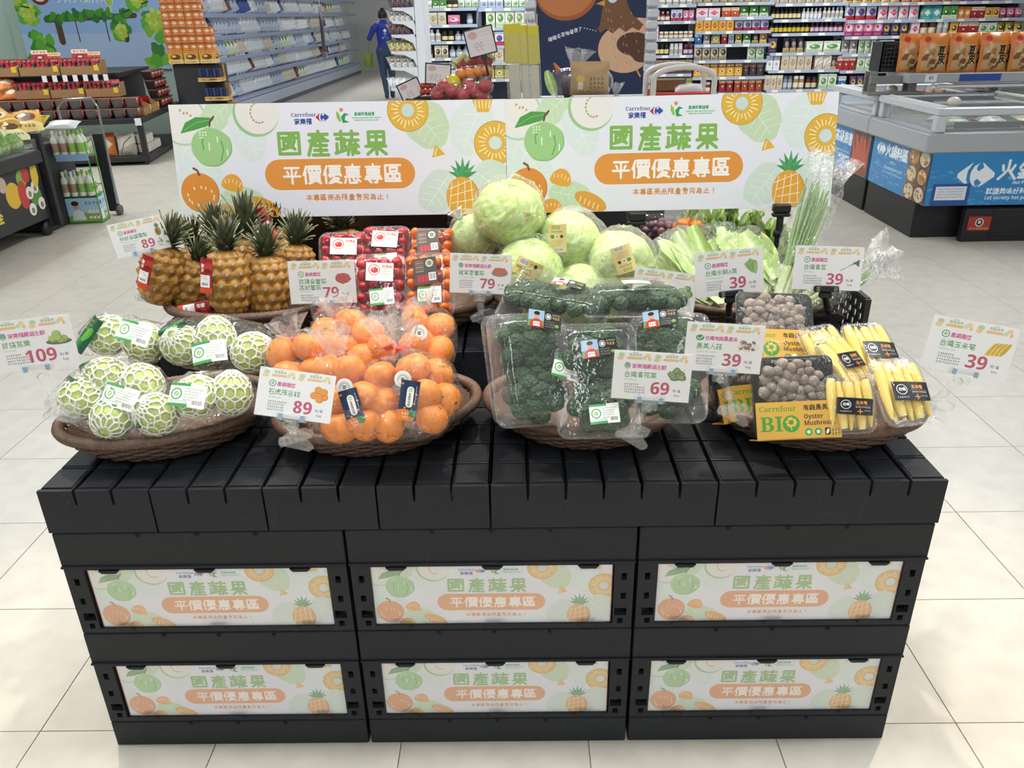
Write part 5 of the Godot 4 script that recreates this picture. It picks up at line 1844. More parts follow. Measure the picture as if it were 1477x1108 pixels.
func pineapples() -> void:
	G.pine = [pine_body(3), pine_body(9)]
	G.crown = [pine_crown(4), pine_crown(5), pine_crown(6)]
	var cv := Cv.new(50, 130, 3.0, c8("9c1e22"), HAN)
	cv.ell(40, 30, 18, 14, c8("c2402f"))
	cv.ell(36, 46, 10, 8, c8("7d1820"))
	cv.hans("初好", 8, 24, 11, 0, 2.0, c8("f3e9e0"))
	cv.han("初", 8, 20, 13, 13, 2.0, c8("f3e9e0"))
	cv.han("好", 8, 38, 13, 13, 2.0, c8("f3e9e0"))
	cv.rect(3, 62, 40, 46, c8("f2f0ee"))
	scribble(cv, 7, 66, 24, 4, c8("8b8886"), 3)
	scribble(cv, 7, 74, 28, 4, c8("8b8886"), 4)
	barcode(cv, 10, 90, 28, 12, 5)
	cv.rect(0, 110, 50, 20, c8("d8482c"))
	T.pinelab = cv.tex()
	var lm := tmat(T.pinelab, 0.35)
	lm.cull_mode = BaseMaterial3D.CULL_DISABLED
	# bottom of the fruit, top of the fruit, tip of the crown in photo pixels; depth; look
	var spots := [
		{"n": "with a red label, leaning out over the aisle", "b": [225, 440], "t": [241, 352], "z": -0.62, "tip": 0.10, "s": 1.0, "lab": [207, 392, -0.545, 16], "band": true},
		{"n": "with a red label, in the middle of the basket", "b": [336, 457], "t": [325, 357], "z": -0.57, "tip": -0.05, "s": 1.05, "lab": [295, 398, -0.525, 2], "band": true},
		{"n": "beside the rose tomato price card", "b": [390, 452], "t": [384, 374], "z": -0.61, "tip": 0.0, "s": 1.02, "lab": [], "band": false},
		{"n": "lying low between the two labelled ones", "b": [268, 446], "t": [282, 378], "z": -0.66, "tip": 0.2, "s": 0.92, "lab": [280, 447, -0.575, 80], "band": false},
		{"n": "behind the labelled one over the aisle", "b": [290, 425], "t": [280, 362], "z": -0.73, "tip": 0.1, "s": 0.92, "lab": [], "band": false},
		{"n": "with a broad crown at the back under the campaign board", "b": [318, 420], "t": [312, 345], "z": -0.74, "tip": 0.05, "s": 0.95, "lab": [], "band": false},
		{"n": "with the tallest crown at the back", "b": [352, 420], "t": [352, 347], "z": -0.76, "tip": 0.0, "s": 1.0, "lab": [], "band": false},
		{"n": "at the tomato side of the basket, pale and upright", "b": [428, 432], "t": [427, 352], "z": -0.70, "tip": 0.0, "s": 0.95, "lab": [], "band": false},
		{"n": "in the last row with a red tag, below the campaign board", "b": [400, 400], "t": [399, 322], "z": -0.86, "tip": 0.3, "s": 0.9, "lab": [381, 322, -0.80, -30], "band": false},
		{"n": "in the last row behind the tomato boxes", "b": [505, 400], "t": [497, 330], "z": -0.93, "tip": -0.3, "s": 0.9, "lab": [], "band": false},
	]
	for k in spots.size():
		var s: Dictionary = spots[k]
		var p0 := pz(s.b[0], s.b[1], s.z)
		var p1 := pz(s.t[0], s.t[1], s.z - 0.02)
		var ax := (p1 - p0).normalized()
		var mid := (p0 + p1) / 2
		var side := ax.cross(Vector3.BACK).normalized()
		var o := thing("pineapple", "pineapple " + s.n, "pineapple", Transform3D(Basis(side, ax, side.cross(ax)) * Basis(Vector3.UP, k * 1.3) * Basis.from_scale(Vector3.ONE * float(s.s)), mid), "pineapples heaped in the wicker basket")
		part(o, "fruit", G.pine[k % 2], M.vcol)
		var lean: float = s.tip
		part(o, "crown", G.crown[k % 3], M.leafv, trs(Vector3(0, 0.070, 0), Vector3.ONE * ([1.0, 0.95, 1.0, 0.9, 1.0, 1.15, 1.35, 1.05, 1.0, 1.0][k]), k * 50.0, 0, rad_to_deg(-lean)))
		if s.lab:
			var q: Array = s.lab
			var inv := o.transform.affine_inverse()
			part(o, "red_label", sheet_mesh(0.036, 0.085, 0.006), lm, inv * frame_from(Vector3(-0.35 if k != 3 else 0.0, 0.25, 1), Basis(Vector3.BACK, deg_to_rad(-q[3])) * Vector3.UP, pz(q[0], q[1], q[2])))
		if s.band:
			var path := PackedVector3Array()
			for a in 40:
				path.append(Vector3(cos(TAU * a / 40.0) * 0.0565, 0.004, sin(TAU * a / 40.0) * 0.0565))
			part(o, "rubber_band", MB.new().tube(path, 0.0011, 5, true).mesh(), mat(c8("b98a1e"), 0.5))


# --- cabbages in clear bags with an organic label
func cabbage_mesh(sd: int) -> ArrayMesh:
	var f := noise(1.6, sd, FastNoiseLite.TYPE_SIMPLEX_SMOOTH, 3)
	var g := noise(2.4, sd + 1, FastNoiseLite.TYPE_SIMPLEX, 3)
	g.fractal_type = FastNoiseLite.FRACTAL_RIDGED
	var nu := 72
	var nv := 46
	var pts := PackedVector3Array()
	var cols := PackedColorArray()
	for y in nv:
		var t := -PI / 2 + PI * y / (nv - 1)
		for x in nu:
			var ang := -TAU * x / nu
			var d := Vector3(cos(ang) * cos(t), sin(t), sin(ang) * cos(t))
			var swirl := ang + 1.3 * sin(t)
			var leafy := fposmod(swirl * 5.0 / TAU + f.get_noise_3dv(d) * 0.25, 1.0)
			var ridge := g.get_noise_3dv(d * 1.6)
			var r := 1.0 + 0.05 * leafy - 0.02 + 0.022 * ridge
			pts.append(Vector3(d.x * 0.082, d.y * 0.070, d.z * 0.082) * r)
			var c := Color(0.47, 0.62, 0.20).lerp(Color(0.66, 0.77, 0.36), clampf(0.5 + f.get_noise_3dv(d * 2.0) * 1.2, 0.0, 1.0))
			c = c.lerp(Color(0.82, 0.88, 0.62), clampf(ridge * 1.4 - 0.35, 0.0, 0.85))
			cols.append(c)
	return MB.new().grid(pts, nu, nv, true, false, cols).mesh()

func cabbages() -> void:
	G.cabbage = [cabbage_mesh(2), cabbage_mesh(7)]
	var cv := Cv.new(70, 100, 4.0, c8("e3d08c"), HAN)
	cv.text("BIO", 14, 18, 13, c8("6f9a3a"), true, false, "Droid Serif")
	scribble(cv, 14, 24, 40, 6, c8("4a3d22"), 2)
	cv.ell(18, 44, 8, 7, c8("4d9a3c"))
	cv.ell(36, 44, 7, 7, c8("efe9c9"))
	cv.ell(36, 44, 3, 3, c8("3a5a2a"))
	cv.rrect(48, 38, 10, 11, 3, c8("4a3d22"))
	for a in 5:
		scribble(cv, 12, 56 + a * 5, 44 - a * 3, 2.6, c8("8a7a4a"), a)
	barcode(cv, 26, 84, 34, 13, 4)
	T.bio = cv.tex()
	var bio := tmat(T.bio, 0.35)
	cv = Cv.new(100, 60, 4.0, c8("dcc878"), HAN)
	barcode(cv, 8, 4, 36, 20, 14)
	cv.rrect(66, 8, 12, 16, 4, c8("4a3d22"))
	scribble(cv, 50, 10, 12, 6, c8("4a3d22"), 8)
	cv.text("800", 6, 40, 9, c8("4a3d22"), true)
	scribble(cv, 36, 32, 30, 7, c8("4a3d22"), 9)
	cv.text("Organic C", 22, 52, 7, c8("4a3d22"), true)
	T.bio2 = cv.tex()
	var bio2 := tmat(T.bio2, 0.35)
	var heads := [
		{"n": "on the very top of the heap against the campaign board", "p": [734, 306, -0.66], "s": 1.07, "lab": [2, 758, 316, -0.585, -12, 0.05, 0.032]},
		{"n": "with a bar code label behind the honey tomato price card", "p": [764, 388, -0.58], "s": 1.02, "lab": [2, 762, 388, -0.495, -24, 0.066, 0.042]},
		{"n": "with an upright yellow label beside the top one", "p": [822, 346, -0.66], "s": 0.98, "lab": [1, 803, 344, -0.575, 4, 0.046, 0.068]},
		{"n": "in a loose bag with a slanted yellow label", "p": [896, 378, -0.60], "s": 1.04, "lab": [1, 900, 374, -0.51, 198, 0.048, 0.066]},
		{"n": "in a hazy knotted bag behind the honey tomatoes", "p": [685, 342, -0.72], "s": 0.80, "lab": []},
		{"n": "low in the heap behind the boxed broccoli", "p": [835, 425, -0.56], "s": 0.95, "lab": []},
	]
	for k in heads.size():
		var h: Dictionary = heads[k]
		var p := pz(h.p[0], h.p[1], h.p[2])
		var o := thing("cabbage", "bagged pale green cabbage " + h.n, "cabbage", Transform3D(Basis(), p), "bagged cabbages heaped on the rear step")
		part(o, "head", G.cabbage[k % 2], M.cabbage, xf(Vector3.ZERO, k * 77.0, 20.0 - k * 9.0, k * 13.0, h.s))
		var balls := [[Vector3.ZERO, 0.083 * h.s]]
		if k == 3:
			balls.append([Vector3(0.10, -0.075, -0.01), 0.02])
			balls.append([Vector3(-0.04, -0.05, 0.02), 0.06])
		if k == 4:
			balls.append([Vector3(-0.035, 0.055, 0.03), 0.006])
		if k == 2:
			balls.append([Vector3(0.10, -0.02, -0.03), 0.02])
		part(o, "bag_film", hull(balls, 0.003, 0.006, 50 + k, 36, 22).mesh(), M.haze_bag if k in [3, 4, 2] else M.bag)
		if k == 4:
			part(o, "bag_knot", frill(0.022, 0.006, 0.016, 3, 24, 6).mesh(), mat(c8("eceee6"), 0.5), xf(Vector3(-0.036, 0.058, 0.03), 0, 0, 30))
			part(o, "green_tie", G_box(Vector3.ZERO, Vector3(0.012, 0.008, 0.012), 0.002), mat(c8("5fae3a"), 0.5), xf(Vector3(-0.033, 0.056, 0.03), 0, 0, 30))
		if h.lab:
			var l: Array = h.lab
			var q := pz(l[1], l[2], l[3]) - p
			part(o, "label", sheet_mesh(l[5], l[6], 0.008), bio if l[0] == 1 else bio2, frame_from(q + Vector3(0, 0, 0.05), Basis(Vector3.BACK, deg_to_rad(l[4])) * Vector3.UP, q))

# --- bagged leaf lettuce and spring onions
func leaf_blade(ln: float, wd: float, curl: float, sd: int) -> MB:    # a soft leaf growing along +y, face +z
	var f := noise(30.0, sd)
	var pts := PackedVector3Array()
	var cols := PackedColorArray()
	for y in 12:
		var t := y / 11.0
		var w := wd * (0.16 + 0.84 * pow(sin(PI * clampf(0.08 + t * 0.86, 0, 1)), 0.7))
		for x in 7:
			var u := x / 3.0 - 1.0
			var p := Vector3(u * w / 2, t * ln, 0)
			p.z = -curl * t * t + 0.10 * wd * absf(u) + f.get_noise_2d(x * 0.9 + sd, y * 0.7) * wd * 0.22
			pts.append(p)
			var c := Color(0.30, 0.46, 0.12).lerp(Color(0.45, 0.62, 0.20), 0.5 + f.get_noise_2d(x * 3.0, y * 3.0))
			cols.append(c.lerp(Color(0.74, 0.82, 0.52), clampf(1.0 - absf(u) * 5.0, 0, 0.8) + clampf(0.25 - t, 0, 0.25) * 3.0))
	return MB.new().grid(pts, 7, 12, false, false, cols)

func greens() -> void:
	G.leaf = []
	for k in 4:
		G.leaf.append(leaf_blade(0.17, 0.062, 0.03, 3 + k).mesh())
	# lettuce bags: root end, tip, in pixels
	var bags := [
		{"n": "lying behind the lettuce price card", "a": [1045, 448, -0.55], "b": [965, 345, -0.74], "w": 0.060, "hazy": true},
		{"n": "upright behind the lettuce price card, under the board", "a": [1060, 430, -0.60], "b": [1030, 335, -0.76], "w": 0.055, "hazy": false},
		{"n": "leaning towards the spring onions", "a": [1120, 425, -0.58], "b": [1068, 345, -0.72], "w": 0.055, "hazy": false},
	]
	for k in bags.size():
		var b: Dictionary = bags[k]
		var p0 := pz(b.a[0], b.a[1], b.a[2])
		var p1 := pz(b.b[0], b.b[1], b.b[2])
		var ax := (p1 - p0).normalized()
		var ln := p0.distance_to(p1)
		var side := ax.cross(Vector3(0, 0.4, 1)).normalized()
		var o := thing("lettuce_bag", "long clear bag of green leaf lettuce " + b.n, "bag of lettuce", Transform3D(Basis(side, ax, side.cross(ax)), p0), "bags of lettuce on the rear step")
		var balls := [[Vector3(0, 0.01, 0), 0.018]]
		for a in 11:
			var q := Vector3(rng.randf_range(-1, 1) * b.w * 0.6, rng.randf_range(0.0, 0.05), rng.randf_range(-0.02, 0.025))
			part(o, "leaf", G.leaf[a % 4], M.leafv, trs(q * Vector3(0.4, 1, 1), Vector3(1, ln / 0.20, 1), rng.randf_range(-40, 40), rng.randf_range(-8, 8), -q.x * 400.0))
		balls.append([Vector3(b.w * 0.5, ln * 0.95, 0), 0.03])
		balls.append([Vector3(-b.w * 0.5, ln * 0.95, 0), 0.03])
		balls.append([Vector3(0, ln * 0.5, 0.01), 0.045])
		part(o, "bag_film", hull(balls, 0.002, 0.006, 70 + k).mesh(), M.haze_bag if b.hazy else M.bag)
		for a in 5:
			part(o, "leaf_stalk", MB.new().tube(PackedVector3Array([Vector3(0, -0.01, 0), Vector3(0, 0.04, 0), Vector3(0, 0.09, 0.004)]), 0.006, 6, false, 0.003).mesh(), mat(c8("d5ddb0"), 0.5), xf(Vector3(rng.randf_range(-0.015, 0.015), 0, rng.randf_range(0.0, 0.012)), 0, 0, rng.randf_range(-14, 14)))
	# spring onions: long bundles in crinkled bags, white ends towards the front
	var onions := [
		{"n": "pointing up beside the end of the campaign board", "a": [1120, 445, -0.52], "b": [1190, 250, -0.66], "c": 14},
		{"n": "lying over the end of the rear step above the perforated wall", "a": [1135, 452, -0.50], "b": [1262, 372, -0.68], "c": 11},
		{"n": "lying at the bottom of the basket behind the upper mushroom pack", "a": [1120, 436, -0.60], "b": [1205, 425, -0.56], "c": 8},
	]
	for k in onions.size():
		var b: Dictionary = onions[k]
		var p0 := pz(b.a[0], b.a[1], b.a[2])
		var p1 := pz(b.b[0], b.b[1], b.b[2])
		var ax := (p1 - p0).normalized()
		var ln := p0.distance_to(p1)
		var side := ax.cross(Vector3(0, 0.3, 1)).normalized()
		var o := thing("spring_onion_bag", "bag of spring onions " + b.n, "bag of spring onions", Transform3D(Basis(side, ax, side.cross(ax)), p0), "bags of spring onions on the rear step")
		for a in b.c:
			var x := rng.randf_range(-0.02, 0.02)
			var z := rng.randf_range(-0.012, 0.014)
			var mid := Vector3(x * 1.1, ln * 0.30, z)
			var st := MB.new().tube(PackedVector3Array([Vector3(x * 0.8, 0, z), Vector3(x, ln * 0.15, z), mid]), 0.0058, 7, false, 0.0062)
			var c0 := Color(0.80, 0.84, 0.66)
			st.tint(c0)
			for i in st.v.size():
				st.c[i] = c0.lerp(Color(0.42, 0.55, 0.20), clampf(st.v[i].y / (ln * 0.3), 0, 1))
			var o2 := part(o, "spring_onion", st.mesh(), M.vcol)
			for s in [-1.0, 0.0, 1.0]:
				var end := Vector3(x * 1.9 + s * 0.010, ln * rng.randf_range(0.78, 0.94), z + rng.randf_range(-0.012, 0.012))
				var lf := MB.new().tube(PackedVector3Array([mid, mid.lerp(end, 0.4) + Vector3(s * 0.004, 0, 0.003), end]), 0.0052, 6, false, 0.0016, 0.7)
				lf.tint(Color(0.16, 0.30, 0.10).lerp(Color(0.30, 0.44, 0.16), rng.randf()))
				part(o2, "leaf", lf.mesh(), M.vcol)
		var balls := [[Vector3(0, 0.0, 0), 0.024], [Vector3(0, ln * 0.5, 0.0), 0.044], [Vector3(0.012, ln * 0.94, 0.0), 0.040]]
		part(o, "bag_film", hull(balls, 0.003, 0.007, 90 + k).mesh(), M.bag)
		if k < 2:
			part(o, "bag_top", frill(0.06, 0.042, 0.050, 5 + k, 48, 8).mesh(), M.bagtop, xf(Vector3(0.012, ln * 0.97, 0)))


# ---------------------------------------------------------------- price cards in clip holders
func build_cards() -> void:
	var sleeve := film(0.02, 0.04, null, 1.0, 1.0)
	# print, centre (pixels, depth), turn, clip foot (pixels, depth), holder colour
	var cards := [
		{"what": "guava", "k": [1, ["珍珠芭樂"], "CQL Guava", "109", "袋", "bag", "guava"], "p": [47, 496, -0.06], "r": [10, -10, 3.0], "foot": [88, 592, -0.08], "clear": true, "w": 1.06},
		{"what": "mandarin", "k": [0, ["石虎茂谷柑"], "TAP Murcott", "89", "袋", "bag", "orange"], "p": [426, 570, 0.015], "r": [6, -26, -11.0], "foot": [424, 630, 0.0], "clear": true, "w": 0.97},
		{"what": "broccoli", "k": [1, ["台灣青花菜"], "CQL Broccoli", "69", "盒", "box", "broccoli"], "p": [940, 543, 0.0], "r": [-4, -10, -3.0], "foot": [912, 622, -0.01], "clear": true, "w": 1.0},
		{"what": "mushroom", "k": [2, ["黑美人菇"], "Organic Mushroom", "39", "袋", "bag", "mushroom"], "p": [1044, 502, -0.03], "r": [-2, -10, -3.5], "foot": [1058, 590, -0.08], "clear": true, "w": 1.0},
		{"what": "baby corn", "k": [0, ["台灣玉米筍"], "TAP Baby Corn", "39", "盒", "box", "corn"], "p": [1399, 502, -0.09], "r": [-8, -14, -8.5], "foot": [1346, 585, -0.10], "clear": true, "w": 1.12},
		{"what": "pineapple", "k": [0, ["初好金鑽鳳梨"], "TAP Diamond Pineapple", "89", "袋", "bag", "pineapple"], "p": [201, 341, -0.60], "r": [16, -10, 8.0], "foot": [213, 425, -0.60], "clear": true, "w": 0.90},
		{"what": "rose tomato", "k": [0, ["玫瑰金蕃茄", "荔妃蕃茄"], "TAP Tomato", "79", "盒", "box", "red"], "p": [465, 407, -0.47], "r": [0, -10, 0.5], "foot": [469, 452, -0.49], "clear": true, "w": 1.10},
		{"what": "honey tomato", "k": [1, ["橙蜜香蕃茄"], "CQL Honey Tomato", "79", "盒", "box", "plate"], "p": [693, 395, -0.47], "r": [-2, -10, -2.5], "foot": [694, 455, -0.49], "clear": true, "w": 1.01},
		{"what": "cabbage", "k": [0, [], "", "9", "袋", "bag", "cabbage"], "p": [958, 420, -0.46], "r": [-6, -12, -7.0], "foot": [945, 470, -0.49], "clear": true, "w": 1.05},
		{"what": "leaf lettuce", "k": [0, ["台灣水耕A菜"], "TAP Chinese lettuce", "39", "袋", "bag", "lettuce"], "p": [1052, 393, -0.46], "r": [4, -12, 4.0], "foot": [1050, 478, -0.47], "clear": false, "w": 1.13},
		{"what": "spring onion", "k": [0, ["台灣青蔥"], "TAP Scallion", "39", "袋", "bag", "scallion"], "p": [1194, 387, -0.46], "r": [-2, -12, -2.0], "foot": [1195, 458, -0.52], "clear": false, "w": 1.10},
	]
	for i in cards.size():
		var c: Dictionary = cards[i]
		var k: Array = c.k
		var t := price_print(k[0], k[1], k[2], k[3], k[4], k[5], k[6], i + 2)
		var p := pz(c.p[0], c.p[1], c.p[2])
		var w: float = 0.143 * c.w
		var h: float = 0.092 * c.w
		var at := xf(p, c.r[0], c.r[1], c.r[2])
		var o := thing("price_card", ("white %s price card reading %s, picture beside the number" % [c.what, k[3]]) if c.what != "cabbage" else "white cabbage price card half hidden behind the boxed broccoli", "price card", at)
		part(o, "paper", G_box(Vector3.ZERO, Vector3(w, h, 0.0008)), tmat(t, 0.5))
		part(o, "sleeve", sheet_mesh(w + 0.006, h + 0.005, 0.0, 2), sleeve, xf(Vector3(0, 0, 0.0014)))
		# the holder
		var m: Material = M.clip if c.clear else M.black
		var foot := pz(c.foot[0], c.foot[1], c.foot[2])
		var hd := thing("card_clip", ("clear plastic" if c.clear else "black plastic") + " clip holding the %s price card" % c.what, "clip", at)
		var low := Vector3(0, -h / 2 - 0.001, 0)
		part(hd, "grip", G_box(low + Vector3(0, 0.004, 0.006), Vector3(0.058, 0.015, 0.009), 0.003), m)
		part(hd, "grip_back", G_box(low + Vector3(0, 0.004, -0.004), Vector3(0.050, 0.014, 0.005), 0.002), m)
		for s in [-1.0, 1.0]:
			part(hd, "pad", G_box(low + Vector3(s * 0.02, 0.004, 0.0112), Vector3(0.008, 0.011, 0.0016)), mat(c8("8fa9bd"), 0.3) if c.clear else mat(c8("6e6e70"), 0.3))
		part(hd, "hinge", G_box(low + Vector3(0, -0.011, 0.003), Vector3(0.030, 0.014, 0.010), 0.003), m)
		var f := at.affine_inverse() * foot
		var neck := PackedVector3Array([low + Vector3(0, -0.014, 0.002), low.lerp(f, 0.30) + Vector3(0, 0.0, -0.004), low.lerp(f, 0.62), f + Vector3(0, 0.010, 0)])
		part(hd, "neck", MB.new().tube(neck, 0.0075, 8, false, 0.0085).mesh(), m)
		part(hd, "ball_joint", MB.new().lathe(ball(0.010, 8), 12, low.lerp(f, 0.62)).mesh(), m)
		var turn := at.basis.inverse() * Basis(Vector3.UP, deg_to_rad(20.0 if c.p[0] < 700 else -20.0))
		for s in [-1.0, 1.0]:
			part(hd, "jaw", MB.new().prism(PackedVector2Array([Vector2(-0.030, -0.006), Vector2(0.028, -0.014), Vector2(0.036, -0.006), Vector2(0.022, 0.006), Vector2(-0.010, 0.010), Vector2(-0.030, 0.004)]), -0.007, 0.007).mesh(), m, Transform3D(turn * Basis(Vector3.BACK, s * 0.30), f + turn * Vector3(0, s * 0.006, 0.012)))
		for s in 3:
			part(hd, "tooth", G_box(Vector3(-0.020 + s * 0.011, 0.002, 0.012), Vector3(0.004, 0.010, 0.012), 0.001), m, Transform3D(turn, f))


# ---------------------------------------------------------------- the shop behind the stand
const NTH := ["first", "second", "third", "fourth", "fifth", "sixth", "seventh", "eighth", "ninth"]
var PK := []       # pack prints: [material, look]

func pack_prints() -> void:
	# ground, picture, second colour, style, look
	var list := [
		["e9dfe2", "d0426a", "f4b7c8", 0, "white and pink"], ["5f9a4a", "2f6a34", "e6eed2", 1, "green"], ["e3b23a", "c8342c", "f4e3a0", 0, "yellow and red"], ["dfe4ee", "2f4fa0", "c23a3a", 1, "white and blue"],
		["3f78b8", "dfe9f4", "1f3f78", 2, "blue"], ["a9a6a0", "6b655d", "dcd8d0", 1, "grey"], ["b8a56a", "6d7a3c", "e9e0b8", 2, "olive"], ["b8323a", "f0d9c0", "7d1f28", 2, "red"],
		["2c2a30", "8a7f92", "c9b46a", 1, "black"], ["e8e2cf", "4f3a2c", "b7a98a", 1, "cream"], ["d9a23a", "7d4a22", "f2dfa8", 2, "amber"], ["5c4450", "a98a78", "30242c", 2, "dark brown"],
		["cc5a3c", "f2cfa8", "7d2a22", 2, "orange red"], ["eef0e8", "5f9a4a", "c9d6b8", 1, "white and green"], ["d8c8ac", "a5927a", "f0e8d8", 0, "beige"], ["d8789c", "f4d0dc", "a03a68", 1, "pink"],
		["4aa59a", "d8ece6", "23706a", 0, "teal"], ["f0f0ee", "9aa3b0", "d0d4dc", 2, "white"], ["7a5a9a", "e0c84a", "3a2a58", 1, "purple"], ["b9c4d4", "5a78a8", "eef2f6", 0, "pale blue"],
		["cfd6dc", "8fa0b4", "f4f6f8", 3, "silvery white"], ["3a5ab0", "e8ecf4", "24357a", 3, "deep blue"], ["6d2f3c", "d8c8c0", "40202a", 3, "maroon"], ["d9a0a8", "f2e4e4", "a86a78", 3, "rose"],
		["c9bfae", "7d7568", "ece6da", 3, "sand"], ["e0823a", "f4dcb8", "b85a24", 0, "orange"], ["e8b04a", "7a4a2a", "f4d890", 1, "golden"], ["d8c23a", "5a3a20", "f0e8b0", 1, "yellow"], ["b5262e", "8c1f2a", "f0d0c8", 2, "red"], ["2c2226", "b5262e", "e0a090", 2, "black and red"],
	]
	var n := 0
	for q in list:
		n += 1
		var cv := Cv.new(48, 64, 2.0, c8(q[0]), HAN)
		var a := c8(q[1])
		var b := c8(q[2])
		if q[3] == 0:
			cv.rect(0, 0, 48, 12, b)
			cv.poly(PackedVector2Array([Vector2(24, 16), Vector2(42, 32), Vector2(24, 48), Vector2(6, 32)]), a)
			scribble(cv, 12, 28, 24, 7, c8("f4f0ea"), n)
			scribble(cv, 6, 54, 34, 5, a, n + 1)
		elif q[3] == 1:
			cv.rect(0, 44, 48, 20, b)
			cv.ell(25, 30, 16, 14, a)
			cv.ell(20, 27, 7, 6, b)
			scribble(cv, 5, 5, 36, 7, a, n)
			scribble(cv, 8, 52, 30, 5, a, n + 1)
		elif q[3] == 2:
			cv.rect(0, 0, 48, 20, a)
			cv.rect(0, 50, 48, 3, b)
			scribble(cv, 6, 6, 34, 8, b, n)
			cv.ell(24, 36, 13, 9, b)
			cv.ell(24, 36, 7, 5, a)
		else:
			cv.poly(PackedVector2Array([Vector2(0, 20), Vector2(48, 4), Vector2(48, 30), Vector2(0, 50)]), b)
			cv.line(PackedVector2Array([Vector2(6, 60), Vector2(20, 30), Vector2(40, 14)]), 3.0, a)
			scribble(cv, 6, 5, 24, 5, a, n)
			scribble(cv, 20, 54, 22, 4, b, n + 2)
		PK.append([tmat(cv.tex(), 0.4), q[4]])

func unit_meshes() -> void:
	G.u_box = MB.new().box(Vector3(0, 0.5, 0), Vector3.ONE, 0.02).mesh()
	G.u_pouch = pouch(1.0, 1.0, 1.0, 3, 7, 9).mesh()
	G.u_bottle = MB.new().lathe(PackedVector2Array([Vector2(0, 0), Vector2(.46, 0), Vector2(.5, .04), Vector2(.5, .58), Vector2(.42, .68), Vector2(.20, .78), Vector2(.18, .86)]), 14).mesh()
	G.u_cap = MB.new().lathe(PackedVector2Array([Vector2(.21, .84), Vector2(.22, .86), Vector2(.22, .99), Vector2(.19, 1.0), Vector2(0, 1.0)]), 12).mesh()
	G.u_band = MB.new().lathe(PackedVector2Array([Vector2(.5, .16), Vector2(.508, .17), Vector2(.508, .50), Vector2(.5, .51)]), 14).mesh()
	G.u_jar = MB.new().lathe(PackedVector2Array([Vector2(0, 0), Vector2(.46, 0), Vector2(.5, .05), Vector2(.5, .7), Vector2(.42, .8)]), 14).mesh()
	G.u_lid = MB.new().lathe(PackedVector2Array([Vector2(.44, .78), Vector2(.45, .8), Vector2(.45, .98), Vector2(.42, 1.0), Vector2(0, 1.0)]), 14).mesh()

const BOTTLES := {"k": ["2a2018", "e8d9a0", "1a1a1a", "dark glass"], "c": ["c9cdd0", "e9e9e4", "f0f0f0", "clear"], "w": ["e6e6e2", "b9b4a8", "f4f4f2", "white"], "p": ["4a2038", "d9c0cc", "7a3a58", "dark purple"], "y": ["22201c", "d9c23a", "22201c", "black yellow-labelled"], "b": ["5a3a28", "e0d0b0", "2c2420", "brown"], "r": ["8c2a28", "efe0d4", "e8e8e4", "red"], "g": ["8f9aa6", "d0d4d8", "6b747c", "grey"], "t": ["b08a60", "efe6d0", "f4f4f0", "tan"]}

func stock(kind: String, look, w: float, h: float, d: float, at: Transform3D, where: String, group: String, called := "packet", cat := "packet") -> void:    # one packet, bottle or jar
	var o: Node3D
	if kind == "bottle" or kind == "jar":
		var q: Array = BOTTLES[look]
		o = thing(kind, "%s %s %s" % [q[3], "bottle" if kind == "bottle" else "jar", where], kind, at * Transform3D(Basis.from_scale(Vector3(w, h, w)), Vector3.ZERO), group)
		part(o, "body", G.u_bottle if kind == "bottle" else G.u_jar, mat(c8(q[0]), 0.2))
		part(o, "cap", G.u_cap if kind == "bottle" else G.u_lid, mat(c8(q[2]), 0.4))
		part(o, "label", G.u_band, mat(c8(q[1]), 0.5))
	else:
		var p: Array = PK[look]
		o = single("carton" if kind == "box" else called, G.u_pouch if kind == "pouch" else G.u_box, p[0], "%s %s %s" % [p[1], {"pouch": "sealed packet", "slab": "flat bag", "box": "printed carton"}[kind], where], "carton" if kind == "box" else cat, at * Transform3D(Basis.from_scale(Vector3(w, h, d)), Vector3.ZERO), group)

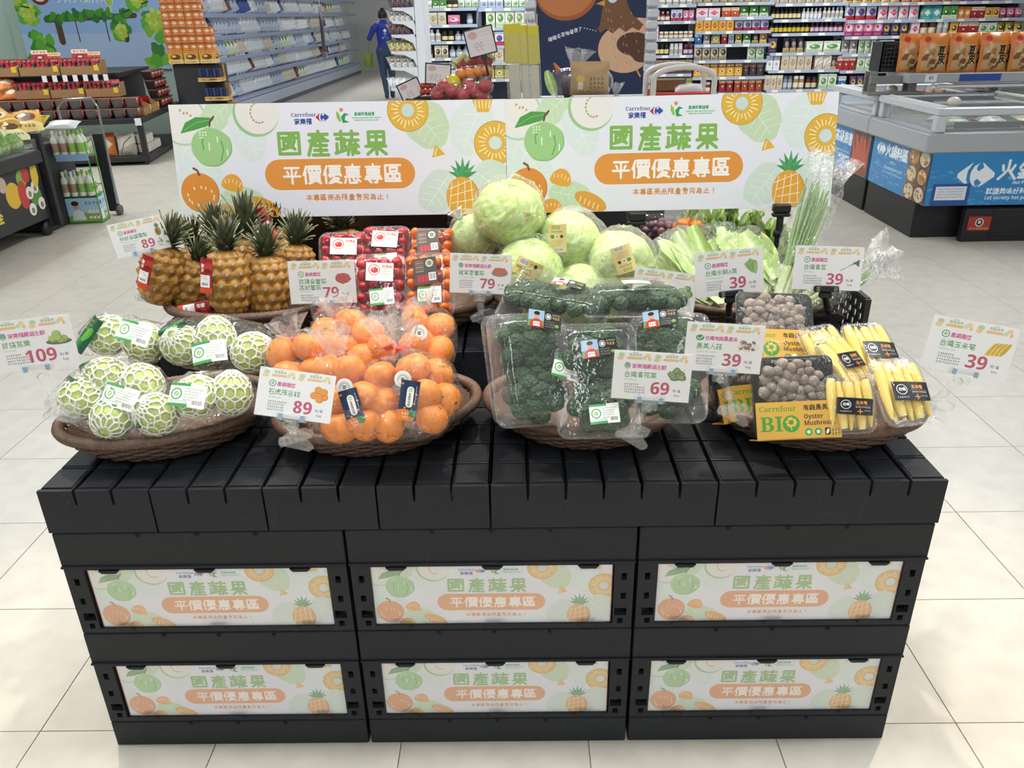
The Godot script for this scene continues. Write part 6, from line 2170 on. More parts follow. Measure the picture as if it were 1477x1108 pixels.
func back_shelves() -> void:
	var z := -14.0
	var names := ["by the gondola end", "behind yellow sleeves", "behind the trolley", "between trolley and bottles", "with juice bottles", "above the freezers"]
	var steel := mat(c8("b9c4d6"), 0.4, 0.2)
	var dark := mat(c8("3c3f46"), 0.7)
	var bays := [
		{"u": [602, 690], "rows": [
			[12, [["jar", "w", 604, 624, 2, 11], ["box", 1, 624, 644, 2, 11], ["jar", "k", 644, 660, 2, 11], ["pouch", 13, 660, 690, 3, 12]]],
			[36, [["box", 4, 604, 617, 1, 18], ["box", 14, 619, 644, 2, 18], ["box", 15, 646, 664, 1, 14], ["jar", "g", 673, 682, 1, 16]]],
			[60, [["box", 5, 604, 616, 1, 20], ["bottle", "w", 619, 636, 2, 17], ["jar", "k", 637, 655, 2, 15], ["bottle", "g", 656, 684, 3, 15]]],
			[84, [["box", 8, 605, 624, 2, 18], ["box", 9, 627, 647, 2, 18], ["bottle", "g", 648, 686, 4, 17]]],
			[107, [["box", 5, 608, 686, 6, 16]]], [131, [["box", 19, 608, 686, 5, 16]]]]},
		{"u": [691, 772], "rows": [
			[12, [["box", 19, 693, 726, 3, 12], ["pouch", 13, 727, 770, 4, 13]]],
			[40, [["box", 13, 701, 770, 5, 26]]], [66, [["box", 3, 700, 768, 5, 20]]], [90, [["box", 14, 700, 768, 5, 20]]], [114, [["box", 6, 700, 768, 5, 20]]]]},
		{"u": [940, 1001], "rows": [
			[7, [["jar", "w", 941, 1000, 6, 8]]],
			[31, [["bottle", "k", 941, 953, 2, 15], ["bottle", "r", 953, 967, 2, 14], ["box", 3, 968, 984, 2, 17], ["box", 15, 985, 1001, 2, 16]]],
			[56, [["box", 0, 942, 950, 1, 18], ["jar", "t", 951, 1000, 7, 10]]],
			[80, [["bottle", "y", 939, 944, 1, 16], ["jar", "k", 945, 965, 3, 17], ["jar", "w", 966, 985, 3, 17], ["jar", "p", 986, 1000, 2, 16]]],
			[107, [["box", 11, 945, 998, 5, 20]]], [133, [["box", 6, 945, 998, 5, 20]]]]},
		{"u": [1002, 1111], "rows": [
			[4, [["pouch", 6, 1003, 1110, 9, 8]]],
			[25, [["box", 0, 1004, 1039, 2, 13], ["box", 12, 1041, 1066, 2, 14], ["pouch", 1, 1067, 1110, 3, 17]]],
			[45, [["box", 2, 1003, 1058, 5, 16], ["pouch", 3, 1060, 1110, 4, 16]]],
			[64, [["pouch", 4, 1002, 1014, 1, 16], ["pouch", 5, 1015, 1025, 1, 16], ["pouch", 6, 1026, 1040, 1, 17], ["pouch", 7, 1041, 1050, 1, 16], ["pouch", 19, 1051, 1060, 1, 15], ["pouch", 27, 1061, 1071, 1, 16], ["pouch", 1, 1072, 1084, 1, 17], ["pouch", 8, 1085, 1095, 1, 16], ["pouch", 26, 1096, 1107, 1, 17]]],
			[87, [["pouch", 9, 1001, 1049, 4, 20], ["pouch", 13, 1078, 1103, 2, 19]]],
			[111, [["box", 10, 1000, 1070, 6, 19], ["pouch", 11, 1071, 1102, 3, 20]]],
			[134, [["jar", "r", 1009, 1025, 2, 15], ["pouch", 7, 1037, 1058, 2, 20], ["pouch", 12, 1059, 1100, 4, 20]]]]},
		{"u": [1112, 1216], "rows": [
			[5, [["pouch", 14, 1113, 1215, 8, 8]]],
			[28, [["bottle", "k", 1113, 1156, 7, 16], ["bottle", "c", 1157, 1186, 5, 16], ["bottle", "w", 1187, 1217, 5, 17]]],
			[48, [["bottle", "y", 1111, 1168, 9, 16], ["bottle", "p", 1169, 1216, 7, 16]]],
			[76, [["pouch", 18, 1108, 1122, 1, 21], ["pouch", 8, 1130, 1160, 3, 22], ["box", 13, 1161, 1212, 2, 16]]],
			[101, [["box", 17, 1105, 1124, 2, 20], ["box", 14, 1126, 1170, 4, 21], ["box", 24, 1174, 1198, 2, 21], ["pouch", 7, 1200, 1214, 1, 20]]],
			[129, [["box", 14, 1102, 1128, 3, 20], ["jar", "g", 1129, 1143, 2, 19], ["jar", "t", 1144, 1160, 2, 19], ["jar", "b", 1162, 1178, 2, 18], ["box", 13, 1180, 1205, 2, 22]]]]},
		{"u": [1217, 1478], "rows": [
			[3, [["pouch", 26, 1218, 1300, 6, 8], ["pouch", 25, 1302, 1390, 6, 8], ["pouch", 15, 1392, 1476, 6, 8]]],
			[28, [["pouch", 3, 1219, 1266, 3, 21], ["pouch", 0, 1267, 1327, 4, 20], ["box", 16, 1330, 1357, 2, 19], ["box", 1, 1358, 1380, 2, 19], ["box", 25, 1381, 1399, 2, 18], ["box", 7, 1400, 1419, 2, 18], ["box", 26, 1420, 1440, 2, 17], ["pouch", 15, 1441, 1476, 3, 17]]],
			[51, [["box", 15, 1217, 1272, 4, 22], ["pouch", 18, 1273, 1311, 3, 19], ["box", 0, 1313, 1325, 1, 19], ["jar", "b", 1327, 1350, 2, 22], ["jar", "w", 1351, 1368, 2, 22], ["box", 26, 1369, 1380, 1, 19], ["box", 7, 1381, 1409, 2, 19], ["box", 13, 1410, 1436, 2, 18], ["pouch", 27, 1437, 1476, 3, 19]]],
			[76, [["pouch", 5, 1214, 1238, 2, 20], ["pouch", 13, 1239, 1266, 3, 20], ["box", 4, 1267, 1288, 2, 18]]],
			[100, [["box", 8, 1197, 1206, 1, 19], ["box", 7, 1207, 1233, 3, 19], ["box", 13, 1235, 1258, 2, 18], ["box", 9, 1260, 1274, 1, 20]]],
			[128, [["box", 4, 1208, 1219, 1, 18], ["pouch", 18, 1226, 1256, 3, 18], ["box", 21, 1257, 1280, 2, 16]]]]},
	]
	for b in bays.size():
		var bay: Dictionary = bays[b]
		var x0 := pz(bay.u[0], 60, z).x
		var x1 := pz(bay.u[1], 60, z).x
		var o := thing("shelving_bay", "grey steel shelving bay of dry goods " + names[b], "shelving", xf(Vector3((x0 + x1) / 2, 0, z)), "shelving along the back of the shop")
		var w := x1 - x0
		part(o, "back_panel", G_box(Vector3(0, 1.1, -0.42), Vector3(w, 2.2, 0.02)), dark)
		part(o, "base", G_box(Vector3(0, 0.06, -0.2), Vector3(w, 0.12, 0.42)), steel)
		for s in [-1.0, 1.0]:
			part(o, "upright", G_box(Vector3(s * (w / 2 - 0.02), 1.1, -0.39), Vector3(0.04, 2.2, 0.04)), steel)
		for r in bay.rows.size():
			var row: Array = bay.rows[r]
			var y := pz((bay.u[0] + bay.u[1]) / 2.0, row[0], z).y
			var sh := part(o, "shelf", G_box(Vector3(0, -0.015, -0.2), Vector3(w - 0.01, 0.03, 0.42), 0.004), steel, xf(Vector3(0, y, 0)))
			part(sh, "price_rail", G_box(Vector3(0, -0.018, 0.014), Vector3(w - 0.012, 0.05, 0.008)), mat(c8("aebbd0"), 0.35))
			for t in int(w / 0.36):
				part(sh, "price_ticket", G_box(Vector3(0, -0.018, 0.019), Vector3(0.11, 0.042, 0.003)), mat(c8("f2f3f0"), 0.5), xf(Vector3(-w / 2 + 0.2 + t * 0.36 + rng.randf_range(-.05, .05), 0, 0)))
			for it in row[1]:
				var xa := pz(it[2], row[0], z).x
				var xb := pz(it[3], row[0], z).x
				var pitch: float = (xb - xa) / it[4]
				var hh: float = pz(it[2], row[0] - it[5], z).y - y
				var where := "on the %s shelf down, bay %s" % [NTH[r], names[b]]
				for k in it[4]:
					var wd: float = pitch * 0.93
					stock(it[0], it[1], wd, hh, minf(wd, 0.12) if it[0] != "pouch" else 0.09, xf(Vector3(xa + pitch * (k + 0.5), y + 0.001, z - 0.07), rng.randf_range(-3, 3), -7.0 if it[0] == "pouch" else 0.0), where, "goods on the %s shelf down, bay %s" % [NTH[r], names[b]])

func long_gondola() -> void:    # the aisle of flat bagged goods on sloping racks
	var x := -4.62
	var o := thing("gondola_shelving", "long pale steel gondola of flat bagged goods along the aisle", "shelving")
	var steel := mat(c8("b4bfd2"), 0.35, 0.2)
	part(o, "back_panel", G_box(Vector3(x - 0.62, 1.15, -18.0), Vector3(0.04, 2.3, 13.0)), mat(c8("a9adb4"), 0.6))
	part(o, "base", G_box(Vector3(x - 0.30, 0.15, -18.0), Vector3(0.60, 0.30, 13.0), 0.01), steel)
	part(o, "kick_plate", G_box(Vector3(x - 0.006, 0.06, -18.0), Vector3(0.02, 0.08, 13.0)), mat(c8("55585e"), 0.5))
	var ys := [0.33, 0.68, 0.985, 1.31, 1.635, 1.95]
	var tone := [20, 17, 19, 24, 20, 20, 21, 17, 19, 20, 13, 24, 17, 23, 20, 19, 22]
	var n := 0
	for r in ys.size():
		var sh := part(o, "shelf", G_box(Vector3(x - 0.28, ys[r] - 0.02, -18.0), Vector3(0.52, 0.03, 12.9), 0.004), steel)
		part(sh, "front_rail", G_box(Vector3(x - 0.01, ys[r] - 0.02, -18.0), Vector3(0.02, 0.065, 12.9), 0.004), mat(c8("8f9cc0"), 0.3))
		var z := -11.7
		while z > -23.0:
			var run := rng.randi_range(2, 5)
			var t: int = tone[rng.randi() % tone.size()]
			var hh := rng.randf_range(0.26, 0.31)
			var tilt := rng.randf_range(12, 20)
			for k in run:
				var far := clampf((-12.0 - z) / 10.0, 0.0, 1.0)
				var at := Transform3D(Basis(Vector3.UP, deg_to_rad(56.0)) * Basis(Vector3.RIGHT, deg_to_rad(-10.0)) * Basis(Vector3.BACK, deg_to_rad(tilt)), Vector3(x - 0.15, ys[r] + 0.032, z))
				stock("slab", t if k < 3 else tone[(n * 5) % tone.size()], 0.24, hh, 0.03, at, "leaning on the %s gondola shelf up from the floor" % NTH[r], "bagged goods on the %s gondola shelf" % NTH[r], "flat_bag", "bagged goods")
				n += 1
				z -= lerpf(0.165, 0.31, far)
			z -= rng.randf_range(0.02, 0.10)
	# hanging notice and its card
	var p := pz(504, 40, -19.0)
	var h := thing("hanging_notice", "narrow grey printed notice hanging by the long gondola", "notice", xf(Vector3(-4.45, p.y, p.z)))
	part(h, "strip", G_box(Vector3.ZERO, Vector3(0.02, 0.95, 0.16), 0.004), mat(c8("8f9096"), 0.5), xf(Vector3.ZERO, 40))
	part(h, "rod", MB.new().bar(Vector3(0, 0.4, 0), Vector3(0, 3.82 - p.y, 0), 0.006).mesh(), M.white)
	part(h, "card", G_box(Vector3(0, -0.58, 0), Vector3(0.01, 0.16, 0.22)), mat(c8("d6dbe6"), 0.5), xf(Vector3.ZERO, 40))

func gondola_end() -> void:
	var z := -9.6
	var x0 := pz(561, 60, z).x
	var x1 := pz(604, 60, z).x
	var o := thing("white_gondola_end", "white steel gondola end with bracketed shelves beside the aisle", "shelving", xf(Vector3(x1, 0, z)))
	var wh := mat(c8("dfe3ea"), 0.4)
	var w := x1 - x0
	part(o, "upright", G_box(Vector3(0.03, 1.05, -0.3), Vector3(0.11, 2.1, 0.7), 0.006), wh)
	part(o, "base", G_box(Vector3(-w / 2, 0.08, -0.3), Vector3(w, 0.16, 0.68), 0.006), wh)
	var vs := [11, 30, 50, 74, 97, 127]
	for r in vs.size():
		var y := pz(582, vs[r], z).y
		var wr := w * (0.72 + 0.05 * r)
		var sh := part(o, "shelf", G_box(Vector3(-wr / 2, -0.012, -0.3), Vector3(wr, 0.03, 0.66), 0.006), wh, xf(Vector3(-0.03, y, 0)))
		part(sh, "bracket", MB.new().prism(PackedVector2Array([Vector2(-wr, -0.03), Vector2(-wr * 0.5, -0.04), Vector2(-wr * 0.12, -0.10), Vector2(0, -0.20), Vector2(0, 0)]), -0.01, 0.01).mesh(), wh, xf(Vector3(0, 0, 0.03)))
		for k in 4:
			stock("pouch", [11, 5, 11, 6, 5, 20][r], 0.11, 0.15, 0.07, xf(Vector3(x1 - 0.09 - k * wr * 0.23, y + 0.004, z + 0.0), 30, -34, 10), "lying on the %s bracket shelf of the white gondola end" % NTH[r], "packets on the white gondola end")
	var bt := pz(572, 142, z)
	stock("bottle", "c", 0.11, 0.30, 0.1, xf(Vector3(bt.x, 0.165, z)), "at the foot of the white gondola end", "")


func arrows(cv: Cv, x: float, y: float, s: float) -> void:
	carrefour_mark(cv, x, y, s, c8("eef3f8"), c8("eef3f8"))

func freezer_print(kind: int) -> ImageTexture:    # blue rippled panels with white lettering
	var w := 210.0 if kind == 2 else 100.0
	var cv := Cv.new(w, 38, 5.0, c8("2f86c4"), HAN)
	var r := RandomNumberGenerator.new()
	r.seed = 5 + kind
	for a in 130:
		var y := r.randf_range(12, 38)
		var x := r.randf_range(0, w)
		cv.line(PackedVector2Array([Vector2(x, y), Vector2(x + r.randf_range(2, 7), y + r.randf_range(-.8, .8))]), r.randf_range(.3, 1.0), c8("4d9fd2") if a % 3 else c8("6db5dc"))
	var white := c8("eef3f8")
	if kind == 0:
		arrows(cv, 16, 9, 13)
		cv.hans("火鍋料區", 25, 4, 9, 10, 1.5, white)
		cv.text("Hot Pot", 36, 18, 2, white, false)
		scribble(cv, 26, 21, 32, 2.2, white, 3)
		scribble(cv, 24, 25, 36, 1.2, white, 4)
		cv.rect(68, 0, 32, 38, c8("6a4a35"))
		for a in 6:
			var x := 74.0 + (a % 2) * 17
			var y := 6.0 + (a / 2) * 13
			cv.ell(x, y, 9, 7, c8("3a2a22") if a % 2 else c8("8a5a3a"))
			cv.ell(x, y, 7.4, 5.6, c8("d8c8a4") if a % 3 else c8("c08a4a"))
			for b in 12:
				cv.ell(x + r.randf_range(-5, 5), y + r.randf_range(-4, 4), 1.2, 1.0, [c8("e8dcc4"), c8("a84a32"), c8("6a8a4a"), c8("d9a24a")][b % 4])
	elif kind == 1:
		arrows(cv, 10, 12, 13)
		cv.hans("高級海產", 20, 6, 9.5, 10.5, 1.5, white)
		scribble(cv, 24, 22, 32, 2.0, white, 3)
		scribble(cv, 22, 26, 36, 1.2, white, 4)
		cv.rect(60, 0, 40, 38, c8("4a3a34"))
		for a in 16:
			cv.line(PackedVector2Array([Vector2(64 + a * 2.2, 36), Vector2(66 + a * 2.0, 22), Vector2(62 + a * 2.4 + r.randf_range(-3, 3), r.randf_range(3, 12))]), 2.6, c8("b8402c") if a % 2 else c8("d2603c"))
		cv.ell(82, 34, 18, 6, c8("8a3424"))
	else:
		carrefour_mark(cv, 34, 16, 22, white, white)
		cv.hans("火鍋料區", 50, 6, 13, 15, 2.0, white)
		cv.text("Hot Pot", 62, 23, 2.4, white, true)
		cv.hans("就讓美味好料", 44, 25.5, 4.4, 5.0, .6, white)
		cv.text("Let variety hot pot", 44, 34, 2.6, white, true)
		cv.rect(4, 22, 28, 16, c8("2a4f9a"))
		cv.rect(6.5, 24, 23, 10, c8("dfe6ee"))
		for a in 4:
			scribble(cv, 8, 25.4 + a * 2, 19, 1.0, c8("8f98a6"), a)
	return cv.tex()

func freezers() -> void:
	var grey := mat(c8("aeb2b6"), 0.4, 0.1)
	var light := mat(c8("c9ced4"), 0.35, 0.1)
	var glass := film(0.08, 0.04, null, 1.0, 1.0, c8("e4eef0"))
	var x0 := 2.95
	var labs := ["chest freezer with blue hot pot panels standing by the aisle", "chest freezer with blue seafood panel behind the hot pot freezer"]
	for k in 2:
		var zf := -4.36 - k * 1.02
		var zb := zf - 0.985
		var zm := (zf + zb) / 2
		var w := 3.4
		var o := thing("chest_freezer", labs[k], "freezer", xf(Vector3(x0, 0, 0)))
		part(o, "plinth", G_box(Vector3(w / 2 + 0.0, 0.13, zm - 0.05 if k == 0 else zm), Vector3(w - 0.01, 0.26, 0.86 if k == 0 else 0.98), 0.01), mat(c8("17181a"), 0.5))
		part(o, "body", G_box(Vector3(w / 2, 0.44, zm), Vector3(w, 0.37, 0.98), 0.01), mat(c8("3f86b8"), 0.4))
		part(o, "side_panel", MB.new().face(Vector3(-0.002, 0.26, zb + 0.01), Vector3(-0.002, 0.26, zf - 0.005), Vector3(-0.002, 0.625, zf - 0.005), Vector3(-0.002, 0.625, zb + 0.01)).mesh(), tmat(freezer_print(k), 0.3))
		part(o, "rim", G_box(Vector3(w / 2 - 0.02, 0.69, zm), Vector3(w + 0.08, 0.14, 1.02), 0.02), grey)
		part(o, "well", G_box(Vector3(w / 2, 0.765, zm), Vector3(w - 0.12, 0.02, 0.86)), mat(c8("6d7074"), 0.4))
		part(o, "end_glass", G_box(Vector3(0.02, 0.815, zm), Vector3(0.012, 0.10, 0.88)), glass)
		part(o, "front_glass", G_box(Vector3(w / 2, 0.815, zf - 0.03), Vector3(w - 0.1, 0.10, 0.012)), glass)
		part(o, "post", G_box(Vector3(0.02, 0.815, zf - 0.035), Vector3(0.07, 0.11, 0.07), 0.008), light)
		part(o, "post", G_box(Vector3(0.02, 0.815, zb + 0.05), Vector3(0.06, 0.11, 0.07), 0.008), light)
		part(o, "top_rail", G_box(Vector3(0.02, 0.895, zm), Vector3(0.075, 0.055, 0.99), 0.012), light)
		part(o, "top_rail", G_box(Vector3(w / 2, 0.895, zf - 0.03), Vector3(w, 0.055, 0.075), 0.012), light)
		part(o, "top_rail", G_box(Vector3(w / 2, 0.895, zb + 0.04), Vector3(w, 0.05, 0.06), 0.012), light)
		for s in 4:
			var lid := part(o, "sliding_lid", G_box(Vector3(0.45 + s * 0.82, 0.915 + (0.012 if s % 2 else 0.0), zm), Vector3(0.84, 0.002, 0.88)), glass)
			part(lid, "lid_frame", G_box(Vector3(0.05 + s * 0.82, 0.922 + (0.012 if s % 2 else 0.0), zm), Vector3(0.03, 0.016, 0.88), 0.004), mat(c8("d9d6ce"), 0.4))
			part(lid, "lid_handle", MB.new().lathe(ball(0.045, 8, 0.7), 14, Vector3(0.2 + s * 0.82, 0.94, zf - 0.25)).mesh(), mat(c8("dcd6c8"), 0.4))
		for s in 6:
			part(o, "wire_basket", G_box(Vector3(0.4 + s * 0.5, 0.79, zf - 0.12), Vector3(0.46, 0.05, 0.01)), mat(c8("70757c"), 0.4, 0.5))
		for s in 18:
			var t: int = [13, 26, 7, 3, 25, 17, 4, 1][(s * 5 + k) % 8]
			stock("pouch", t, 0.22, 0.16, 0.06, xf(Vector3(x0 + 0.25 + (s % 9) * 0.3, 0.78, zm + (0.28 if s < 9 else -0.1)), s * 23.0, -78.0), "of frozen food inside the " + ("hot pot" if k == 0 else "seafood") + " chest freezer", "frozen packets in the chest freezers", "frozen_packet", "frozen food")
		if k == 0:
			part(o, "front_panel", MB.new().face(Vector3(0.005, 0.26, zf + 0.003), Vector3(2.0, 0.26, zf + 0.003), Vector3(2.0, 0.625, zf + 0.003), Vector3(0.005, 0.625, zf + 0.003)).mesh(), tmat(freezer_print(2), 0.3))
			part(o, "motor_box", G_box(Vector3(1.55, 0.12, zf + 0.0), Vector3(2.5, 0.24, 0.06), 0.01), mat(c8("1b1c1f"), 0.5))
			for s in 12:
				part(o, "vent_slat", G_box(Vector3(1.1, 0.03 + s * 0.016, zf + 0.032), Vector3(1.2, 0.006, 0.008)), mat(c8("2c2d31"), 0.4))
			var cv := Cv.new(60, 40, 3.0, c8("a8322c"), HAN)
			cv.ell(30, 17, 11, 12, c8("e8e2da"))
			cv.ell(30, 17, 8.5, 9.5, c8("2c2826"))
			cv.ell(30, 16, 4, 5, c8("d8cfc4"))
			scribble(cv, 5, 32, 50, 5, c8("e8c85a"), 4)
			part(o, "maker_plate", G_box(Vector3(0.41, 0.135, zf + 0.034), Vector3(0.16, 0.10, 0.004)), tmat(cv.tex(), 0.4))
	# the shelf bridging the freezers, with pouches standing on it
	var zz := -5.42
	var y := pz(1380, 104, zz).y
	var b := thing("bridge_shelf", "grey metal shelf bridging the chest freezers", "shelf", xf(Vector3(x0, 0, zz)))
	var xl := pz(1303, 104, zz).x - x0
	part(b, "board", G_box(Vector3(xl + 1.2, y - 0.035, -0.1), Vector3(2.4, 0.07, 0.42), 0.006), grey)
	part(b, "blue_strip", G_box(Vector3(pz(1403, 110, zz).x - x0, y - 0.034, 0.113), Vector3(0.32, 0.05, 0.004)), mat(c8("2f4fa0"), 0.4))
	var nt := Cv.new(30, 20, 4.0, c8("eceef0"), HAN)
	nt.text("63", 15, 13, 8, c8("3a3c40"), true, true)
	part(b, "number_ticket", G_box(Vector3(pz(1333, 111, zz).x - x0, y - 0.034, 0.114), Vector3(0.09, 0.056, 0.004)), tmat(nt.tex(), 0.4))
	for s in [0, 1]:
		for e in [0.0, 0.32]:
			part(b, "leg", G_box(Vector3(xl - 0.22 + e, (y + 0.92) / 2, -0.02 - s * 0.1), Vector3(0.06, y - 0.90, 0.02), 0.003), mat(c8("8b8a86"), 0.4, 0.3))
	part(b, "cross_bar", G_box(Vector3(xl - 0.06, y - 0.05, 0.0), Vector3(0.38, 0.06, 0.02), 0.003), mat(c8("8b8a86"), 0.4, 0.3))
	part(b, "foot_plate", G_box(Vector3(xl - 0.06, 0.93, 0.0), Vector3(0.44, 0.02, 0.12), 0.003), mat(c8("8b8a86"), 0.4, 0.3))
	part(b, "lamp_tube", G_box(Vector3(xl + 1.3, y - 0.10, 0.05), Vector3(2.1, 0.03, 0.03), 0.01), mat(c8("e8e8e4"), 0.3))
	var cv := Cv.new(40, 50, 4.0, c8("d9823a"), HAN)
	cv.poly(PackedVector2Array([Vector2(4, 20), Vector2(14, 14), Vector2(30, 15), Vector2(37, 24), Vector2(36, 47), Vector2(4, 47)]), c8("c9a070"))
	var r := RandomNumberGenerator.new()
	r.seed = 3
	for a in 26:
		cv.ell(r.randf_range(6, 34), r.randf_range(22, 46), r.randf_range(2, 5), r.randf_range(1.6, 3.4), [c8("e0bf8a"), c8("a87a48"), c8("7a5232")][a % 3], r.randf() * 3.0)
	cv.ell(9, 8, 4, 4, c8("c83a2c"))
	cv.han("豆", 23, 17, 11, 10, 1.8, c8("2a2420"))
	cv.han("皮", 24, 28, 11, 11, 1.8, c8("2a2420"))
	T.tofu = cv.tex()
	var tm := tmat(T.tofu, 0.25)
	for k in 9:
		var x := pz(1318 + k * 21.5, 104, zz).x
		single("bean_curd_packet", G.u_pouch, tm, "orange topped pouch of dried bean curd standing on the freezer shelf", "packet", Transform3D(Basis(Vector3.UP, 0.12 * sin(k * 3.0)) * Basis(Vector3.RIGHT, -0.12) * Basis.from_scale(Vector3(0.235, 0.285, 0.09)), Vector3(x, y + 0.001, zz - 0.06 + (0.09 if k % 2 else 0.0))), "bean curd pouches on the freezer shelf")
	var cr := pz(1291, 103, zz)
	var hol := []
	for a in 5:
		for e in 6:
			hol.append([-0.07 + a * 0.029, 0.03 + e * 0.03, -0.07 + a * 0.029 + 0.02, 0.03 + e * 0.03 + 0.018])
	var ct := thing("small_crate", "small black perforated crate beside the bean curd pouches", "crate", xf(Vector3(cr.x, y + 0.002, zz - 0.1)))
	part(ct, "front", frame_mesh(0.17, 0.22, hol, 0.008), M.black)
	part(ct, "side_wall", G_box(Vector3(-0.08, 0.11, -0.1), Vector3(0.01, 0.22, 0.2)), M.black)
	part(ct, "side_wall", G_box(Vector3(0.08, 0.11, -0.1), Vector3(0.01, 0.22, 0.2)), M.black)
	part(ct, "back_wall", G_box(Vector3(0, 0.11, -0.2), Vector3(0.17, 0.22, 0.01)), M.black)

func hen_sign() -> void:
	var z := -6.0
	var a := pz(774, 132, z)
	var b := pz(927, 130, z)
	var w := b.x - a.x
	var cv := Cv.new(100, 120, 6.0, c8("1d2c52"), HAN)
	cv.ell(27, 30, 29, 25.5, c8("a85e34"))
	cv.ell(26, 28, 27.5, 24, c8("c67a48"))
	cv.ell(82, 80, 25, 21, c8("e2b795"))
	cv.ell(94, 66, 16, 12, c8("e2b795"))
	cv.poly(PackedVector2Array([Vector2(58, 60), Vector2(60, 46), Vector2(61, 34), Vector2(64, 20), Vector2(76, 20), Vector2(80, 36), Vector2(86, 50), Vector2(98, 60), Vector2(94, 65), Vector2(88, 62), Vector2(82, 66), Vector2(76, 62), Vector2(70, 67), Vector2(64, 63), Vector2(59, 66), Vector2(56, 63)]), c8("7d5438"))
	cv.ell(69, 36, 5, 5.6, c8("dfe6ee"))
	cv.ell(69, 36, 2.2, 3, c8("3a4a6a"))
	cv.poly(PackedVector2Array([Vector2(62, 39), Vector2(54, 42), Vector2(62, 44)]), c8("dba03a"))
	cv.ell(90, 76, 16, 10, c8("5a3a28"))
	for s in 3:
		cv.ell(92 + s * 3, 80 + s * 3, 9, 6, c8("5a3a28"))
	for s in 26:
		var p := Vector2(63 + (s * 17) % 32, 46 + (s * 29) % 50)
		cv.line(PackedVector2Array([p, p + Vector2(.8, 2.2)]), .6, c8("c89a78"))
	cv.line(PackedVector2Array([Vector2(67, 98), Vector2(64, 105)]), 1.6, c8("dba03a"))
	cv.line(PackedVector2Array([Vector2(94, 99), Vector2(97, 104)]), 1.6, c8("dba03a"))
	var tx := "媽媽去草地過夜了"
	for s in tx.length():
		cv.han(tx[s], 11 + s * 3.9, 69 - s * 1.3 + .02 * s * s, 3.4, 3.4, .5, c8("eef0f4"))
	for s in 5:
		cv.ell(44 + s * 2.6, 62 + s * .6, .5, .5, c8("eef0f4"))
	var o := thing("egg_sign", "dark blue end sign with a brown hen and a big egg", "sign", xf(Vector3(a.x, 0, z)))
	part(o, "panel", G_box(Vector3(w / 2, 0.90 + w * 0.6, -0.02), Vector3(w, w * 1.2, 0.02)), tmat(cv.tex(), 0.5))
	part(o, "counter", G_box(Vector3(w / 2, 0.45, -0.25), Vector3(w + 0.3, 0.88, 0.5), 0.01), mat(c8("d8dade"), 0.5))
	for s in [-1.0, 1.0]:
		var col := part(o, "egg_carton_column", G_box(Vector3(w / 2 + s * (w / 2 + 0.05), 1.45, -0.03), Vector3(0.09, 1.1, 0.06), 0.004), mat(c8("c4c8cf"), 0.8))
		for k in 13:
			part(col, "carton_layer", G_box(Vector3(w / 2 + s * (w / 2 + 0.05 + 0.006 * sin(k * 2.0)), 0.94 + k * 0.085, -0.01), Vector3(0.10, 0.068, 0.09), 0.016), mat(c8("d6d9de"), 0.8))
	cv = Cv.new(60, 14, 4.0, c8("dfe3e0"), HAN)
	scribble(cv, 4, 3, 50, 8, c8("5a6a5a"), 3)
	part(o, "shelf_ticket", G_box(Vector3(w * 0.86, 0.862, 0.005), Vector3(0.16, 0.035, 0.004)), tmat(cv.tex(), 0.5))


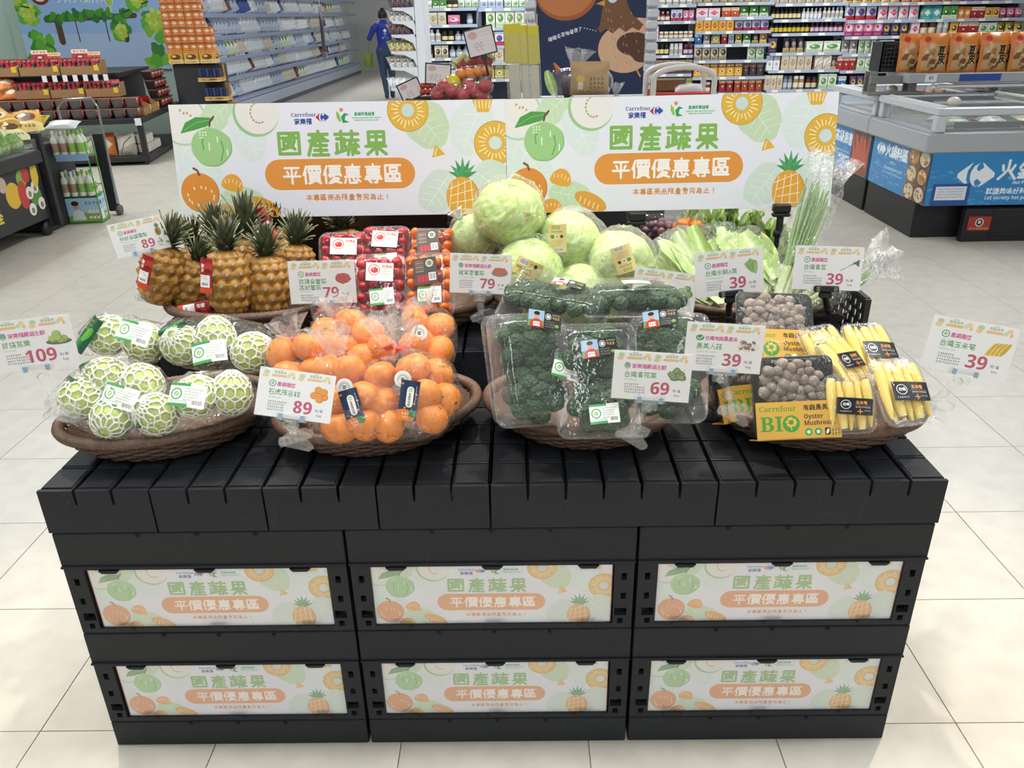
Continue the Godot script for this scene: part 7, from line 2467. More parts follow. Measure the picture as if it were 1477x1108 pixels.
func rear_island() -> void:    # the far side of the produce area, seen over and under the boards
	var o := thing("rear_stand", "black stand backing onto the produce stand", "display stand", xf(Vector3(0, 0, -0.92)))
	part(o, "body", G_box(Vector3(0, 0.38, -0.38), Vector3(1.8, 0.76, 0.72), 0.01), M.crate)
	part(o, "divider", G_box(Vector3(-0.25, 0.93, -0.10), Vector3(0.92, 0.34, 0.012), 0.003), mat(c8("2a201c"), 0.15))
	for k in 4:      # heads of curly lettuce seen below the right board
		var p := pz([1000, 1046, 1082, 1112][k], [322, 318, 332, 345][k], [-1.08, -1.14, -1.10, -1.05][k])
		var l := thing("curly_lettuce", "loose %s lettuce standing below the right campaign board" % ["pale frilly", "bright curly", "long-stemmed", "small-leaved"][k], "lettuce", xf(p - Vector3(0, 0.07, 0)))
		for a in 22:
			part(l, "leaf", G.leaf[a % 4], M.leafv, trs(Vector3(rng.randf_range(-.02, .02), 0, rng.randf_range(-.02, .02)), Vector3(0.9, rng.randf_range(0.5, 0.75), 1.6), a * 137.5, rng.randf_range(4, 34), 0))
		part(l, "stem", MB.new().lathe(PackedVector2Array([Vector2(0.012, -(p.y - 0.07 - 0.765)), Vector2(0.016, -0.02), Vector2(0.02, 0.02)]), 10).mesh(), mat(c8("cfd9a8"), 0.5))
	var grp := thing("grape_punnet", "clear punnet of dark purple fruit under the right campaign board", "fruit punnet", xf(pz(945, 328, -1.08)))
	var bead := MB.new().lathe(ball(0.012, 8), 12).mesh()
	for a in 40:
		part(grp, "grape", bead, mat(c8("5a3a48") if a % 3 else c8("7d5560"), 0.3), xf(Vector3(rng.randf_range(-.06, .05), rng.randf_range(-.05, .02), rng.randf_range(-.03, .03))))
	part(grp, "punnet", shell([[0.07, 0.045, 0.012, -0.07], [0.085, 0.055, 0.014, 0.04]]).mesh(), M.clear)
	part(grp, "stand_box", G_box(Vector3(0, -0.11, 0), Vector3(0.14, 0.08, 0.09), 0.004), M.black)
	var orb := thing("kumquat_bag", "small clear bag of orange fruit under the right campaign board", "bag of fruit", xf(pz(993, 330, -1.04)))
	for a in 7:
		part(orb, "fruit", G.mandarin, M.mandarin, xf(Vector3(cos(a * 2.4) * 0.03, rng.randf_range(-.02, .02), sin(a * 2.4) * 0.02), 0, 0, 0, 0.55))
	part(orb, "bag_film", hull([[Vector3(0, 0, 0), 0.05]], 0.003, 0.005, 5, 20, 12).mesh(), M.bag)
	# the next island, with its price cards turned away from us
	var z := -2.85
	var tb := thing("fruit_island", "tall black fruit island behind the campaign boards", "display stand", xf(Vector3(0, 0, z)))
	part(tb, "body", G_box(Vector3(0.05, 0.50, -0.1), Vector3(1.5, 1.0, 0.6), 0.01), M.black)
	part(tb, "top_board", G_box(Vector3(0.05, 1.01, -0.1), Vector3(1.54, 0.03, 0.64), 0.006), M.black)
	basket("dark basket of fruit on the island behind the boards", Vector3(-0.27, 1.07, z), 10, 0, 0, Vector3(0.95, 1.3, 0.9))
	var bk := pz(680, 120, z - 0.15)
	basket("small dark basket beside the oranges on the rear island", Vector3(bk.x - 0.0, 1.13, z - 0.2), 20, 0, 14, Vector3(0.6, 1.5, 0.6))
	var og := thing("orange_row_bag", "clear bag of four bright oranges on the rear island", "bag of oranges", xf(pz(681, 107, z)))
	for k in 4:
		part(og, "orange", G.mandarin, M.mandarin, xf(Vector3(-0.055 + k * 0.042, 0.004 * k, 0), k * 40.0, 30, 0, 0.78))
	part(og, "bag_film", hull([[Vector3(-0.055, 0, 0), 0.03], [Vector3(0.07, 0.012, 0), 0.03]], 0.002, 0.003, 4, 20, 12).mesh(), M.bag)
	single("pomelo", blob(0.042, 0.042, 0.042, 20, 14, func(d: Vector3): return 1.0 + 0.12 * maxf(0.0, d.y)).mesh(), mat(c8("d9c022"), 0.45), "bright yellow pomelo in a bag on the rear island", "pomelo", xf(pz(652, 122, z + 0.05), 0, 0, -30))
	var reds := mat(c8("b8323a"), 0.25)
	var apple := MB.new().lathe(PackedVector2Array([Vector2(0.001, -0.024), Vector2(0.016, -0.028), Vector2(0.030, -0.010), Vector2(0.032, 0.010), Vector2(0.020, 0.027), Vector2(0.006, 0.023), Vector2(0.001, 0.018)]), 16).mesh()
	var ap := [[632, 137], [652, 132], [668, 137], [640, 126], [684, 132], [700, 124], [676, 124], [694, 138]]
	for k in ap.size():
		var bag := thing("apple_bag", "clear bag with a red apple, heaped on the rear island", "bag of apples", xf(pz(ap[k][0], ap[k][1], z + 0.10 + 0.02 * (k % 3))), "bags of red apples on the rear island")
		part(bag, "apple", apple, reds, xf(Vector3.ZERO, k * 60.0, 30))
		part(bag, "bag_film", hull([[Vector3.ZERO, 0.036], [Vector3(0.02, 0.03, 0.0), 0.012]], 0.002, 0.006, 30 + k, 18, 12).mesh(), M.bag)
	for k in 9:
		single("small_tomato", apple, mat(c8("b5402c"), 0.25), "small red tomato piled beside a reversed card on the rear island", "tomato", trs(pz(610 + (k % 5) * 7, 124 + (k / 5) * 9, z + 0.02), Vector3.ONE * 0.5), "small tomatoes on the rear island")
	for k in 3:
		var p := pz(670 + k * 14, 96 - k * 2, z - 0.12)
		var st := thing("strawberry_punnet", "red topped punnet wrapped in film on the rear island", "fruit punnet", xf(p, 20, 0, [35, 30, -30][k]), "red punnets on the rear island")
		part(st, "tray", G_box(Vector3.ZERO, Vector3(0.07, 0.075, 0.05), 0.01), mat(c8("b8443c"), 0.4))
		part(st, "lining", G_box(Vector3(0, 0.044, 0), Vector3(0.072, 0.02, 0.052), 0.006), mat(c8("d6cf8a"), 0.5))
		part(st, "wrap_film", shell([[0.038, 0.028, 0.008, -0.045], [0.042, 0.032, 0.01, 0.06]]).mesh(), M.bag)
	var rc := [["99", 693, 60, 38, 34, 12.0, "ninety-nine", "standing highest"], ["159", 632, 107, 34, 26, -5.0, "one hundred fifty-nine", "beside the pomelo"], ["89", 592, 130, 30, 24, 22.0, "eighty-nine", "leaning by the tomatoes"]]
	for c in rc:
		var cv := Cv.new(60, 44, 4.0, c8("d8cdcc"), HAN)
		cv.xf = Transform2D(0, Vector2(-1, 1), 0, Vector2(60, 0))      # read from behind, so it runs the wrong way
		cv.ell(44, 10, 10, 6, c8("c9a0a0"))
		scribble(cv, 6, 6, 22, 3, c8("b9aaaa"), 3)
		scribble(cv, 8, 12, 18, 2, c8("b9aaaa"), 4)
		cv.text(c[0], 34, 36, 13, c8("b0a2a2"), false, true)
		var p := pz(c[1], c[2], z + 0.02)
		var sc := 0.0036
		var w: float = c[3] * sc
		var h: float = c[4] * sc
		var d := thing("framed_price_card", "black framed price card %s, reading %s in reverse" % [c[7], c[6]], "price card", xf(p, 8, -8, c[5]))
		part(d, "card", G_box(Vector3.ZERO, Vector3(w, h, 0.002)), tmat(cv.tex(), 0.5))
		for s in [-1.0, 1.0]:
			part(d, "frame_bar", G_box(Vector3(0, s * h / 2, 0), Vector3(w + 0.006, 0.006, 0.008), 0.002), M.black)
			part(d, "frame_bar", G_box(Vector3(s * w / 2, 0, 0), Vector3(0.006, h + 0.006, 0.008), 0.002), M.black)
		part(d, "stem", MB.new().bar(Vector3(0, -h / 2, 0), Vector3(0.0, -h / 2 - 0.10, 0), 0.006).mesh(), M.black)
		part(d, "stem_clip", G_box(Vector3(0, -h / 2 - 0.01, 0), Vector3(0.03, 0.014, 0.014), 0.003), M.black)
	# tall wrapped packs standing on end
	var ys := [[745, 30, 22], [761, 32, 16], [775, 33, 16]]
	for k in ys.size():
		var top := pz(ys[k][1 - 1], ys[k][1], z + 0.05)
		var hgt := top.y - 1.03
		var w2: float = ys[k][2] * 0.0036
		var d := thing("tall_wrapped_pack", "tall clear sleeve with yellow top standing on the rear island", "wrapped pack", xf(Vector3(top.x, 1.03, z + 0.05), 12.0 * (k - 1), 0, 3.0), "tall yellow topped sleeves on the rear island")
		part(d, "yellow_top", G_box(Vector3(0, hgt * 0.80, 0), Vector3(w2, hgt * 0.36, 0.02), 0.004), mat(c8("cfc038"), 0.4))
		part(d, "sleeve", G_box(Vector3(0, hgt * 0.45, 0), Vector3(w2 * 1.02, hgt * 0.9, 0.024), 0.005), M.haze_bag)
		part(d, "stems", G_box(Vector3(0, hgt * 0.31, 0), Vector3(w2 * 0.7, hgt * 0.6, 0.012), 0.004), mat(c8("cfc9b4"), 0.6))
		for a in 4:
			part(d, "twig", MB.new().bar(Vector3(-w2 * 0.4 + a * w2 * 0.26, hgt * 0.95, 0), Vector3(-w2 * 0.4 + a * w2 * 0.26 + 0.004, hgt * 1.08, 0), 0.002, 5).mesh(), mat(c8("d8d4c8"), 0.5))
	# bag of vegetables and a brown paper bag
	var vb := thing("vegetable_bag", "clear gathered bag of mixed vegetables with aubergine and carrots", "bag of vegetables", xf(pz(815, 118, z + 0.05)))
	part(vb, "aubergine", MB.new().tube(PackedVector3Array([Vector3(-0.01, 0.03, 0.02), Vector3(0.0, -0.02, 0.03), Vector3(0.02, -0.06, 0.02)]), 0.018, 10, false, 0.028).mesh(), mat(c8("3a2238"), 0.25))
	part(vb, "carrot", MB.new().tube(PackedVector3Array([Vector3(-0.03, 0.05, 0), Vector3(-0.055, 0.085, 0)]), 0.013, 8, false, 0.005).mesh(), mat(c8("d2662a"), 0.4))
	part(vb, "carrot", MB.new().tube(PackedVector3Array([Vector3(0.03, 0.02, 0.03), Vector3(0.06, 0.055, 0.02)]), 0.016, 8, false, 0.010).mesh(), mat(c8("d2662a"), 0.4))
	part(vb, "leaf", G.leaf[0], M.leafv, trs(Vector3(-0.05, -0.06, 0.02), Vector3(0.8, 0.7, 1), 0, 0, 20))
	part(vb, "bag_film", hull([[Vector3(0, -0.02, 0), 0.06], [Vector3(-0.04, 0.02, 0), 0.03], [Vector3(0.05, 0.03, 0), 0.03]], 0.003, 0.008, 8, 24, 14).mesh(), M.bag)
	part(vb, "bag_top", frill(0.085, 0.012, 0.055, 21).mesh(), M.bagtop, xf(Vector3(0.05, 0.06, 0), 0, 0, -8))
	var cv := Cv.new(60, 60, 4.0, c8("b08f62"), HAN)
	cv.ell(16, 30, 7, 6, c8("d8b04a"))
	cv.rect(12, 36, 8, 14, c8("d9cdb0"))
	for a in 3:
		scribble(cv, 30, 28 + a * 8, 22, 5, c8("4a3a28"), a + 2)
	var pb := thing("paper_bag", "brown paper bag with dark lettering in clear film", "paper bag", xf(pz(850, 137, z + 0.12), -6))
	part(pb, "bag", pouch(0.19, 0.15, 0.06, 4).mesh(), tmat(cv.tex(), 0.6))
	part(pb, "bag_film", hull([[Vector3(-0.06, 0.06, 0), 0.05], [Vector3(0.06, 0.06, 0), 0.05]], 0.003, 0.004, 9, 22, 12).mesh(), M.bag)
	var tw := thing("twisted_bag", "small clear bag twisted at the neck beside the paper bag", "bag", xf(Vector3(pz(889, 134, z + 0.05).x, 1.14, z + 0.05)))
	part(tw, "body", MB.new().lathe(PackedVector2Array([Vector2(0.0, -0.03), Vector2(0.032, -0.028), Vector2(0.030, 0.0), Vector2(0.010, 0.045)]), 16).mesh(), mat(c8("b9a88c"), 0.3))
	part(tw, "base_box", G_box(Vector3(0, -0.072, 0), Vector3(0.09, 0.08, 0.07), 0.004), mat(c8("8a7350"), 0.7))
	part(tw, "bag_top", frill(0.05, 0.010, 0.026, 8, 30, 6).mesh(), M.bagtop, xf(Vector3(0, 0.045, 0)))

func trolley() -> void:
	var z := -4.4
	var a := pz(942, 136, z)
	var b := pz(1029, 136, z)
	var w := b.x - a.x
	var top := pz(985, 97, z).y
	var o := thing("stock_trolley", "white tube framed trolley with a red tray behind the right board", "trolley", xf(Vector3(a.x, 0, z)))
	for s in [0.0, -0.34]:
		var p := PackedVector3Array()
		for k in 13:
			var t := PI * k / 12.0
			p.append(Vector3(w / 2 - cos(t) * (w / 2) * 1.0, top - 0.07 + sin(t) * 0.07, s) if k > 0 and k < 12 else Vector3(w / 2 - cos(t) * w / 2, top - 0.07, s))
		var q := PackedVector3Array([Vector3(0, 0.12, s)])
		q.append_array(p)
		q.append(Vector3(w, 0.12, s))
		part(o, "tube_frame", MB.new().tube(q, 0.019, 8).mesh(), mat(c8("e2dfd8"), 0.4))
	part(o, "red_tray", G_box(Vector3(w / 2, a.y - 0.05, -0.17), Vector3(w - 0.03, 0.11, 0.36), 0.008), mat(c8("b8322c"), 0.45))
	part(o, "lower_tray", G_box(Vector3(w / 2, 0.16, -0.17), Vector3(w, 0.05, 0.38), 0.008), mat(c8("8a8a88"), 0.5))
	for s in 4:
		part(o, "wheel", MB.new().tube(PackedVector3Array([Vector3(-0.015, 0, 0), Vector3(0.015, 0, 0)]), 0.05, 14).mesh(), M.black, xf(Vector3(0.02 if s < 2 else w - 0.02, 0.05, 0 if s % 2 else -0.34)))
	var cv := Cv.new(60, 20, 4.0, c8("7d6040"), HAN)
	scribble(cv, 20, 7, 22, 6, c8("8a3028"), 3)
	var bx := single("carton", G.u_box, tmat(cv.tex(), 0.6), "brown cardboard carton lying in the trolley frame", "carton", trs(Vector3(a.x + 0.13, a.y + 0.01, z - 0.2), Vector3(0.22, 0.07, 0.16)))
	bx.set_meta("kind", "thing")
	single("folded_wrap", pouch(0.2, 0.08, 0.05, 5).mesh(), mat(c8("dcdcda"), 0.4), "crumpled white wrapping lying in the red tray", "wrapping", xf(Vector3(a.x + 0.26, a.y + 0.006, z - 0.08), 0, -60))

# --- left side of the shop
func snack_island() -> void:
	var yaw := 9.0
	var base := xf(Vector3(-4.28, 0, -8.32), yaw)
	var o := thing("snack_island", "black three-tier snack island on casters before the grape poster", "display stand", base)
	var w := 2.3
	var d := 2.1
	var bl := mat(c8("26262a"), 0.45)
	var tiers := [[0.10, 0.0, 0.0], [0.53, 0.0, 0.0], [1.0, 0.7, 0.30]]
	for t in tiers:
		part(o, "shelf", G_box(Vector3(-w / 2 - t[2] / 2, t[0] - 0.03, -d / 2 - t[1] / 4), Vector3(w - t[2], 0.06, d - t[1]), 0.006), bl)
	for s in [[-0.05, -0.05], [-0.05, -d + 0.05], [-w + 0.05, -0.05], [-w + 0.05, -d + 0.05]]:
		part(o, "post", G_box(Vector3(s[0], 0.30, s[1]), Vector3(0.06, 0.46, 0.06), 0.005), bl)
		part(o, "caster", MB.new().tube(PackedVector3Array([Vector3(s[0] - 0.015, 0.04, s[1]), Vector3(s[0] + 0.015, 0.04, s[1])]), 0.04, 12).mesh(), M.black)
	part(o, "riser", G_box(Vector3(-w / 2 - 0.15, 0.75, -d / 2 - 0.10), Vector3(w - 0.5, 0.46, d - 0.6)), bl)
	for k in 7:
		part(o, "price_ticket", G_box(Vector3(-0.35 - k * 0.11, 0.97, -0.17), Vector3(0.05, 0.07, 0.004)), M.white)
	part(o, "price_ticket", G_box(Vector3(-0.05, 0.49, 0.003), Vector3(0.07, 0.08, 0.004)), M.white)
	# cups: dark tapered tubs with a red lid label, in two layers along the front
	var cup := shell([[0.052, 0.052, 0.018, 0.0], [0.066, 0.066, 0.02, 0.095], [0.070, 0.070, 0.022, 0.10]]).mesh()
	var cupm := mat(c8("5a5655"), 0.35)
	var lidm: Material = PK[7][0]
	for r in 2:
		for k in 10:
			var c := thing("noodle_tub", "grey tapered tub with red label in the double front row of the snack island", "tub", base * xf(Vector3(-0.10 - k * 0.152, 0.531 + r * 0.112, -0.09 - 0.012 * r)), "tubs along the front of the snack island")
			part(c, "tub", cup, cupm)
			part(c, "lid", G_box(Vector3(0, 0.104, 0), Vector3(0.14, 0.008, 0.14), 0.003), mat(c8("9c5a48"), 0.4))
			part(c, "side_label", G_box(Vector3(0.064, 0.07, 0.03), Vector3(0.012, 0.07, 0.05)), lidm)
	for r in 4:
		for k in 4:
			var c := thing("noodle_tub", "black tapered tub stacked %s at the back corner of the snack island" % ["lowest", "second", "third", "topmost"][r], "tub", base * xf(Vector3(-0.11 - 0.02 * r, 0.531 + r * 0.112, -1.28 - k * 0.16)), "tubs stacked at the end of the snack island")
			part(c, "tub", cup, mat(c8("3a2c2c"), 0.35))
			part(c, "lid", G_box(Vector3(0, 0.104, 0), Vector3(0.14, 0.008, 0.14), 0.003), mat(c8("7d3a34"), 0.4))
			part(c, "side_label", G_box(Vector3(0.064, 0.06, 0), Vector3(0.012, 0.06, 0.10)), lidm)
	# cardboard trays of red bags on the middle and upper tiers
	var trays := [[-0.42, 0.76, -0.30, 0.36], [-0.80, 0.76, -0.30, 0.36], [-1.18, 0.76, -0.30, 0.36], [-0.62, 1.002, -0.34, 0.42], [-1.06, 1.002, -0.34, 0.42], [-1.52, 1.002, -0.34, 0.46], [-0.16, 0.532, -0.42, 0.34], [-0.16, 0.532, -0.80, 0.34]]
	for k in trays.size():
		var t: Array = trays[k]
		var tier: String = "upper tier" if t[1] > 0.9 else "middle tier"
		var c := thing("cardboard_tray", "open brown cardboard tray, %s along the %s of the snack island" % [NTH[k], tier], "box", base * xf(Vector3(t[0], t[1], t[2]), 90.0 if k > 5 else 0.0))
		var cb := mat(c8("a07c54"), 0.8)
		part(c, "bottom", G_box(Vector3(0, 0.005, 0), Vector3(t[3], 0.01, 0.26)), cb)
		for s in [-1.0, 1.0]:
			part(c, "end_wall", MB.new().prism(PackedVector2Array([Vector2(-0.13, 0), Vector2(0.13, 0), Vector2(0.13, 0.15), Vector2(-0.02, 0.15), Vector2(-0.13, 0.08)]), -0.003, 0.003).mesh(), cb, xf(Vector3(s * t[3] / 2, 0, 0), 90))
		part(c, "front_wall", G_box(Vector3(0, 0.045, 0.13), Vector3(t[3], 0.09, 0.005)), cb)
		part(c, "yellow_ticket", G_box(Vector3(t[3] * 0.42, 0.07, 0.134), Vector3(0.05, 0.06, 0.003)), mat(c8("e8c832"), 0.5))
		if tier == "upper tier" and k < 5:
			part(c, "header_card", G_box(Vector3(-0.06, 0.22, -0.11), Vector3(0.18, 0.14, 0.006)), PK[7][0], xf(Vector3.ZERO, 0, -12))
			part(c, "header_card", G_box(Vector3(0.10, 0.20, -0.10), Vector3(0.14, 0.12, 0.006)), PK[12][0], xf(Vector3.ZERO, 0, -12))
		var n := int(t[3] / 0.05)
		for a in n:
			stock("pouch", 28 if a % 3 else 29, 0.15, 0.17, 0.035, base * xf(Vector3(t[0], t[1], t[2]), 90.0 if k > 5 else 0.0) * xf(Vector3(-t[3] / 2 + 0.03 + a * 0.05, 0.012, 0.01), 62, -14, 0), "of snacks in the %s cardboard tray of the snack island" % NTH[k], "red snack bags on the snack island", "snack_bag", "snack bag")
	# bottom tier: orange bags and white bricks
	for k in 6:
		stock("pouch", 25 if k % 2 else 24, 0.20, 0.26, 0.09, base * xf(Vector3(-0.28 - k * 0.22, 0.101, -0.16), 8, -8), "of bread standing on the bottom tier of the snack island", "large bags on the bottom tier", "bread_bag", "bread bag")
	for k in 12:
		single("wrapped_brick", G_box(Vector3(0, 0.055, 0), Vector3(0.13, 0.105, 0.13), 0.012), mat(c8("cfc9bd"), 0.5), "pale paper-wrapped brick piled on the bottom tier of the snack island", "packet", base * xf(Vector3(-0.12 - (k % 2) * 0.14, 0.101 + (k / 8) * 0.108, -0.32 - ((k / 2) % 4) * 0.15)), "wrapped bricks on the bottom tier")
	# grey foil bag tops and orange bags at the left
	for k in 6:
		stock("pouch", 25, 0.24, 0.16, 0.09, base * xf(Vector3(-1.75 + (k % 3) * 0.16, 0.76 + (k / 3) * 0.10, -0.22 - 0.03 * (k % 2)), 10.0 * k, -40), "lying loose on the middle tier of the snack island", "orange bags on the snack island", "snack_bag", "snack bag")
	for k in 8:
		var c := thing("clear_tub", "clear lidded tub of pale snacks stacked at the left end of the snack island", "tub", base * xf(Vector3(-1.72 - (k % 4) * 0.15, 0.531 + (k / 4) * 0.105, -0.09)), "clear tubs at the end of the snack island")
		part(c, "tub", cup, mat(c8("cfc6bc"), 0.3))
		part(c, "lid", G_box(Vector3(0, 0.102, 0), Vector3(0.142, 0.008, 0.142), 0.003), mat(c8("e4e0da"), 0.3))

func left_wall() -> void:
	var z := -11.0
	var a := pz(36, 20, z)
	var b := pz(240, 95, z)
	var w := b.x - a.x + 0.2
	var cv := Cv.new(205, 100, 4.5, c8("9cc0ee"), HAN)
	cv.rect(0, 52, 205, 48, c8("b4cdee"))
	var trunk := c8("5c4636")
	cv.line(PackedVector2Array([Vector2(40, 34), Vector2(165, 30)]), 7, trunk)
	cv.line(PackedVector2Array([Vector2(55, 34), Vector2(56, 62)]), 9, trunk)
	cv.line(PackedVector2Array([Vector2(148, 32), Vector2(147, 60)]), 9, trunk)
	for x in [80, 122]:
		cv.line(PackedVector2Array([Vector2(x, 34), Vector2(x + 1, 62)]), 1.6, trunk)
	cv.ell(104, 66, 14, 10, c8("b9d0ee"))
	var r := RandomNumberGenerator.new()
	r.seed = 12
	var vines := [[16, 24, 12], [26, 66, 14], [4, 4, 8], [172, 8, 10], [192, 36, 13], [190, 74, 18], [12, 92, 12], [142, 50, 8]]
	for q in vines:
		for k in 10:
			cv.ell(q[0] + r.randf_range(-q[2], q[2]), q[1] + r.randf_range(-q[2], q[2]), 9, 7, [c8("66b83c"), c8("3f8f3c"), c8("86c83f")][k % 3], r.randf() * 3, 20, .22, k)
		if q[1] < 60:
			for k in 20:
				var s: float = sqrt(k / 20.0) * q[2] * 0.9
				cv.ell(q[0] + cos(k * 2.4) * s, q[1] + sin(k * 2.4) * s * 1.2, 3.2, 3.2, c8("b5d24a") if k % 3 else c8("cfe070"))
	for k in 18:
		cv.ell(44 + k * 6.6, 31 + r.randf_range(-6, 6), 7, 5, c8("4f9a2e") if k % 2 else c8("2f7a3a"), r.randf() * 3, 20, .25, k)
	cv.ell(38, 2, 14, 13, c8("7d2a28"))
	cv.ell(38, 2, 10, 9, c8("e9e2d2"))
	cv.ell(38, 1, 6, 6, c8("b8463a"))
	var tx := "シャインマスカット"
	for k in tx.length():
		cv.han(tx[k], 61 + k * 7.4, 5, 6.4, 7.4, 1.4, c8("eef2f6"))
	cv.ell(133, 10, 6, 9, c8("cfe3d8"))
	cv.ell(133, 12, 4.4, 6, c8("a9cf5a"))
	cv.rect(132, 19, 2, 7, c8("cfe3d8"))
	for q in [[10, 16], [66, 3], [150, 26], [178, 16]]:
		cv.line(PackedVector2Array([Vector2(q[0], q[1]), Vector2(q[0] + 9, q[1] + (2 if q[0] < 100 else -3))]), 1.8, c8("26282a"))
	var h := w * 0.49
	var o := thing("grape_poster", "large blue poster of green grapes and vines on a pale wall", "poster", xf(Vector3(a.x - 0.1 + w / 2, 0.92, z + 0.03)))
	part(o, "sheet", G_box(Vector3(0, h / 2, 0), Vector3(w, h, 0.01)), tmat(cv.tex(), 0.5))
	part(o, "end_strip", G_box(Vector3(w / 2 + 0.05, h / 2, 0.0), Vector3(0.12, h + 0.1, 0.03)), mat(c8("d2d6d8"), 0.6))
	structure("trim_1", G_box(Vector3(-6.2, 1.9, z - 0.12), Vector3(3.2, 3.8, 0.2)), mat(c8("b9cdc4"), 0.8))
	structure("trim_2", G_box(Vector3(-7.55, 1.9, z + 0.2), Vector3(0.9, 3.8, 0.9), 0.02), mat(c8("b5c8bd"), 0.7))
	# stack of orange cartons on yellow boxes and trays of blue fruit boxes
	var zc := -10.2
	var rows := [[0, 6], [1, 6], [2, 6], [3, 5], [4, 5], [5, 5], [6, 5], [7, 5]]
	var p0 := pz(249, 73, zc)
	for q in rows:
		for k in q[1]:
			single("small_carton", G.u_box, PK[25][0], "small orange carton in the tall stack beside the grape poster, %s layer up" % NTH[q[0]], "carton", trs(Vector3(p0.x + k * 0.104, p0.y + q[0] * 0.096, zc + 0.012 * sin(k * 2.0 + q[0])), Vector3(0.10, 0.092, 0.12)), "orange cartons stacked beside the grape poster")
	for k in 3:
		single("yellow_carton", G.u_box, PK[26][0], "larger golden carton under the orange cartons, one of three", "carton", trs(Vector3(p0.x + 0.06 + k * 0.21, p0.y - 0.162, zc), Vector3(0.20, 0.16, 0.2)), "golden cartons under the orange stack")
	for k in 3:
		var t := thing("fruit_box_tray", "open yellow tray of small dark blue boxes, %s of three" % ["top", "middle", "lowest"][k], "tray", xf(Vector3(p0.x + 0.50 + 0.05 * k, p0.y - 0.38 - k * 0.24, zc + 0.1)))
		part(t, "tray", G_box(Vector3(0, 0.02, 0), Vector3(0.30, 0.05, 0.22), 0.004), PK[26][0])
		part(t, "back_board", G_box(Vector3(0, 0.10, -0.11), Vector3(0.30, 0.20, 0.006)), PK[26][0])
		for e in 6:
			part(t, "blue_box", G_box(Vector3(-0.12 + e * 0.048, 0.10, 0.02), Vector3(0.042, 0.11, 0.12), 0.006), mat(c8("2c3358") if e % 2 else c8("3f4878"), 0.35))
	part(thing("carton_plinth", "dark plinth under the stacked cartons beside the gondola", "plinth", xf(Vector3(p0.x + 0.3, 0, zc))), "body", G_box(Vector3(0, (p0.y - 0.17) / 2, -0.08), Vector3(0.66, p0.y - 0.172, 0.22), 0.01), mat(c8("3a3c40"), 0.6))

func vegetable_bin() -> void:
	var o := thing("vegetable_bin", "black vegetable bin on casters with a vegetable photo panel", "display bin", xf(Vector3(-3.66, 0, -5.0)))
	var bl := mat(c8("232427"), 0.5)
	part(o, "body", G_box(Vector3(-0.5, 0.36, 0.8), Vector3(0.96, 0.44, 1.56), 0.01), bl)
	part(o, "rim", G_box(Vector3(-0.49, 0.61, 0.8), Vector3(1.04, 0.10, 1.64), 0.012), bl)
	part(o, "guard", G_box(Vector3(0.015, 0.70, 0.8), Vector3(0.006, 0.09, 1.6)), M.clear)
	var cv := Cv.new(150, 44, 5.0, c8("26272a"), HAN)
	var r := RandomNumberGenerator.new()
	r.seed = 4
	cv.hans("仍怪", 72, 24, 10, 13, 1.6, c8("d9d04a"))
	cv.ell(128, 8, 6, 7, c8("8aa84a"))
	cv.ell(134, 6, 5, 6, c8("c23a34"))
	cv.ell(114, 18, 9, 10, c8("e0b53a"))
	cv.ell(126, 20, 6, 11, c8("c23a34"))
	cv.ell(140, 24, 8, 7, c8("5a8a3c"), .4, 20, .2, 2)
	for q in [[134, 20], [142, 17], [133, 33], [146, 31]]:
		cv.ell(q[0], q[1], 4.6, 5, c8("e9e4da"))
		cv.ell(q[0], q[1] + 1, 2, 2.4, c8("8a7a6a"))
	cv.ell(146, 6, 5, 12, c8("e0c03a"), .2)
	cv.ell(104, 8, 5, 6, c8("c8b0a0"))
	part(o, "photo_panel", MB.new().face(Vector3(-0.017, 0.14, 1.58), Vector3(-0.017, 0.14, 0.03), Vector3(-0.017, 0.56, 0.03), Vector3(-0.017, 0.56, 1.58)).mesh(), tmat(cv.tex(), 0.5))
	for s in [[-0.06, 0.03], [-0.92, 0.03], [-0.06, 1.5], [-0.92, 1.5]]:
		part(o, "caster", MB.new().tube(PackedVector3Array([Vector3(s[0] - 0.02, 0.055, s[1]), Vector3(s[0] + 0.02, 0.055, s[1])]), 0.055, 14).mesh(), M.black)
	part(o, "end_bracket", G_box(Vector3(0.0, 0.42, -0.05), Vector3(0.07, 0.72, 0.05), 0.006), bl)
	# green fruit in nets, and yellow crisp bags behind
	var gm := mat(c8("8fc07a"), 0.5)
	var big := blob(0.065, 0.055, 0.065, 20, 14, func(d: Vector3): return 1.0 + 0.05 * d.y).mesh()
	var net: Mesh = G.net
	for k in 10:
		var p := Vector3(-3.76 - 0.02 * (k % 2) - (k / 5) * 0.12, 0.72 + (k / 5) * 0.05, -4.90 + (k % 5) * 0.135)
		var f := thing("netted_fruit", "pale green round fruit in a green net on the vegetable bin", "fruit", xf(p, k * 50.0, 20), "netted green fruit on the vegetable bin")
		part(f, "fruit", big, mat(c8("c9d98a"), 0.5))
		part(f, "net", net, gm, trs(Vector3.ZERO, Vector3.ONE * 1.55))
	for k in 14:
		stock("pouch", [27, 26, 10, 27, 12][k % 5], 0.24, 0.30, 0.10, xf(Vector3(-4.0 + (k % 2) * 0.10, 0.70 + (k % 3) * 0.045, -5.45 + k * 0.075), 20.0 * k, -62, 10.0 * (k % 3)), "of crisps heaped behind the netted fruit", "yellow crisp bags behind the vegetable bin", "crisp_bag", "crisp bag")
	part(thing("crisp_bin", "black bin holding the heap of yellow crisp bags", "display bin", xf(Vector3(-3.95, 0, -5.55))), "body", G_box(Vector3(-0.12, 0.34, 0.22), Vector3(0.7, 0.66, 0.6), 0.01), bl)

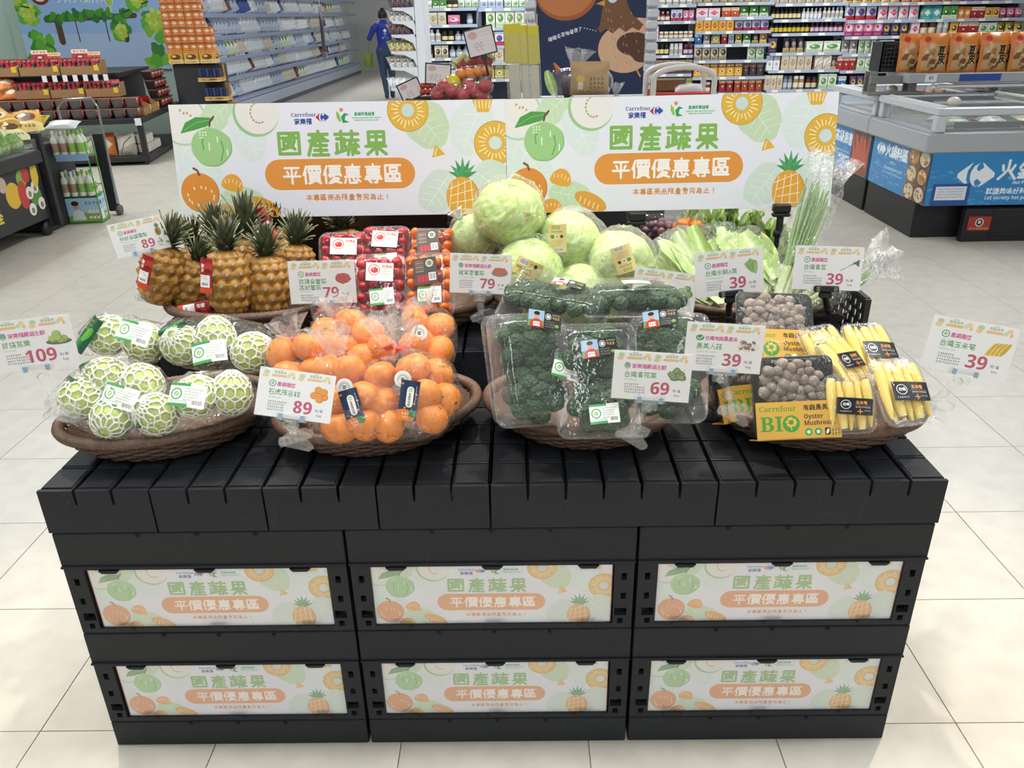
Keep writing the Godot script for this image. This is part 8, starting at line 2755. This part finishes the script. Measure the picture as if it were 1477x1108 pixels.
func bottle_rack() -> void:
	var p := Vector3(-3.60, 0, -5.36)
	var o := thing("bottle_rack", "green wire rack with blue boards holding juice bottles", "rack", xf(p, 8))
	var gr := mat(c8("4fa03a"), 0.4)
	for x in [-0.14, 0.14]:
		for z in [-0.16, 0.02]:
			part(o, "upright", MB.new().bar(Vector3(x, 0, z), Vector3(x, 0.66, z), 0.005).mesh(), gr)
	for y in [0.005, 0.23, 0.30, 0.555]:
		part(o, "wire_ring", MB.new().tube(PackedVector3Array([Vector3(-0.14, y, 0.02), Vector3(0.14, y, 0.02), Vector3(0.14, y, -0.16), Vector3(-0.14, y, -0.16)]), 0.004, 6, true).mesh(), gr)
	part(o, "shelf", G_box(Vector3(0, 0.228, -0.07), Vector3(0.27, 0.008, 0.17)), gr)
	part(o, "shelf", G_box(Vector3(0, 0.553, -0.07), Vector3(0.27, 0.008, 0.17)), gr)
	for y in [0.26, 0.585]:
		part(o, "side_board", G_box(Vector3(-0.15, y, -0.07), Vector3(0.01, 0.07, 0.20)), gr)
	part(o, "front_strip", G_box(Vector3(0.02, 0.545, 0.028), Vector3(0.25, 0.055, 0.004)), mat(c8("8fb4d8"), 0.4))
	var cv := Cv.new(60, 50, 4.0, c8("a9cbe6"), HAN)
	cv.poly(PackedVector2Array([Vector2(0, 50), Vector2(0, 38), Vector2(30, 30), Vector2(60, 40), Vector2(60, 50)]), c8("7db04a"))
	cv.poly(PackedVector2Array([Vector2(6, 46), Vector2(10, 28), Vector2(18, 24), Vector2(28, 28), Vector2(32, 46)]), c8("e6e8ea"))
	cv.ell(17, 16, 6, 7, c8("d2a488"))
	cv.ell(16, 11, 7, 5, c8("2c2422"))
	for k in 3:
		cv.rrect(38 + k * 7, 24, 5, 20, 2, c8("e4e8dc"))
		cv.rect(38 + k * 7, 32, 5, 6, c8("7db04a") if k % 2 else c8("c8803a"))
	scribble(cv, 34, 8, 22, 6, c8("3a6aa8"), 3)
	part(o, "printed_box", G_box(Vector3(0.01, 0.115, -0.06), Vector3(0.26, 0.20, 0.16)), tmat(cv.tex(), 0.4))
	var bm := mat(c8("dfe4d4"), 0.25)
	for r in 2:
		for k in 8:
			var t := thing("juice_bottle", "white juice bottle with %s label on the %s of the green rack" % ["green" if k % 4 > 1 else "brown", "upper shelf" if r else "lower shelf"], "bottle", xf(p, 8) * trs(Vector3(-0.098 + (k % 4) * 0.065, (0.557 if r else 0.232), 0.0 - (k / 4) * 0.075), Vector3(0.058, 0.20, 0.058)), "juice bottles on the green rack")
			part(t, "body", G.u_bottle, bm)
			part(t, "cap", G.u_cap, mat(c8("8fc04a") if k % 4 > 1 else c8("e8e8e2"), 0.4))
			part(t, "label", G.u_band, mat(c8("8fbf5a") if k % 4 > 1 else c8("a98a78"), 0.4))
	single("foil_wrap", pouch(0.26, 0.12, 0.06, 9).mesh(), mat(c8("e2e4e4"), 0.35), "crumpled white film lying on top of the bottle rack", "wrapping", xf(p + Vector3(-0.02, 0.775, 0.02), 0, -70))
	var hd := thing("push_handle", "bent steel push handle standing behind the bottle rack", "handle", xf(p + Vector3(0.0, 0, -0.35)))
	part(hd, "tube", MB.new().tube(PackedVector3Array([Vector3(-0.20, 0, 0), Vector3(-0.20, 0.90, 0), Vector3(-0.14, 0.96, 0), Vector3(0.10, 0.97, 0), Vector3(0.14, 0.90, 0), Vector3(0.15, 0.10, 0.05)]), 0.011, 8).mesh(), mat(c8("a9adb2"), 0.25, 0.8))
	part(hd, "board", G_box(Vector3(0.10, 0.36, 0.02), Vector3(0.09, 0.66, 0.04), 0.006), mat(c8("2a2b2e"), 0.5))
	part(hd, "wheel", MB.new().tube(PackedVector3Array([Vector3(0.14, 0.045, 0.05), Vector3(0.17, 0.045, 0.05)]), 0.045, 12).mesh(), mat(c8("55575a"), 0.5))


# ---------------------------------------------------------------- the shop worker walking away down the aisle
func person() -> void:
	var ground := py(561, 143, 0.0)
	# joints in metres above the floor, facing -z; x to our right
	var skin := Color(0.44, 0.27, 0.19)
	var shirt := Color(0.012, 0.035, 0.27)
	var jean := Color(0.030, 0.055, 0.115)
	var hair := Color(0.012, 0.011, 0.012)
	var shoe := Color(0.05, 0.055, 0.06)
	var bones := [
		[Vector3(0, 1.00, 0), 0.135, Vector3(0, 1.20, -0.01), 0.145, shirt], [Vector3(0, 1.20, -0.01), 0.145, Vector3(0, 1.36, -0.01), 0.15, shirt],
		[Vector3(-0.15, 1.37, -0.01), 0.075, Vector3(0.15, 1.37, -0.01), 0.075, shirt], [Vector3(0, 1.36, 0), 0.065, Vector3(0, 1.47, -0.02), 0.055, skin],
		[Vector3(0, 1.55, -0.035), 0.088, Vector3(0, 1.61, -0.03), 0.086, skin], [Vector3(0, 1.59, -0.01), 0.085, Vector3(0, 1.635, -0.025), 0.082, hair],
		[Vector3(-0.19, 1.36, -0.01), 0.062, Vector3(-0.30, 1.16, -0.06), 0.052, shirt], [Vector3(-0.30, 1.16, -0.06), 0.045, Vector3(-0.16, 1.28, -0.24), 0.034, skin],
		[Vector3(0.19, 1.36, -0.01), 0.062, Vector3(0.29, 1.14, -0.06), 0.052, shirt], [Vector3(0.29, 1.14, -0.06), 0.045, Vector3(0.13, 1.20, -0.26), 0.034, skin],
		[Vector3(-0.16, 1.28, -0.24), 0.036, Vector3(-0.10, 1.33, -0.30), 0.034, skin], [Vector3(0.13, 1.20, -0.26), 0.036, Vector3(0.07, 1.25, -0.32), 0.034, skin],
		[Vector3(-0.06, 0.93, 0), 0.125, Vector3(0.06, 0.93, 0), 0.125, jean], [Vector3(-0.085, 0.90, 0), 0.100, Vector3(-0.07, 0.49, -0.04), 0.068, jean], [Vector3(-0.07, 0.49, -0.04), 0.066, Vector3(-0.03, 0.12, 0.06), 0.050, jean],
		[Vector3(0.085, 0.90, 0), 0.100, Vector3(0.10, 0.49, -0.10), 0.068, jean], [Vector3(0.10, 0.49, -0.10), 0.066, Vector3(0.08, 0.12, -0.12), 0.050, jean],
		[Vector3(-0.03, 0.06, 0.08), 0.046, Vector3(-0.03, 0.040, -0.08), 0.038, shoe], [Vector3(0.08, 0.06, -0.10), 0.046, Vector3(0.09, 0.040, -0.26), 0.038, shoe],
	]
	var cell := 0.022
	var lo := Vector3(-0.42, -0.02, -0.40)
	var nx := 38
	var ny := 80
	var nz := 28
	var field := PackedFloat32Array()
	field.resize(nx * ny * nz)
	field.fill(1.0)
	for b in bones:
		var ja: Vector3 = b[0]
		var jc: Vector3 = b[2]
		var m: float = maxf(b[1], b[3]) + 0.06
		var mn := ((ja.min(jc) - Vector3.ONE * m - lo) / cell).floor()
		var mx := ((ja.max(jc) + Vector3.ONE * m - lo) / cell).ceil()
		var d := jc - ja
		var dd := d.length_squared()
		for z in range(maxi(0, int(mn.z)), mini(nz, int(mx.z) + 1)):
			for y in range(maxi(0, int(mn.y)), mini(ny, int(mx.y) + 1)):
				for x in range(maxi(0, int(mn.x)), mini(nx, int(mx.x) + 1)):
					var p := lo + Vector3(x, y, z) * cell - ja
					var t := clampf(p.dot(d) / dd, 0.0, 1.0)
					var q := (p - d * t).length() - lerpf(b[1], b[3], t)
					var id := (z * ny + y) * nx + x
					var f := field[id]
					var h := maxf(0.025 - absf(f - q), 0.0) / 0.025
					field[id] = minf(f, q) - h * h * 0.025 * 0.25
	var mb := MB.new()
	var idx := {}
	var corner := [0, 1, nx, nx + 1, nx * ny, nx * ny + 1, nx * ny + nx, nx * ny + nx + 1]
	for z in nz - 1:
		for y in ny - 1:
			for x in nx - 1:
				var id := (z * ny + y) * nx + x
				var inside := 0
				for k in corner:
					if field[id + k] < 0.0:
						inside += 1
				if inside == 0 or inside == 8:
					continue
				var sum := Vector3.ZERO
				var cnt := 0
				for e in [[0, 1], [0, 2], [0, 4], [1, 3], [1, 5], [2, 3], [2, 6], [3, 7], [4, 5], [4, 6], [5, 7], [6, 7]]:
					var fa := field[id + corner[e[0]]]
					var fb := field[id + corner[e[1]]]
					if (fa < 0.0) != (fb < 0.0):
						var t := fa / (fa - fb)
						var pa := Vector3(e[0] & 1, (e[0] >> 1) & 1, e[0] >> 2)
						var pb := Vector3(e[1] & 1, (e[1] >> 1) & 1, e[1] >> 2)
						sum += pa.lerp(pb, t)
						cnt += 1
				var p := lo + (Vector3(x, y, z) + sum / cnt) * cell
				var best := 1e9
				var col := skin
				for b in bones:
					var d: Vector3 = b[2] - b[0]
					var t := clampf((p - b[0]).dot(d) / d.length_squared(), 0.0, 1.0)
					var q: float = (p - b[0] - d * t).length() - lerpf(b[1], b[3], t)
					if q < best:
						best = q
						col = b[4]
				if p.y > 1.52 and (p.z > -0.075 or p.y > 1.63):
					col = hair
				if p.y > 1.33 and p.y < 1.46 and absf(p.x) < 0.06 and p.y < 1.42:
					col = shirt
				idx[id] = mb.vert(p, Vector2.ZERO, Vector3.ZERO, col)
	for id in idx:
		var x: int = id % nx
		var y: int = (id / nx) % ny
		var z: int = id / (nx * ny)
		var steps := [1, nx, nx * ny]
		for ax in 3:
			var u: int = steps[(ax + 1) % 3]
			var w: int = steps[(ax + 2) % 3]
			if [y, z, x][ax] == 0 or [z, x, y][ax] == 0:
				continue
			var fa := field[id]
			var fb := field[id + steps[ax]]
			if (fa < 0.0) == (fb < 0.0) or not (idx.has(id - u) and idx.has(id - w) and idx.has(id - u - w)):
				continue
			if fa < 0.0:
				mb.quad(idx[id], idx[id - u], idx[id - u - w], idx[id - w])
			else:
				mb.quad(idx[id], idx[id - w], idx[id - u - w], idx[id - u])
	for s in [-1.0, 1.0]:      # fingers and thumbs, curled in front of the chest; ears, nose
		var palm := Vector3(-0.10, 1.33, -0.30) if s < 0 else Vector3(0.07, 1.25, -0.32)
		for k in 5:
			var off := Vector3(0, 0.022 - k * 0.013, -0.01 - 0.004 * k) if k < 4 else Vector3(-0.01 * s, 0.03, 0.0)
			var ln: float = [0.045, 0.055, 0.05, 0.038, 0.035][k]
			var f := MB.new().tube(PackedVector3Array([palm + off, palm + off + Vector3(-s * 0.6, 0.3 if k == 4 else 0.05, -0.7).normalized() * ln, palm + off + Vector3(-s * 0.9, -0.1, -0.3).normalized() * ln * 1.6]), 0.0095, 6, false, 0.007)
			mb.add(f.tint(skin), Transform3D())
		mb.add(blob(0.012, 0.03, 0.02, 8, 8, func(_d: Vector3): return 1.0).tint(skin), Transform3D(Basis(), Vector3(s * 0.092, 1.56, -0.03)))
	mb.add(blob(0.012, 0.02, 0.016, 8, 8, func(_d: Vector3): return 1.0).tint(skin), Transform3D(Basis(), Vector3(0, 1.555, -0.125)))
	var o := thing("person", "person in blue printed T-shirt and jeans walking away down the aisle", "person", Transform3D(Basis(Vector3.UP, 0.1), ground))
	part(o, "body", mb.mesh(), M.vcol)
	# white print on the back of the shirt
	var cv := Cv.new(40, 60, 3.0, c8("0f2f96"), HAN)
	for q in [[20, 8, 4], [14, 13, 3.4], [26, 13, 3.4], [20, 15, 4]]:
		cv.ell(q[0], q[1], q[2], q[2], c8("e6eaf2"))
	cv.ring(20, 26, 6, 1.6, c8("e6eaf2"))
	scribble(cv, 12, 38, 20, 3, c8("b9c6e6"), 2)
	cv.ell(8, 46, 3, 3, c8("e6eaf2"))
	scribble(cv, 13, 44, 24, 3, c8("b9c6e6"), 3)
	scribble(cv, 22, 52, 12, 3, c8("b9c6e6"), 4)
	part(o, "shirt_print", sheet_mesh(0.16, 0.24, 0.02), tmat(cv.tex(), 0.7), xf(Vector3(0.03, 1.23, 0.158)))
	var bag := thing("green_shopping_bag", "green bag hanging at the side of the walking person", "bag", Transform3D(Basis(), ground + Vector3(-0.36, 0, 0.0)))
	part(bag, "bag", pouch(0.20, 0.28, 0.12, 6).mesh(), mat(c8("6d7a2c"), 0.5), xf(Vector3(0, 0.62, 0)))
	part(bag, "strap", MB.new().tube(PackedVector3Array([Vector3(0, 0.88, 0), Vector3(0.05, 1.05, 0), Vector3(0.07, 1.16, -0.05)]), 0.008, 6).mesh(), mat(c8("6d7a2c"), 0.5))

func build_back() -> void:
	pack_prints()
	unit_meshes()
	rear_island()
	freezers()
	hen_sign()
	trolley()
	snack_island()
	vegetable_bin()
	bottle_rack()
	left_wall()
	back_shelves()
	long_gondola()
	gondola_end()
	person()
